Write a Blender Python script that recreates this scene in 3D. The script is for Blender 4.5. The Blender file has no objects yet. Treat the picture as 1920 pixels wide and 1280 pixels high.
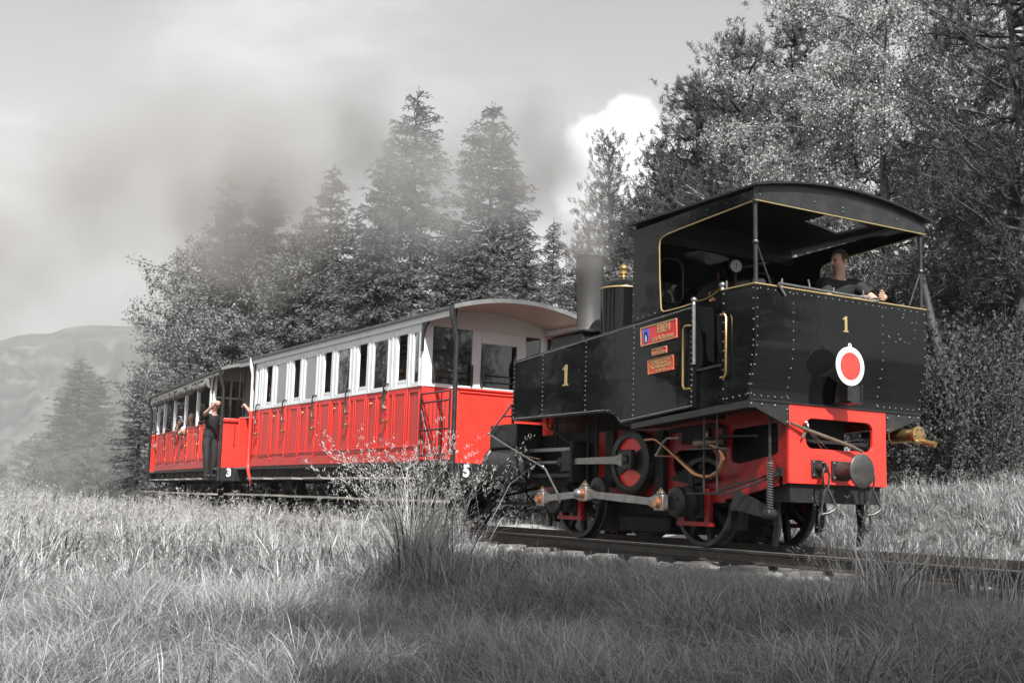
import bpy, bmesh, math, random
import numpy as np
from mathutils import Vector, Matrix, Euler
random.seed(7)
RNG = np.random.default_rng(11)
S = bpy.context.scene
COL = S.collection
PI = math.pi

# ------------------------------------------------------------------ camera
CAM_P = Vector((9.3375, -8.2990, 0.4044))
CR = Vector((0.50254088, 0.86406207, 0.02914442))
CU = Vector((0.10562373, -0.09481909, 0.98987523))
CF = Vector((-0.85807709, 0.49437443, 0.13891593))
cam_d = bpy.data.cameras.new('camera')
cam = bpy.data.objects.new('camera', cam_d)
COL.objects.link(cam)
cam.matrix_world = Matrix(((CR.x, CU.x, -CF.x, CAM_P.x), (CR.y, CU.y, -CF.y, CAM_P.y), (CR.z, CU.z, -CF.z, CAM_P.z), (0, 0, 0, 1)))
cam_d.sensor_width = 36.0
cam_d.lens = 36.0 * 2141.6 / 1920.0
cam_d.clip_start = 0.05
cam_d.clip_end = 6000
cam_d.dof.use_dof = True
cam_d.dof.focus_distance = 12.0
cam_d.dof.aperture_fstop = 9
S.camera = cam

# ------------------------------------------------------------------ sun and sky
SUN = Vector((1.0, -0.30, 1.0)).normalized()
SUN_EL = math.asin(SUN.z)
SUN_ROT = math.atan2(SUN.x, SUN.y)
sd = bpy.data.lights.new('sun', 'SUN')
sd.energy = 5.0
sd.angle = math.radians(0.5)
sd.color = (1.0, 0.992, 0.982)
so = bpy.data.objects.new('sun', sd)
COL.objects.link(so)
so.rotation_euler = SUN.to_track_quat('Z', 'Y').to_euler()

W = bpy.data.worlds.new('World')
S.world = W
W.use_nodes = True


def build_world():
    nt = W.node_tree
    nt.nodes.clear()
    N, L = nt.nodes.new, nt.links.new
    out = N('ShaderNodeOutputWorld')
    sky = N('ShaderNodeTexSky')
    sky.sky_type = 'NISHITA'
    sky.sun_disc = False
    sky.sun_elevation = SUN_EL
    sky.sun_rotation = SUN_ROT
    sky.air_density = 1.0
    sky.dust_density = 2.0
    hs = N('ShaderNodeHueSaturation')
    hs.inputs['Saturation'].default_value = 0.0
    L(sky.outputs[0], hs.inputs['Color'])
    bg = N('ShaderNodeBackground')
    bg.inputs[1].default_value = 0.084
    L(hs.outputs[0], bg.inputs[0])
    # clouds: layered noise over the direction of view, flattened towards the horizon
    tc = N('ShaderNodeTexCoord')
    sep = N('ShaderNodeSeparateXYZ')
    L(tc.outputs['Generated'], sep.inputs[0])

    def m(op, a, b=None, c=None, clamp=False):
        n = N('ShaderNodeMath')
        n.operation = op
        n.use_clamp = clamp
        for i, v in enumerate((a, b, c)):
            if v is None:
                continue
            if isinstance(v, (int, float)):
                n.inputs[i].default_value = v
            else:
                L(v, n.inputs[i])
        return n.outputs[0]
    zz = m('ADD', m('MAXIMUM', sep.outputs[2], 0.0), 0.22)
    comb = N('ShaderNodeCombineXYZ')
    L(m('DIVIDE', sep.outputs[0], zz), comb.inputs[0])
    L(m('DIVIDE', sep.outputs[1], zz), comb.inputs[1])
    L(m('MULTIPLY', sep.outputs[2], 3.2), comb.inputs[2])
    n1 = N('ShaderNodeTexNoise')
    n1.inputs['Scale'].default_value = 1.5
    n1.inputs['Detail'].default_value = 9
    n1.inputs['Roughness'].default_value = 0.56
    n1.inputs['Distortion'].default_value = 0.35
    L(comb.outputs[0], n1.inputs['Vector'])
    mr = N('ShaderNodeMapRange')
    mr.interpolation_type = 'SMOOTHSTEP'
    mr.inputs['From Min'].default_value = 0.42
    mr.inputs['From Max'].default_value = 0.70
    L(n1.outputs[0], mr.inputs['Value'])
    # a bank of cumulus low behind the pines
    cdir = (CF + CR * ((1165 - 960) / 2141.6) - CU * ((325 - 640) / 2141.6)).normalized()
    dt = N('ShaderNodeVectorMath')
    dt.operation = 'DISTANCE'
    nrm = N('ShaderNodeVectorMath')
    nrm.operation = 'NORMALIZE'
    L(tc.outputs['Generated'], nrm.inputs[0])
    n2 = N('ShaderNodeTexNoise')
    n2.inputs['Scale'].default_value = 20.0
    n2.inputs['Detail'].default_value = 6
    n2.inputs['Roughness'].default_value = 0.5
    L(nrm.outputs[0], n2.inputs['Vector'])
    n2m = N('ShaderNodeVectorMath')
    n2m.operation = 'MULTIPLY_ADD'
    n2m.inputs[1].default_value = (0.075, 0.075, 0.075)
    L(n2.outputs['Color'], n2m.inputs[0])
    L(nrm.outputs[0], n2m.inputs[2])
    L(n2m.outputs[0], dt.inputs[0])
    dt.inputs[1].default_value = cdir + Vector((0.0375, 0.0375, 0.0375))
    mr2 = N('ShaderNodeMapRange')
    mr2.interpolation_type = 'SMOOTHSTEP'
    mr2.inputs['From Min'].default_value = 0.070
    mr2.inputs['From Max'].default_value = 0.050
    L(dt.outputs['Value'], mr2.inputs['Value'])
    cov = m('MULTIPLY', mr.outputs[0], 0.7)
    bgc = N('ShaderNodeBackground')
    bgc.inputs[0].default_value = (1.0, 1.0, 1.0, 1)
    bgc.inputs[1].default_value = 0.56
    mix = N('ShaderNodeMixShader')
    L(cov, mix.inputs[0])
    L(bg.outputs[0], mix.inputs[1])
    L(bgc.outputs[0], mix.inputs[2])
    bgw = N('ShaderNodeBackground')
    bgw.inputs[0].default_value = (1.0, 1.0, 1.0, 1)
    bgw.inputs[1].default_value = 0.85
    mix2 = N('ShaderNodeMixShader')
    L(mr2.outputs[0], mix2.inputs[0])
    L(mix.outputs[0], mix2.inputs[1])
    L(bgw.outputs[0], mix2.inputs[2])
    L(mix2.outputs[0], out.inputs[0])


build_world()
S.view_settings.view_transform = 'Standard'
S.view_settings.look = 'None'
S.view_settings.exposure = 0.8
S.view_settings.gamma = 1.0
S.view_settings.use_curve_mapping = False
cy = S.cycles
cy.max_bounces = 6
cy.diffuse_bounces = 2
cy.glossy_bounces = 3
cy.transmission_bounces = 4
cy.transparent_max_bounces = 16
cy.volume_bounces = 2
cy.volume_max_steps = 256
cy.use_denoising = True
cy.sample_clamp_indirect = 4.0
cy.sample_clamp_direct = 6.0


# ------------------------------------------------------------------ materials
MATS = {}


def mat(name, col, rough=0.5, metal=0.0, var=0.0, vscale=6.0, bump=0.0, bscale=40.0, coat=0.0, spec=0.5, stretch=None, emit=0, dirt=None, dscale=2.0):
    """Principled material with noise-driven tone variation and relief."""
    if name in MATS:
        return MATS[name]
    M = bpy.data.materials.new(name)
    M.use_nodes = True
    nt = M.node_tree
    P = nt.nodes['Principled BSDF']
    N, L = nt.nodes.new, nt.links.new
    P.inputs['Base Color'].default_value = (*col, 1)
    P.inputs['Roughness'].default_value = rough
    P.inputs['Metallic'].default_value = metal
    P.inputs['Specular IOR Level'].default_value = spec
    if coat:
        P.inputs['Coat Weight'].default_value = coat
        P.inputs['Coat Roughness'].default_value = 0.06
    tc = N('ShaderNodeTexCoord')
    src = tc.outputs['Object']
    if stretch:
        mp = N('ShaderNodeMapping')
        mp.inputs['Scale'].default_value = stretch
        L(src, mp.inputs[0])
        src = mp.outputs[0]
    if var:
        n = N('ShaderNodeTexNoise')
        n.inputs['Scale'].default_value = vscale
        n.inputs['Detail'].default_value = 6
        n.inputs['Roughness'].default_value = 0.6
        L(src, n.inputs['Vector'])
        r = N('ShaderNodeMapRange')
        r.inputs['From Min'].default_value = 0.3
        r.inputs['From Max'].default_value = 0.7
        r.inputs['To Min'].default_value = 1 - var
        r.inputs['To Max'].default_value = 1 + var
        L(n.outputs[0], r.inputs['Value'])
        mx = N('ShaderNodeMix')
        mx.data_type = 'RGBA'
        mx.blend_type = 'MULTIPLY'
        mx.inputs[0].default_value = 1.0
        mx.inputs[6].default_value = (*col, 1)
        L(r.outputs[0], mx.inputs[7])
        last = mx.outputs[2]
        if dirt:
            n3 = N('ShaderNodeTexNoise')
            n3.inputs['Scale'].default_value = dscale
            n3.inputs['Detail'].default_value = 8
            n3.inputs['Roughness'].default_value = 0.7
            L(src, n3.inputs['Vector'])
            r3 = N('ShaderNodeMapRange')
            r3.inputs['From Min'].default_value = 0.48
            r3.inputs['From Max'].default_value = 0.72
            r3.inputs['To Max'].default_value = 0.75
            L(n3.outputs[0], r3.inputs['Value'])
            mx2 = N('ShaderNodeMix')
            mx2.data_type = 'RGBA'
            L(r3.outputs[0], mx2.inputs[0])
            L(last, mx2.inputs[6])
            mx2.inputs[7].default_value = (*dirt, 1)
            last = mx2.outputs[2]
        L(last, P.inputs['Base Color'])
        rr = N('ShaderNodeMapRange')
        rr.inputs['To Min'].default_value = max(0.02, rough * (1 - var))
        rr.inputs['To Max'].default_value = min(1, rough * (1 + var))
        L(n.outputs[0], rr.inputs['Value'])
        L(rr.outputs[0], P.inputs['Roughness'])
    if bump:
        n2 = N('ShaderNodeTexNoise')
        n2.inputs['Scale'].default_value = bscale
        n2.inputs['Detail'].default_value = 4
        L(src, n2.inputs['Vector'])
        b = N('ShaderNodeBump')
        b.inputs['Strength'].default_value = bump
        b.inputs['Distance'].default_value = 0.02
        L(n2.outputs[0], b.inputs['Height'])
        L(b.outputs[0], P.inputs['Normal'])
        if coat:
            L(b.outputs[0], P.inputs['Coat Normal'])
    MATS[name] = M
    return M


def leaf_mat(name, col, trans=0.35, rough=0.45, var=0.5, spec=0.5):
    if name in MATS:
        return MATS[name]
    M = bpy.data.materials.new(name)
    M.use_nodes = True
    nt = M.node_tree
    nt.nodes.clear()
    N, L = nt.nodes.new, nt.links.new
    out = N('ShaderNodeOutputMaterial')
    g = N('ShaderNodeNewGeometry')
    r = N('ShaderNodeMapRange')
    r.inputs['To Min'].default_value = 1 - var
    r.inputs['To Max'].default_value = 1 + var
    L(g.outputs['Random Per Island'], r.inputs['Value'])
    mx = N('ShaderNodeMix')
    mx.data_type = 'RGBA'
    mx.blend_type = 'MULTIPLY'
    mx.inputs[0].default_value = 1.0
    mx.inputs[6].default_value = (*col, 1)
    L(r.outputs[0], mx.inputs[7])
    P = N('ShaderNodeBsdfPrincipled')
    P.inputs['Roughness'].default_value = rough
    P.inputs['Specular IOR Level'].default_value = spec
    L(mx.outputs[2], P.inputs['Base Color'])
    T = N('ShaderNodeBsdfTranslucent')
    L(mx.outputs[2], T.inputs[0])
    ms = N('ShaderNodeMixShader')
    ms.inputs[0].default_value = trans
    L(P.outputs[0], ms.inputs[1])
    L(T.outputs[0], ms.inputs[2])
    L(ms.outputs[0], out.inputs[0])
    MATS[name] = M
    return M


def glass_mat(name, tint=0.8, least=0.5):
    if name in MATS:
        return MATS[name]
    M = bpy.data.materials.new(name)
    M.use_nodes = True
    nt = M.node_tree
    nt.nodes.clear()
    N, L = nt.nodes.new, nt.links.new
    out = N('ShaderNodeOutputMaterial')
    t = N('ShaderNodeBsdfTransparent')
    t.inputs[0].default_value = (tint, tint, tint, 1)
    gl = N('ShaderNodeBsdfGlossy')
    gl.inputs['Roughness'].default_value = 0.03
    fr = N('ShaderNodeFresnel')
    fr.inputs[0].default_value = 2.0
    tc = N('ShaderNodeTexCoord')
    nz = N('ShaderNodeTexNoise')
    nz.inputs['Scale'].default_value = 2.5
    L(tc.outputs['Object'], nz.inputs['Vector'])
    bp = N('ShaderNodeBump')
    bp.inputs['Strength'].default_value = 0.08
    bp.inputs['Distance'].default_value = 0.05
    L(nz.outputs[0], bp.inputs['Height'])
    L(bp.outputs[0], gl.inputs['Normal'])
    ms = N('ShaderNodeMixShader')
    mxf = N('ShaderNodeMath')
    mxf.operation = 'MAXIMUM'
    mxf.inputs[1].default_value = least
    L(fr.outputs[0], mxf.inputs[0])
    L(mxf.outputs[0], ms.inputs[0])
    L(t.outputs[0], ms.inputs[1])
    L(gl.outputs[0], ms.inputs[2])
    L(ms.outputs[0], out.inputs[0])
    MATS[name] = M
    return M


BLACK = mat('black_gloss_paint', (0.006, 0.007, 0.0067), rough=0.045, var=0.25, vscale=3, bump=0.22, bscale=1.3, spec=0.28)
SATIN = mat('black_satin_paint', (0.016, 0.017, 0.017), rough=0.38, var=0.35, vscale=9, bump=0.06, bscale=30, dirt=(0.04, 0.038, 0.034), dscale=5)
SOOT = mat('sooty_iron', (0.006, 0.006, 0.006), rough=0.7, var=0.4, vscale=9)
RED = mat('red_paint', (0.78, 0.038, 0.025), rough=0.33, var=0.10, vscale=2.5, bump=0.06, bscale=6, coat=0.15, dirt=(0.62, 0.055, 0.04), dscale=3)
RED_SHADE = mat('red_paint_shaded', (0.30, 0.009, 0.009), rough=0.35, var=0.22, vscale=5, bump=0.04, bscale=25, dirt=(0.07, 0.01, 0.009), dscale=3)  # the same red darkened: shade on the frames is put into the colour
REDC = mat('red_coach_paint', (0.56, 0.034, 0.026), rough=0.42, var=0.08, vscale=2.5, bump=0.03, bscale=14, dirt=(0.30, 0.055, 0.046), dscale=1.6, stretch=(2.5, 2.5, 0.7))
WHITE = mat('white_paint', (0.68, 0.69, 0.70), rough=0.4, var=0.07, vscale=3, bump=0.03, bscale=12)
CREAM = mat('cream_paint', (0.60, 0.58, 0.54), rough=0.5, var=0.06, vscale=3)
GREYROOF = mat('roof_felt', (0.10, 0.10, 0.10), rough=0.75, var=0.25, vscale=5, bump=0.1, bscale=30)
IRON = mat('dark_iron', (0.045, 0.045, 0.043), rough=0.42, metal=0.6, var=0.35, vscale=12, bump=0.05, bscale=50)
STEEL = mat('worn_steel', (0.30, 0.295, 0.285), rough=0.36, metal=0.85, var=0.25, vscale=14, bump=0.04, bscale=40)
STACK = mat('stack_iron', (0.075, 0.072, 0.069), rough=0.55, metal=0.25, var=0.25, vscale=4, bump=0.04, bscale=20, stretch=(1, 1, 0.3))
BRASS = mat('brass', (0.44, 0.30, 0.13), rough=0.36, metal=0.9, var=0.2, vscale=10)
GOLD = mat('gilt_paint', (0.48, 0.36, 0.17), rough=0.35, metal=0.4, var=0.12, vscale=10)
COPPER = mat('copper', (0.62, 0.32, 0.18), rough=0.3, metal=0.85, var=0.25, vscale=9)
WOOD = mat('grey_timber', (0.26, 0.24, 0.22), rough=0.7, var=0.3, vscale=4, stretch=(1, 9, 9), bump=0.15, bscale=30)
DARKWOOD = mat('dark_timber', (0.13, 0.125, 0.12), rough=0.65, var=0.3, vscale=5, stretch=(1, 8, 8))
YELLOW = mat('yellow_paint', (0.75, 0.55, 0.08), rough=0.4, var=0.05)
GLASS = glass_mat('window_glass', 0.75)
CLEAR = glass_mat('clear_glass', 0.8, 0.08)
ROOFBLK = mat('black_roof', (0.007, 0.007, 0.007), rough=0.55, var=0.3, vscale=6)
RUST = mat('rail_rust', (0.075, 0.068, 0.062), rough=0.6, metal=0.4, var=0.35, vscale=12, bump=0.08, bscale=40)
RAILTOP = mat('rail_polish', (0.42, 0.41, 0.40), rough=0.3, metal=0.9, var=0.2, vscale=10)
GRIME = None
SKIN = mat('skin', (0.52, 0.30, 0.22), rough=0.5, var=0.08, vscale=12)
CANVAS = mat('grey_canvas', (0.16, 0.155, 0.15), rough=0.85, var=0.3, vscale=6, bump=0.3, bscale=12)
BLUE = mat('blue_enamel', (0.06, 0.13, 0.62), rough=0.35)
DIAL = mat('dial_white', (0.55, 0.62, 0.52), rough=0.4)


# ------------------------------------------------------------------ helpers
class MB:
    """Collects shapes and links them as ONE mesh object."""

    def __init__(self):
        self.v = []
        self.f = []

    def add(self, vs, fs):
        o = len(self.v)
        self.v.extend([tuple(p) for p in vs])
        self.f.extend([tuple(i + o for i in f) for f in fs])
        return self

    def box(self, x0, x1, y0, y1, z0, z1):
        vs = [(x, y, z) for x in (x0, x1) for y in (y0, y1) for z in (z0, z1)]
        return self.add(vs, [(0, 1, 3, 2), (4, 6, 7, 5), (0, 4, 5, 1), (2, 3, 7, 6), (0, 2, 6, 4), (1, 5, 7, 3)])

    def prism(self, poly, ax, a, b):
        """Extrude a 2D polygon along ax: 'y' polygon is (x,z), 'x' polygon is (y,z), 'z' polygon is (x,y)."""
        def P(u, w, t):
            return (t, u, w) if ax == 'x' else (u, t, w) if ax == 'y' else (u, w, t)
        n = len(poly)
        vs = [P(u, w, a) for u, w in poly] + [P(u, w, b) for u, w in poly]
        fs = [tuple(range(n - 1, -1, -1)), tuple(range(n, 2 * n))]
        fs += [(i, (i + 1) % n, n + (i + 1) % n, n + i) for i in range(n)]
        return self.add(vs, fs)

    def holed(self, outer, inner, ax, a, b):
        """Plate with a hole; outer and inner are 2D loops with the same count."""
        def P(u, w, t):
            return (t, u, w) if ax == 'x' else (u, t, w) if ax == 'y' else (u, w, t)
        n = len(outer)
        vs = [P(u, w, a) for u, w in outer] + [P(u, w, a) for u, w in inner] + [P(u, w, b) for u, w in outer] + [P(u, w, b) for u, w in inner]
        fs = []
        for i in range(n):
            j = (i + 1) % n
            fs += [(i, j, n + j, n + i), (2 * n + i, 3 * n + i, 3 * n + j, 2 * n + j), (i, 2 * n + i, 2 * n + j, j), (n + i, n + j, 3 * n + j, 3 * n + i)]
        return self.add(vs, fs)

    def tube(self, pts, r, n=8, cap=True):
        pts = [Vector(p) for p in pts]
        rs = r if isinstance(r, (list, tuple)) else [r] * len(pts)
        up = Vector((0.123, 0.3, 0.95))
        vs = []
        prev = None
        for i, p in enumerate(pts):
            d = (pts[min(i + 1, len(pts) - 1)] - pts[max(i - 1, 0)])
            d = d.normalized() if d.length > 1e-9 else Vector((0, 0, 1))
            if prev is None:
                a = d.cross(up)
                if a.length < 1e-3:
                    a = d.cross(Vector((1, 0, 0)))
            else:
                a = prev - d * prev.dot(d)
            a.normalize()
            prev = a
            b = d.cross(a)
            for k in range(n):
                t = 2 * PI * k / n
                vs.append(p + (a * math.cos(t) + b * math.sin(t)) * rs[i])
        fs = []
        for i in range(len(pts) - 1):
            for k in range(n):
                k2 = (k + 1) % n
                fs.append((i * n + k, i * n + k2, (i + 1) * n + k2, (i + 1) * n + k))
        if cap:
            fs.append(tuple(range(n - 1, -1, -1)))
            fs.append(tuple((len(pts) - 1) * n + k for k in range(n)))
        return self.add(vs, fs)

    def cyl(self, p0, p1, r, n=16):
        return self.tube([p0, p1], r, n)

    def lathe(self, prof, org, axis=(0, 0, 1), n=24):
        """prof: list of (radius, height) along axis from org."""
        org = Vector(org)
        ax = Vector(axis).normalized()
        a = ax.cross(Vector((0.2, 0.97, 0.1))).normalized()
        b = ax.cross(a)
        vs, fs = [], []
        for r, h in prof:
            for k in range(n):
                t = 2 * PI * k / n
                vs.append(org + ax * h + (a * math.cos(t) + b * math.sin(t)) * max(r, 1e-4))
        m = len(prof)
        for i in range(m - 1):
            for k in range(n):
                k2 = (k + 1) % n
                fs.append((i * n + k, i * n + k2, (i + 1) * n + k2, (i + 1) * n + k))
        if prof[0] != prof[-1]:
            fs.append(tuple(range(n - 1, -1, -1)))
            fs.append(tuple((m - 1) * n + k for k in range(n)))
        return self.add(vs, fs)

    def ball(self, c, r, n=10):
        prof = [(r * math.sin(PI * i / n), -r * math.cos(PI * i / n)) for i in range(n + 1)]
        return self.lathe(prof, c, n=max(6, n))

    def ring(self, c, axis, R, r, n=24, m=8, arc=1.0, start=0.0):
        c = Vector(c)
        ax = Vector(axis).normalized()
        a = ax.cross(Vector((0.2, 0.3, 0.93)))
        a.normalize()
        b = ax.cross(a)
        k = n if arc >= 1 else n + 1
        pts = [c + (a * math.cos(start + 2 * PI * arc * i / n) + b * math.sin(start + 2 * PI * arc * i / n)) * R for i in range(k)]
        if arc >= 1:
            vs, fs = [], []
            for i in range(n):
                d = (pts[i] - c).normalized()
                for j in range(m):
                    t = 2 * PI * j / m
                    vs.append(pts[i] + d * r * math.cos(t) + ax * r * math.sin(t))
            for i in range(n):
                for j in range(m):
                    i2, j2 = (i + 1) % n, (j + 1) % m
                    fs.append((i * m + j, i2 * m + j, i2 * m + j2, i * m + j2))
            return self.add(vs, fs)
        return self.tube(pts, r, m)

    def build(self, name, m, parent=None, smooth=True, bevel=0.0, xf=None, fix=True):
        me = bpy.data.meshes.new(name)
        me.from_pydata(self.v, [], self.f)
        if fix:
            bm = bmesh.new()
            bm.from_mesh(me)
            bmesh.ops.recalc_face_normals(bm, faces=bm.faces)
            bm.to_mesh(me)
            bm.free()
        me.materials.append(m)
        o = bpy.data.objects.new(name, me)
        COL.objects.link(o)
        if smooth:
            me.polygons.foreach_set('use_smooth', [True] * len(me.polygons))
            me.set_sharp_from_angle(angle=math.radians(38))
        if bevel:
            bv = o.modifiers.new('edge', 'BEVEL')
            bv.width = bevel
            bv.segments = 2
            bv.limit_method = 'ANGLE'
            bv.angle_limit = math.radians(40)
            bv.harden_normals = False
        if parent:
            o.parent = parent
        return o


def tag(o, label=None, cat=None, group=None, kind=None):
    if label:
        o['label'] = label
    if cat:
        o['category'] = cat
    if group:
        o['group'] = group
    if kind:
        o['kind'] = kind
    return o


def empty(name, loc=(0, 0, 0), rz=0.0, **kw):
    o = bpy.data.objects.new(name, None)
    o.empty_display_size = 0.2
    COL.objects.link(o)
    o.location = loc
    o.rotation_euler = (0, 0, rz)
    tag(o, **kw)
    return o


def copy_tree(o, parent=None):
    c = o.copy()
    COL.objects.link(c)
    c.parent = parent
    for ch in list(o.children):
        copy_tree(ch, c)
    return c


def share(o, parent=None, loc=None, scale=None, rot=None):
    c = o.copy()
    COL.objects.link(c)
    c.parent = parent if parent else o.parent
    if loc is not None:
        c.location = loc
    if scale is not None:
        c.scale = scale
    if rot is not None:
        c.rotation_euler = rot
    return c


def np_mesh(name, verts, quads, m, parent=None, tris=None, smooth=False):
    """Fast mesh from numpy arrays."""
    me = bpy.data.meshes.new(name)
    nv = len(verts)
    nq = 0 if quads is None else len(quads)
    ntr = 0 if tris is None else len(tris)
    me.vertices.add(nv)
    me.vertices.foreach_set('co', np.asarray(verts, dtype=np.float32).ravel())
    me.loops.add(nq * 4 + ntr * 3)
    li = []
    if nq:
        li.append(np.asarray(quads, dtype=np.int32).ravel())
    if ntr:
        li.append(np.asarray(tris, dtype=np.int32).ravel())
    me.loops.foreach_set('vertex_index', np.concatenate(li))
    me.polygons.add(nq + ntr)
    st = np.concatenate([np.arange(nq) * 4, nq * 4 + np.arange(ntr) * 3]).astype(np.int32)
    me.polygons.foreach_set('loop_start', st)
    if smooth:
        me.polygons.foreach_set('use_smooth', np.ones(nq + ntr, dtype=bool))
    me.update(calc_edges=True)
    me.materials.append(m)
    if name.startswith('_'):
        return me
    o = bpy.data.objects.new(name, me)
    COL.objects.link(o)
    if parent:
        o.parent = parent
    return o


def text_obj(body, name, m, parent, loc, rot, size, sx=1.0, extrude=0.003, offset=0.0, align='CENTER'):
    cu = bpy.data.curves.new(name, 'FONT')
    cu.body = body
    cu.size = size
    cu.align_x = align
    cu.align_y = 'CENTER'
    cu.extrude = extrude
    cu.offset = offset
    cu.materials.append(m)
    o = bpy.data.objects.new(name, cu)
    COL.objects.link(o)
    me = bpy.data.meshes.new_from_object(o.evaluated_get(bpy.context.evaluated_depsgraph_get()))
    bpy.data.objects.remove(o)
    o = bpy.data.objects.new(name, me)
    COL.objects.link(o)
    o.location = loc
    o.rotation_euler = rot
    o.scale = (sx, 1, 1)
    if parent:
        o.parent = parent
    return o


def loop_rect(x0, x1, z0, z1, n, cx=None, cz=None):
    """n points round a rectangle, by angle about its centre (includes the corners)."""
    cx = (x0 + x1) / 2 if cx is None else cx
    cz = (z0 + z1) / 2 if cz is None else cz
    out = []
    per = n // 4
    cs = [(x1, z0), (x1, z1), (x0, z1), (x0, z0)]
    for k in range(4):
        a, b = cs[k], cs[(k + 1) % 4]
        for i in range(per):
            t = i / per
            out.append((a[0] + (b[0] - a[0]) * t, a[1] + (b[1] - a[1]) * t))
    return out


def loop_round(x0, x1, z0, z1, r, n):
    """n points round a rounded rectangle, starting at its lower right corner, matched to loop_rect."""
    per = n // 4
    out = []
    cs = [((x1 - r, z0 + r), -PI / 2), ((x1 - r, z1 - r), 0), ((x0 + r, z1 - r), PI / 2), ((x0 + r, z0 + r), PI)]
    h = per // 2
    for k in range(4):
        (cx, cz), a0 = cs[k]
        # second half of this corner's arc, then the first half of the next
        for i in range(h):
            t = a0 + PI / 4 + (PI / 4) * i / max(1, h - 1)
            out.append((cx + r * math.cos(t), cz + r * math.sin(t)))
        (cx, cz), a1 = cs[(k + 1) % 4]
        for i in range(per - h):
            t = a1 + (PI / 4) * i / max(1, per - h)
            out.append((cx + r * math.cos(t), cz + r * math.sin(t)))
    return out
# ------------------------------------------------------------------ setting: ground
_tx = np.array([-90, -60, -32, -23.4, -19, -14.15, -9.5, -4.8, 0, 20, 60], float)
_ty = np.array([5.0, 2.6, 0.75, 0.12, -0.17, -0.40, -0.18, 0.0, 0, 0, 0], float)


def track_y(x):
    x = np.asarray(x, float)
    acc = 0
    for k in (-2.0, -1.0, 0.0, 1.0, 2.0):
        acc = acc + np.interp(x + k, _tx, _ty)
    return acc / 5


def sstep(a, b, x):
    t = np.clip((x - a) / (b - a), 0, 1)
    return t * t * (3 - 2 * t)


def H(x, y):
    """Ground height."""
    x = np.asarray(x, float)
    y = np.asarray(y, float)
    d = y - track_y(x)
    m = np.interp(x, [-300, -60, -40, -25, -14, -6, 0, 6, 14, 60], [0.45, 0.12, -0.02, -0.16, -0.34, -0.58, -0.86, -1.05, -1.15, -1.3])
    shoulder = -0.20
    near = shoulder + (m - shoulder) * sstep(1.2, 6.0, -d)
    fr = shoulder + 0.72 * sstep(1.3, 3.4, d) + 0.35 * sstep(3.4, 6.5, d) + 0.5 * sstep(8, 30, d)
    fl = shoulder + 0.06 * sstep(1.5, 3.0, d) + 0.5 * sstep(5.0, 12, d)
    w = sstep(-5.5, -2.6, x)
    far = fl + (fr - fl) * w
    z = np.where(d < 0, near, far)
    amp = np.clip((np.abs(d) - 1.2) / 2.0, 0, 1)
    z = z + amp * (0.05 * np.sin(x * 1.3 + 0.7 * y) + 0.04 * np.sin(y * 2.1 - 0.6 * x + 1) + 0.03 * np.sin(3.1 * x + 2.2 * y))
    return z


def axis_pts(lo, hi, step, far_lo, far_hi, g=1.25):
    a = list(np.arange(lo, hi + 1e-6, step))
    s, p = step, lo
    left = []
    while p > far_lo:
        s *= g
        p -= s
        left.append(p)
    s, p = step, hi
    right = []
    while p < far_hi:
        s *= g
        p += s
        right.append(p)
    return np.array(left[::-1] + a + right)


GX = axis_pts(-50, 16, 0.4, -3000, 2500)
GY = axis_pts(-16, 16, 0.32, -2500, 2500)
XX, YY = np.meshgrid(GX, GY, indexing='ij')
ZZ = H(XX, YY)
nx, ny = len(GX), len(GY)
idx = np.arange(nx * ny).reshape(nx, ny)
quads = np.stack([idx[:-1, :-1], idx[1:, :-1], idx[1:, 1:], idx[:-1, 1:]], -1).reshape(-1, 4)
SOIL = mat('meadow_soil', (0.10, 0.10, 0.095), rough=0.9, var=0.4, vscale=3, bump=0.5, bscale=20)
g = np_mesh('ground', np.stack([XX, YY, ZZ], -1).reshape(-1, 3), quads, SOIL, smooth=True)
tag(g, kind='structure')

# pale gravel path beside the track
px_ = np.linspace(-45, -1.5, 110)
pv, pq = [], []
for i, x in enumerate(px_):
    for j, d in enumerate(np.linspace(1.45, 4.6, 10)):
        dd = d + 0.15 * math.sin(x * 1.7 + j) * (j in (0, 9))
        y = float(track_y(x)) + dd
        pv.append((x, y, float(H(x, y)) + 0.012))
for i in range(len(px_) - 1):
    for j in range(9):
        a = i * 10 + j
        pq.append((a, a + 1, a + 11, a + 10))
GRAVEL = mat('pale_gravel', (0.34, 0.335, 0.325), rough=0.9, var=0.35, vscale=9, bump=0.6, bscale=60)
tag(np_mesh('path', np.array(pv), np.array(pq), GRAVEL, smooth=True), kind='structure')

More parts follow.
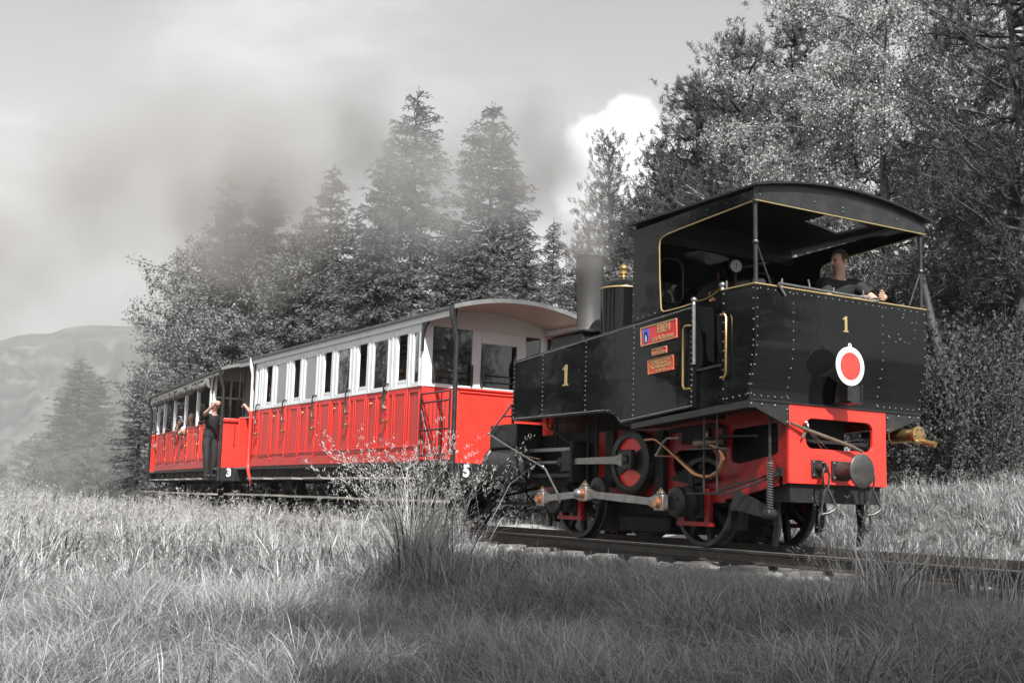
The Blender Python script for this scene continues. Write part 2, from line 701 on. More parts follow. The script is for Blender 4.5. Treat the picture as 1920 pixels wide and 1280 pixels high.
# ------------------------------------------------------------------ mountain
from mathutils import noise as mnoise
HOR = lambda u: 908 + 0.0295 * (u + 250) + 3.5
U = np.linspace(-700, 1500, 300)
ridge_u = [-700, -300, -100, 0, 30, 60, 95, 120, 160, 195, 230, 265, 290, 310, 400, 520, 700, 900, 1500]
ridge_v = [800, 735, 690, 665, 655, 650, 648, 638, 631, 630, 630, 627, 629, 634, 660, 640, 700, 760, 800]
D = np.linspace(0, 1, 80)
mv = np.zeros((len(U), len(D), 3))
for i, u in enumerate(U):
    d = CF + CR * ((u - 960) / 2141.6)
    hd = Vector((d.x, d.y, 0))
    k = hd.length
    hd.normalize()
    top = 0.40 + 1000 * (HOR(u) - np.interp(u, ridge_u, ridge_v)) / 2141.6 * 1.02
    for j, t in enumerate(D):
        dist = (560 + 440 * t if t <= 0.8 else 912 + (t - 0.8) * 900) / 0.9
        prof = (t / 0.8) ** 0.85 if t <= 0.8 else 1 - ((t - 0.8) / 0.2) ** 1.3 * 1.0
        gul = 0.22 * mnoise.fractal(Vector((u * 0.011, t * 3.2, 1.7)), 0.9, 2.1, 6) + 0.05 * mnoise.noise(Vector((u * 0.06, t * 2.0, 4.0)))
        h = top * max(0, prof * (1 + gul * (1 - abs(t - 0.8) < 0.85) * min(1, abs(t - 0.8) * 5)))
        p = CAM_P + hd * dist
        mv[i, j] = (p.x, p.y, h - 3)
ii = np.arange(len(U) * len(D)).reshape(len(U), len(D))
mq = np.stack([ii[:-1, :-1], ii[1:, :-1], ii[1:, 1:], ii[:-1, 1:]], -1).reshape(-1, 4)
ROCK = mat('mountain_forest_and_rock', (0.05, 0.05, 0.05), rough=0.95, var=0.5, vscale=0.05, bump=0.8, bscale=0.05, dirt=(0.26, 0.26, 0.255), dscale=0.035)
tag(np_mesh('mountain', mv.reshape(-1, 3), mq, ROCK, smooth=True), kind='structure')

# ------------------------------------------------------------------ haze: the air between here and the mountain
hz = MB().box(-1750, 130, -1250, 1400, -14, 190)
hzm = bpy.data.materials.new('valley_haze')
hzm.use_nodes = True
hnt = hzm.node_tree
hnt.nodes.clear()
ho = hnt.nodes.new('ShaderNodeOutputMaterial')
hv = hnt.nodes.new('ShaderNodeVolumePrincipled')
hv.inputs['Color'].default_value = (0.93, 0.93, 0.93, 1)
hv.inputs['Density'].default_value = 0.00036
hv.inputs['Anisotropy'].default_value = 0.2
hnt.links.new(hv.outputs[0], ho.inputs['Volume'])
tag(hz.build('haze', hzm, smooth=False), kind='stuff')


def at_px(u, v, Z):
    return CAM_P + (CF + CR * ((u - 960) / 2141.6) - CU * ((v - 640) / 2141.6)) * Z


# ------------------------------------------------------------------ railway track
xs_tr = np.arange(16, -34.01, -0.5)
tr = empty('railway_track', kind='structure')


def sweep(profile, off, name, m, xs=xs_tr):
    b = MB()
    n = len(profile)
    vs, fs = [], []
    for i, x in enumerate(xs):
        y = float(track_y(x)) + off
        for (a, c) in profile:
            vs.append((x, y + a, c))
    for i in range(len(xs) - 1):
        for k in range(n):
            k2 = (k + 1) % n
            fs.append((i * n + k, i * n + k2, (i + 1) * n + k2, (i + 1) * n + k))
    fs.append(tuple(range(n)))
    fs.append(tuple((len(xs) - 1) * n + k for k in range(n)))
    b.add(vs, fs)
    return b.build(name, m, tr, smooth=False)


RAILP = [(-0.055, -0.132), (0.055, -0.132), (0.055, -0.122), (0.009, -0.108), (0.007, -0.04), (0.029, -0.03), (0.030, -0.005), (-0.030, -0.005), (-0.029, -0.03), (-0.007, -0.04), (-0.009, -0.108), (-0.055, -0.122)]
HEADP = [(-0.029, -0.006), (0.029, -0.006), (0.027, 0.0), (-0.027, 0.0)]
for s_ in (-1, 1):
    sweep(RAILP, s_ * 0.53, 'rail', RUST)
    sweep(HEADP, s_ * 0.53, 'rail_head', RAILTOP)
for s_ in (-1, 1):
    sweep([(-0.012, -0.07), (0.012, -0.07), (0.012, 0.05), (-0.012, 0.05)], s_ * 0.085, 'rack_bar', RUST)
    sweep([(-0.05, -0.075), (0.05, -0.075), (0.05, -0.06), (-0.05, -0.06)], s_ * 0.125, 'rack_flange', RUST)
rk = MB()
for x in np.arange(10, -10, -0.1):
    rk.box(x - 0.02, x + 0.02, -0.073, 0.073, -0.03, 0.03)
tag(rk.build('rack_teeth', STEEL, tr, smooth=False), kind='stuff')
slm = MB().prism([(-1.0, -0.24), (1.0, -0.24), (1.0, -0.15), (0.93, -0.133), (-0.93, -0.133), (-1.0, -0.15)], 'x', -0.11, 0.11)
sl0 = slm.build('sleeper', DARKWOOD, tr, smooth=False, bevel=0.008)
k = 0
for x in np.arange(9.5, -20, -0.72):
    y = float(track_y(x))
    o = sl0 if k == 0 else share(sl0, tr)
    o.location = (x, y, RNG.uniform(-0.006, 0.004))
    o.rotation_euler = (0, 0, RNG.uniform(-0.02, 0.02))
    k += 1


def rock_mesh(seed, name='_rock'):
    bm = bmesh.new()
    bmesh.ops.create_icosphere(bm, subdivisions=1, radius=1)
    r = np.random.default_rng(seed)
    for v in bm.verts:
        v.co *= r.uniform(0.72, 1.12)
        v.co.z *= 0.75
        v.co.x *= 1.15
    me = bpy.data.meshes.new(name)
    bm.to_mesh(me)
    bm.free()
    return me


STONE = mat('pale_stone', (0.30, 0.298, 0.29), rough=0.85, var=0.35, vscale=7, bump=0.5, bscale=18)
BALL = mat('ballast_stone', (0.20, 0.195, 0.19), rough=0.9, var=0.5, vscale=5, bump=0.4, bscale=25)
# ballast: countless small stones
base = rock_mesh(3)
bv = np.array([v.co[:] for v in base.vertices])
bf = np.array([p.vertices[:] for p in base.polygons])
nst = 5200
cx_ = RNG.uniform(-9, 9, nst)
dd_ = RNG.normal(0, 0.85, nst)
dd_ = np.where(np.abs(dd_) > 1.9, RNG.uniform(-1.5, 1.5, nst), dd_)
cy_ = track_y(cx_) + dd_
cz_ = H(cx_, cy_) + 0.01
sc_ = RNG.uniform(0.018, 0.042, nst)
an_ = RNG.uniform(0, 2 * PI, nst)
ca, sa = np.cos(an_)[:, None], np.sin(an_)[:, None]
vx = bv[None, :, 0] * ca - bv[None, :, 1] * sa
vy = bv[None, :, 0] * sa + bv[None, :, 1] * ca
V = np.stack([vx * sc_[:, None] + cx_[:, None], vy * sc_[:, None] + cy_[:, None], bv[None, :, 2] * sc_[:, None] + cz_[:, None]], -1).reshape(-1, 3)
T = (bf[None] + (np.arange(nst) * len(bv))[:, None, None]).reshape(-1, 3)
tag(np_mesh('ballast', V, None, BALL, tris=T), kind='stuff')
# larger pale stones along the edge of the bed
rocks = [rock_mesh(20 + i, 'stone') for i in range(4)]
for me in rocks:
    me.materials.append(STONE)
stone_spots = [(1160, 1052), (1178, 1056), (1205, 1062), (1225, 1063), (1250, 1064), (1296, 1074), (1312, 1072), (1336, 1076), (1425, 1078), (1443, 1072), (1456, 1083), (1395, 1082), (1700, 1108), (1720, 1104), (1655, 1112), (1560, 1096), (1610, 1102), (1745, 1098), (958, 1030), (985, 1034), (970, 1040), (1010, 1036), (1090, 1044), (1120, 1046)]
for i, (u, v) in enumerate(stone_spots[::2] + [(1336, 1076), (1443, 1072)]):
    y = -1.12 - 0.22 * RNG.random()
    d = CF + CR * ((u - 960) / 2141.6) - CU * ((v - 640) / 2141.6)
    t = (y - CAM_P.y) / d.y
    x = CAM_P.x + d.x * t
    o = bpy.data.objects.new('stone', rocks[i % 4])
    COL.objects.link(o)
    s_ = RNG.uniform(0.035, 0.07)
    o.scale = (s_, s_, s_)
    o.rotation_euler = (RNG.uniform(-0.4, 0.4), 0, RNG.uniform(0, 6))
    o.location = (x, y, float(H(x, y)) + s_ * 0.45)
    tag(o, 'pale broken stone lying in the grass along the near rail', 'stone', 'pale stones along the near rail')


# ------------------------------------------------------------------ foliage builders
def norm(a):
    return a / np.maximum(np.linalg.norm(a, axis=-1, keepdims=True), 1e-9)


def diamonds(base, dirs, width, length, rng):
    """Leaf-like quads: base point, direction, width, length."""
    n = len(base)
    rnd = norm(rng.normal(size=(n, 3)))
    side = norm(np.cross(dirs, rnd))
    w = np.broadcast_to(np.asarray(width), (n,))[:, None]
    l = np.broadcast_to(np.asarray(length), (n,))[:, None]
    mid = base + dirs * l * 0.45
    v = np.stack([base, mid + side * w * 0.5, base + dirs * l, mid - side * w * 0.5], 1).reshape(-1, 3)
    q = np.arange(n * 4).reshape(n, 4)
    return v, q


def join_q(parts):
    vs, qs, o = [], [], 0
    for v, q in parts:
        vs.append(v)
        qs.append(q + o)
        o += len(v)
    return np.concatenate(vs), np.concatenate(qs)


def limb_mesh(paths, n=5):
    """paths: list of (points, radii) -> MB"""
    b = MB()
    for pts, rs in paths:
        b.tube(pts, rs, n, cap=False)
    return b


NEEDLE = leaf_mat('spruce_needles', (0.155, 0.155, 0.152), trans=0.25, rough=0.6, var=0.6, spec=0.3)
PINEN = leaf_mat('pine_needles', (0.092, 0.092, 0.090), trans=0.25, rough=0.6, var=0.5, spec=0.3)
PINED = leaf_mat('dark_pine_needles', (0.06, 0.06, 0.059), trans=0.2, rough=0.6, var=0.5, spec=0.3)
LEAF = leaf_mat('broad_leaves', (0.24, 0.24, 0.237), trans=0.35, rough=0.5, var=0.6, spec=0.3)
BIRCHL = leaf_mat('birch_leaves', (0.34, 0.34, 0.335), trans=0.35, rough=0.55, var=0.7, spec=0.25)
BARK = mat('dark_bark', (0.055, 0.052, 0.05), rough=0.9, var=0.4, vscale=6, bump=0.5, bscale=14, stretch=(1, 1, 0.3))
PALEBARK = mat('pale_bark', (0.36, 0.35, 0.34), rough=0.8, var=0.35, vscale=5, bump=0.3, bscale=14, dirt=(0.06, 0.06, 0.06), dscale=4)


def spruce_meshes(seed, H0=12.0, R=3.0, z0=0.3):
    r = np.random.default_rng(seed)
    parts, limbs = [], []
    lean = r.normal(0, 0.012, 2)
    zs = np.linspace(0, H0, 9)
    trunk_pts = [(lean[0] * z + 0.04 * math.sin(z), lean[1] * z, z) for z in zs]
    limbs.append((trunk_pts, [0.17 * (1 - z / H0) ** 0.9 + 0.012 for z in zs]))
    z = z0
    while z < H0 - 0.15:
        t = z / H0
        env = R * (1 - t) ** 0.74 + 0.08
        nb = int(r.integers(5, 8)) if t < 0.93 else 4
        a0 = r.uniform(0, 2 * PI)
        for k in range(nb):
            a = a0 + 2 * PI * k / nb + r.normal(0, 0.22)
            Lb = env * r.uniform(0.55, 1.18)
            out = np.array([math.cos(a), math.sin(a), 0.0])
            rise = 0.45 * (t - 0.35) + r.normal(0, 0.08)
            ns = max(4, int(Lb / 0.28))
            s = np.linspace(0, 1, ns)
            z_ = max(0.15, z + r.normal(0, 0.16))
            P = np.array([lean[0] * z_, lean[1] * z_, z_]) + out * (Lb * s)[:, None]
            P[:, 2] += Lb * (rise * s - (0.42 - 0.3 * t) * s ** 1.6 + 0.20 * s ** 3.2)
            limbs.append((P[:: max(1, ns // 4)].tolist() if ns > 5 else P.tolist(), None))
            # branchlets either side, drooping
            nbl = max(4, int(Lb / 0.072))
            sb = np.sort(r.uniform(0.10, 1.0, nbl))
            B = np.stack([np.interp(sb, s, P[:, i]) for i in range(3)], 1)
            side = np.array([-out[1], out[0], 0])
            sg = np.where(r.random(nbl) < 0.5, -1, 1)[:, None]
            d = norm(out * 0.75 + side * sg * r.uniform(0.5, 1.1, nbl)[:, None] + np.array([0, 0, -1]) * r.uniform(0.05, 0.75 * (1 - t) + 0.1, nbl)[:, None])
            lb = (0.20 + 0.42 * (1 - sb) * min(1, Lb / 1.5)) * r.uniform(0.6, 1.2, nbl)
            m_ = 7
            f = np.linspace(0, 0.9, m_)
            base = (B[:, None, :] + d[:, None, :] * (lb[:, None] * f)[..., None]).reshape(-1, 3)
            base[:, 2] -= (lb[:, None] * f ** 2 * 0.3).reshape(-1)
            dd = norm(np.repeat(d, m_, 0) + r.normal(0, 0.45, (nbl * m_, 3)))
            parts.append(diamonds(base, dd, r.uniform(0.028, 0.050, nbl * m_), np.repeat(lb, m_) * 0.34 + 0.06, r))
        z += (0.17 + 0.15 * (1 - t)) * r.uniform(0.7, 1.3)
    # leader
    base = np.stack([np.full(14, lean[0] * H0), np.full(14, lean[1] * H0), np.linspace(H0 - 0.6, H0 + 0.1, 14)], 1)
    parts.append(diamonds(base, norm(r.normal(0, 0.5, (14, 3)) + np.array([0, 0, 1.0])), 0.035, 0.2, r))
    limbs = [(p, rr if rr is not None else [0.03 * (1 - i / len(p)) + 0.006 for i in range(len(p))]) for p, rr in limbs]
    return join_q(parts), limbs


def pine_meshes(seed, H0=11.0, R=2.4, bare=0.32):
    r = np.random.default_rng(seed)
    parts, limbs = [], []
    zs = np.linspace(0, H0, 9)
    ph = r.uniform(0, 6)
    tp = lambda z: np.array([0.14 * math.sin(z * 0.5 + ph), 0.14 * math.cos(z * 0.43 + ph), z])
    limbs.append(([tp(z).tolist() for z in zs], [0.16 * (1 - z / H0) ** 0.8 + 0.02 for z in zs]))
    z = H0 * bare
    cl_p, cl_d = [], []
    while z < H0:
        t = (z / H0 - bare) / (1 - bare)
        env = R * (math.sin(PI * min(1, 0.18 + t * 0.62)) ** 0.8) * (1 - 0.82 * t) + 0.12
        for k in range(int(r.integers(4, 7))):
            a = r.uniform(0, 2 * PI)
            Lb = env * r.uniform(0.55, 1.15)
            out = np.array([math.cos(a), math.sin(a), 0])
            s = np.linspace(0, 1, 6)
            P = tp(z) + out * (Lb * s)[:, None]
            up = r.uniform(0.15, 0.7)
            P[:, 2] += Lb * (up * s ** 1.5 - 0.12 * s) + r.normal(0, 0.03, 6)
            limbs.append((P.tolist(), [0.035 * (1 - x) + 0.008 for x in s]))
            nc = max(5, int(Lb * 15))
            sb = r.uniform(0.28, 1.0, nc)
            B = np.stack([np.interp(sb, s, P[:, i]) for i in range(3)], 1)
            B += r.normal(0, 1, (nc, 3)) * np.array([0.24, 0.24, 0.15])
            cl_p.append(B)
            cl_d.append(norm(out * 0.55 + np.array([0, 0, 0.9]) + r.normal(0, 0.35, (nc, 3))))
        z += 0.26 * r.uniform(0.7, 1.3)
    P = np.concatenate(cl_p)
    Dm = np.concatenate(cl_d)
    m_ = 30
    base = np.repeat(P, m_, 0) + np.repeat(Dm, m_, 0) * r.uniform(-0.05, 0.13, (len(P) * m_, 1))
    dd = norm(np.repeat(Dm, m_, 0) * 0.8 + r.normal(0, 0.62, (len(P) * m_, 3)))
    parts.append(diamonds(base, dd, r.uniform(0.009, 0.017, len(base)), r.uniform(0.08, 0.15, len(base)), r))
    return join_q(parts), limbs


def leafy_meshes(seed, H0=9.0, R=2.6, bare=0.2, leaf=0.075, n_leaf=26000, droop=0.0, lean=(0, 0), fill=1.0):
    r = np.random.default_rng(seed)
    limbs = []
    zs = np.linspace(0, H0 * 0.96, 9)
    ph = r.uniform(0, 6)
    tp = lambda z: np.array([lean[0] * z + 0.18 * math.sin(z * 0.45 + ph) * z / H0, lean[1] * z + 0.18 * math.cos(z * 0.4 + ph) * z / H0, z])
    limbs.append(([tp(z).tolist() for z in zs], [0.15 * (1 - z / H0) ** 0.8 + 0.012 for z in zs]))
    tw_p, tw_d = [], []
    nl = 46
    for i in range(nl):
        t = (i + r.random()) / nl
        z = H0 * (bare + (0.94 - bare) * t)
        env = R * (math.sin(PI * (0.16 + 0.80 * t)) ** 0.75) + 0.1
        a = i * 2.4 + r.normal(0, 0.3)
        Lb = env * r.uniform(0.75, 1.2)
        out = np.array([math.cos(a), math.sin(a), 0])
        s = np.linspace(0, 1, 6)
        P = tp(z) + out * (Lb * s)[:, None]
        P[:, 2] += Lb * (0.62 * s - (0.25 + droop) * s ** 2) + r.normal(0, 0.03, 6)
        limbs.append((P.tolist(), [0.05 * (1 - t * 0.6) * (1 - x) + 0.008 for x in s]))
        for j in range(int(7 + Lb * 4)):
            sb = r.uniform(0.2, 1.0)
            B = np.array([np.interp(sb, s, P[:, q]) for q in range(3)])
            d = norm(out * 0.5 + r.normal(0, 0.7, 3) + np.array([0, 0, 0.25 - droop * 1.6]))
            lt = r.uniform(0.35, 0.95) * min(1.0, 0.4 + Lb / 3)
            sw = np.linspace(0, 1, 4)
            Q = B + d * (lt * sw)[:, None]
            Q[:, 2] -= droop * lt * sw ** 2
            limbs.append((Q.tolist(), [0.012, 0.009, 0.006, 0.004]))
            tw_p.append(Q)
            tw_d.append(np.repeat(d[None], 4, 0))
    Q = np.stack(tw_p)
    nt_ = len(Q)
    per = max(4, int(n_leaf / nt_))
    k = r.integers(0, nt_, nt_ * per)
    s = r.uniform(0.1, 1.05, len(k)) * 3
    i0 = np.clip(s.astype(int), 0, 2)
    f = (s - i0)[:, None]
    base = Q[k, i0] * (1 - f) + Q[k, i0 + 1] * f + r.normal(0, 0.085, (len(k), 3)) * fill
    dd = norm(r.normal(0, 0.8, (len(k), 3)) + np.array([0, 0, -0.35 - droop]))
    sz = leaf * r.uniform(0.6, 1.25, len(k))
    return diamonds(base, dd, sz * 0.8, sz, r), limbs


def add_tree(name, crown, trunk, m, bark, loc, rz, sc, label, cat='tree', group=None):
    t = empty(name, loc, rz, label=label, cat=cat, group=group)
    t.scale = sc if isinstance(sc, tuple) else (sc, sc, sc)
    c = bpy.data.objects.new('crown', crown)
    COL.objects.link(c)
    c.parent = t
    k = bpy.data.objects.new('trunk', trunk)
    COL.objects.link(k)
    k.parent = t
    return t


def proto(mk, m, bark):
    (v, q), limbs = mk
    cm = np_mesh('_crown', v, q, m)
    cm.name = 'crown'
    b = limb_mesh(limbs)
    tm = bpy.data.meshes.new('trunk')
    tm.from_pydata(b.v, [], b.f)
    tm.polygons.foreach_set('use_smooth', [True] * len(tm.polygons))
    tm.materials.append(bark)
    return cm, tm


SPR = [proto(spruce_meshes(31 + i, 12.0, (3.1, 3.5, 2.7)[i]), NEEDLE, BARK) for i in range(3)]
PIN = [proto(pine_meshes(51 + i, 10.0, 2.5), PINEN, PALEBARK if i == 0 else BARK) for i in range(3)]
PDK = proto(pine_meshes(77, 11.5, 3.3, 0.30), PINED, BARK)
LFY = [proto(leafy_meshes(61 + i, 9.0, 2.7, 0.12, 0.085, 30000), LEAF, BARK) for i in range(2)]
BIR = proto(leafy_meshes(91, 11.5, 3.3, 0.16, 0.06, 100000, droop=0.22, lean=(0.02, -0.03)), BIRCHL, mat('birch_bark', (0.14, 0.14, 0.137), rough=0.8, var=0.5, vscale=5, dirt=(0.03, 0.03, 0.03), dscale=4))
BSH = proto(leafy_meshes(95, 2.0, 1.5, 0.02, 0.07, 14000, fill=1.4), LEAF, BARK)
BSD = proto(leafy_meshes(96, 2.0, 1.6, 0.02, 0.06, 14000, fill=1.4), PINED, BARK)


def px_tree(name, pr_, m, bark, H0, u, v, Z, label, group, rz=0.0, wid=1.0, cat='tree'):
    """A tree whose top stands where the photograph shows it, rooted in the ground below."""
    p = at_px(u, v, Z)
    gz = float(H(p.x, p.y)) - 0.05
    s = (p.z - gz) / H0
    return add_tree(name, pr_[0], pr_[1], m, bark, (p.x, p.y, gz), rz, (s * wid, s * wid, s), label, cat, group)


G1 = 'conifers standing behind the coaches'
px_tree('spruce_tree', SPR[0], NEEDLE, BARK, 12, 785, 172, 33, 'tallest spruce in the smoke, its bare twiggy tip clear above it', G1, 0.3, 1.0)
px_tree('spruce_tree', SPR[1], NEEDLE, BARK, 12, 925, 196, 31.5, 'tall spruce with a thin leader, nearest the chimney smoke', G1, 1.9, 0.98)
px_tree('spruce_tree', SPR[2], NEEDLE, BARK, 12, 625, 318, 36, 'spruce with a clear pointed top above the middle of the red coach', G1, 0.8, 0.9)
px_tree('spruce_tree', SPR[0], NEEDLE, BARK, 12, 508, 330, 40, 'faint spruce nearly lost in brownish smoke, right of the faintest one', G1, 2.3, 0.85)
px_tree('spruce_tree', SPR[1], NEEDLE, BARK, 12, 437, 335, 43, 'faintest spruce, its top swallowed by brownish smoke', G1, 4.0, 0.75)
px_tree('spruce_tree', SPR[2], NEEDLE, BARK, 12, 1037, 415, 39, 'small distant spruce tip just left of the chimney', G1, 3.0, 0.8)
px_tree('spruce_tree', SPR[1], NEEDLE, BARK, 12, 860, 420, 29.5, 'lower spruce filling the gap between the two tallest', G1, 5.0, 1.25)
px_tree('spruce_tree', SPR[0], NEEDLE, BARK, 12, 715, 400, 31, 'dense spruce just above the coach roof, left of the tallest', G1, 1.0, 1.25)
px_tree('spruce_tree', SPR[2], NEEDLE, BARK, 12, 985, 470, 29, 'low dark spruce behind the front end of the coach', G1, 2.0, 1.3)
px_tree('spruce_tree', SPR[1], NEEDLE, BARK, 12, 1075, 500, 27, 'low dark spruce right behind the chimney', G1, 0.5, 1.2)
px_tree('spruce_tree', SPR[0], NEEDLE, BARK, 12, 272, 680, 46, 'dark spruce edge beyond the far end of the last coach', G1, 0.5, 1.15)
px_tree('spruce_tree', SPR[2], NEEDLE, BARK, 12, 560, 440, 36, 'dense spruce in front of the faint smoky ones', G1, 5.5, 1.15)
for (u, v, Z, w, lb) in [(738, 262, 34.5, 0.85, 'spruce shoulder just left of the tallest one, half lost in smoke'), (962, 292, 33.5, 0.85, 'spruce shoulder just right of the one nearest the chimney smoke'),
                         (668, 400, 34, 1.1, 'dense spruce filling the gap left of the smoky pair'), (590, 395, 37.5, 1.1, 'dense mid grey spruce left of the clear pointed one'), (900, 440, 28.5, 1.3, 'low full spruce right above the front of the coach roof'), (460, 420, 38, 1.2, 'full spruce below the two faint smoky tops')]:
    px_tree('spruce_tree', SPR[u % 3], NEEDLE, BARK, 12, u, v, Z, lb, G1, u * 0.03, w)
G2 = 'broadleaf trees behind the coaches'
px_tree('broadleaf_tree', LFY[0], LEAF, BARK, 9, 405, 440, 43, 'leafy tree with its left edge against the sky', G2, 0.0, 0.95)
px_tree('broadleaf_tree', LFY[1], LEAF, BARK, 9, 362, 525, 41, 'leafy tree over the roof of the last coach, leftmost of its row', G2, 1.0, 0.72)
px_tree('broadleaf_tree', LFY[0], LEAF, BARK, 9, 470, 470, 39, 'leafy tree below the brownish smoke', G2, 2.2, 1.1)
px_tree('broadleaf_tree', LFY[1], LEAF, BARK, 9, 600, 430, 37.5, 'light leafy tree beside the clear pointed spruce', G2, 4.1, 0.9)
px_tree('broadleaf_tree', LFY[1], LEAF, BARK, 9, 420, 580, 36, 'low leafy tree above the joint of the two coaches', G2, 5.2, 1.2)
G3 = 'pines on the bank behind the engine'
px_tree('pine_tree', PIN[0], PINEN, PALEBARK, 10, 1152, 262, 27, 'pine with a thin pale trunk showing between chimney and cab', G3, 0.2, 0.75)
px_tree('pine_tree', PIN[1], PINEN, BARK, 10, 1232, 262, 26, 'bushy pine left of the cab roof, below the white cloud', G3, 1.3, 0.95)
px_tree('pine_tree', PIN[2], PINEN, BARK, 10, 1300, 165, 25.5, 'pine with upright candles above the front of the cab roof', G3, 2.5, 1.0)
px_tree('pine_tree', PIN[1], PINEN, BARK, 10, 1400, 60, 25, 'tall pine stepping up towards the top of the picture', G3, 4.2, 1.0)
px_tree('pine_tree', PIN[2], PINEN, BARK, 10, 1500, -5, 25, 'tallest pine, its top beside the birch', G3, 5.4, 1.0)
px_tree('pine_tree', PIN[0], PINEN, BARK, 10, 1370, 230, 23, 'low pine directly over the cab roof', G3, 3.3, 1.05)
px_tree('pine_tree', PIN[2], PINEN, BARK, 10, 1215, 400, 23.5, 'small pine behind the steam dome', G3, 0.9, 1.3)
px_tree('birch_tree', BIR, BIRCHL, PALEBARK, 11.5, 1650, -120, 20, 'big glittering birch behind the cab', 'birches behind the cab', 0.6, 0.9)
px_tree('birch_tree', BIR, BIRCHL, PALEBARK, 11.5, 1590, 60, 20.5, 'smaller birch left of the big one, over the cab roof', 'birches behind the cab', 2.6, 0.8)
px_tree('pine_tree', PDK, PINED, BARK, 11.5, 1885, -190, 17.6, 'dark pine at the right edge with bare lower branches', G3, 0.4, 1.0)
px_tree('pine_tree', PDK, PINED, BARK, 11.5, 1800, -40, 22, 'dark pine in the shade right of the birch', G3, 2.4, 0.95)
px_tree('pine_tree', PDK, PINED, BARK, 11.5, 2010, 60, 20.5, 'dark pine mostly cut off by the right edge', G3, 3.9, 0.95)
G4 = 'bushes on the bank behind the engine'
for (u, v, Z, pr_, m, h_, w, lb) in [(1760, 540, 19, LFY[0], LEAF, 9.0, 1.1, 'leafy bush seen under the far side of the cab roof'),
                                 (1680, 480, 18.5, LFY[1], LEAF, 9.0, 1.1, 'leafy bush behind the driver'),
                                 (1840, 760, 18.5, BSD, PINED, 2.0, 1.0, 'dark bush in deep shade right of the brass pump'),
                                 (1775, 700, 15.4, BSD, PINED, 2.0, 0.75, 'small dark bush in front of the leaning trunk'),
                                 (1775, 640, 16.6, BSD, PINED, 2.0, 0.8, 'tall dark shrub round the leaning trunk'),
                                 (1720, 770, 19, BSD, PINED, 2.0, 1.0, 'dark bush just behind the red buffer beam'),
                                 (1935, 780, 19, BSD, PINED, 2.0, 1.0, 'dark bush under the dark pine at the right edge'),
                                 (1860, 430, 23, LFY[0], LEAF, 9.0, 1.0, 'pale bush glimpsed behind the bare branches'),
                                 (1790, 600, 24, LFY[1], LEAF, 9.0, 1.3, 'sunlit bush behind the leaning trunk'),
                                 (1120, 640, 22, LFY[1], LEAF, 9.0, 1.0, 'bush behind the chimney foot'),
                                 (1280, 470, 21.5, LFY[0], LEAF, 9.0, 1.2, 'bush seen through the cab window'),
                                 (1420, 480, 20, LFY[1], LEAF, 9.0, 1.1, 'bush behind the middle of the cab')]:
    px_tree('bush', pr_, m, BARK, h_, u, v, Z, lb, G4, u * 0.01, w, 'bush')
# the leaning birch trunk and the bare lower branches at the right
lt = MB()
pts = [at_px(1808, 890, 16.2), at_px(1790, 800, 16.1), at_px(1768, 700, 16.0), at_px(1750, 620, 16.2), at_px(1738, 560, 16.5), at_px(1722, 480, 17.2), at_px(1700, 380, 18.0)]
pts[0].z = float(H(pts[0].x, pts[0].y)) - 0.1
lt.tube(pts, [0.115, 0.10, 0.085, 0.07, 0.05, 0.03, 0.02], 10)
MOTT = mat('mottled_bark', (0.03, 0.03, 0.029), rough=0.9, var=0.6, vscale=8, bump=1.0, bscale=14, dirt=(0.02, 0.02, 0.02), dscale=7)
o = lt.build('leaning_trunk', MOTT)
tag(o, 'leaning mottled birch trunk right behind the engine bunker', 'tree trunk')
dk = empty('bare_pine', at_px(1928, 930, 17.0), label='dark pine trunk with dead bare branches cut by the right edge', cat='tree')
b0 = dk.location.copy()
dk.location.z = float(H(b0.x, b0.y)) - 0.1
tb = MB().tube([(0, 0, 0), (0.03, 0.02, 1.5), (0.0, 0.05, 3.2), (-0.05, 0.0, 5.5)], [0.17, 0.15, 0.12, 0.08], 10)
tb.build('trunk', BARK, dk)
bb = MB()
rb = np.random.default_rng(5)
rt = Vector((CR.x, CR.y, 0)).normalized()
fw = Vector((CF.x, CF.y, 0)).normalized()
for i in range(26):
    z = rb.uniform(1.4, 4.2)
    a = rb.normal(PI, 0.9)
    d = (rt * math.cos(a) + fw * math.sin(a) * 0.6)
    Lb = rb.uniform(0.8, 2.0)
    p = [Vector((0, 0, z))]
    for k in range(1, 6):
        p.append(p[0] + d * (Lb * k / 5) + Vector((rb.normal(0, 0.05), rb.normal(0, 0.05), 0.10 * k - 0.032 * k * k + rb.normal(0, 0.04))))
    bb.tube(p, [0.028, 0.022, 0.017, 0.012, 0.008, 0.004], 5)
    for k in (2, 3, 4):
        q = p[k]
        dd = (d + Vector((rb.normal(0, 0.6), rb.normal(0, 0.6), rb.normal(0.1, 0.5)))).normalized()
        bb.tube([q, q + dd * 0.25, q + dd * 0.5 + Vector((0, 0, rb.normal(0, 0.1)))], [0.010, 0.007, 0.003], 4)
bb.build('branch_tangle', BARK, dk)
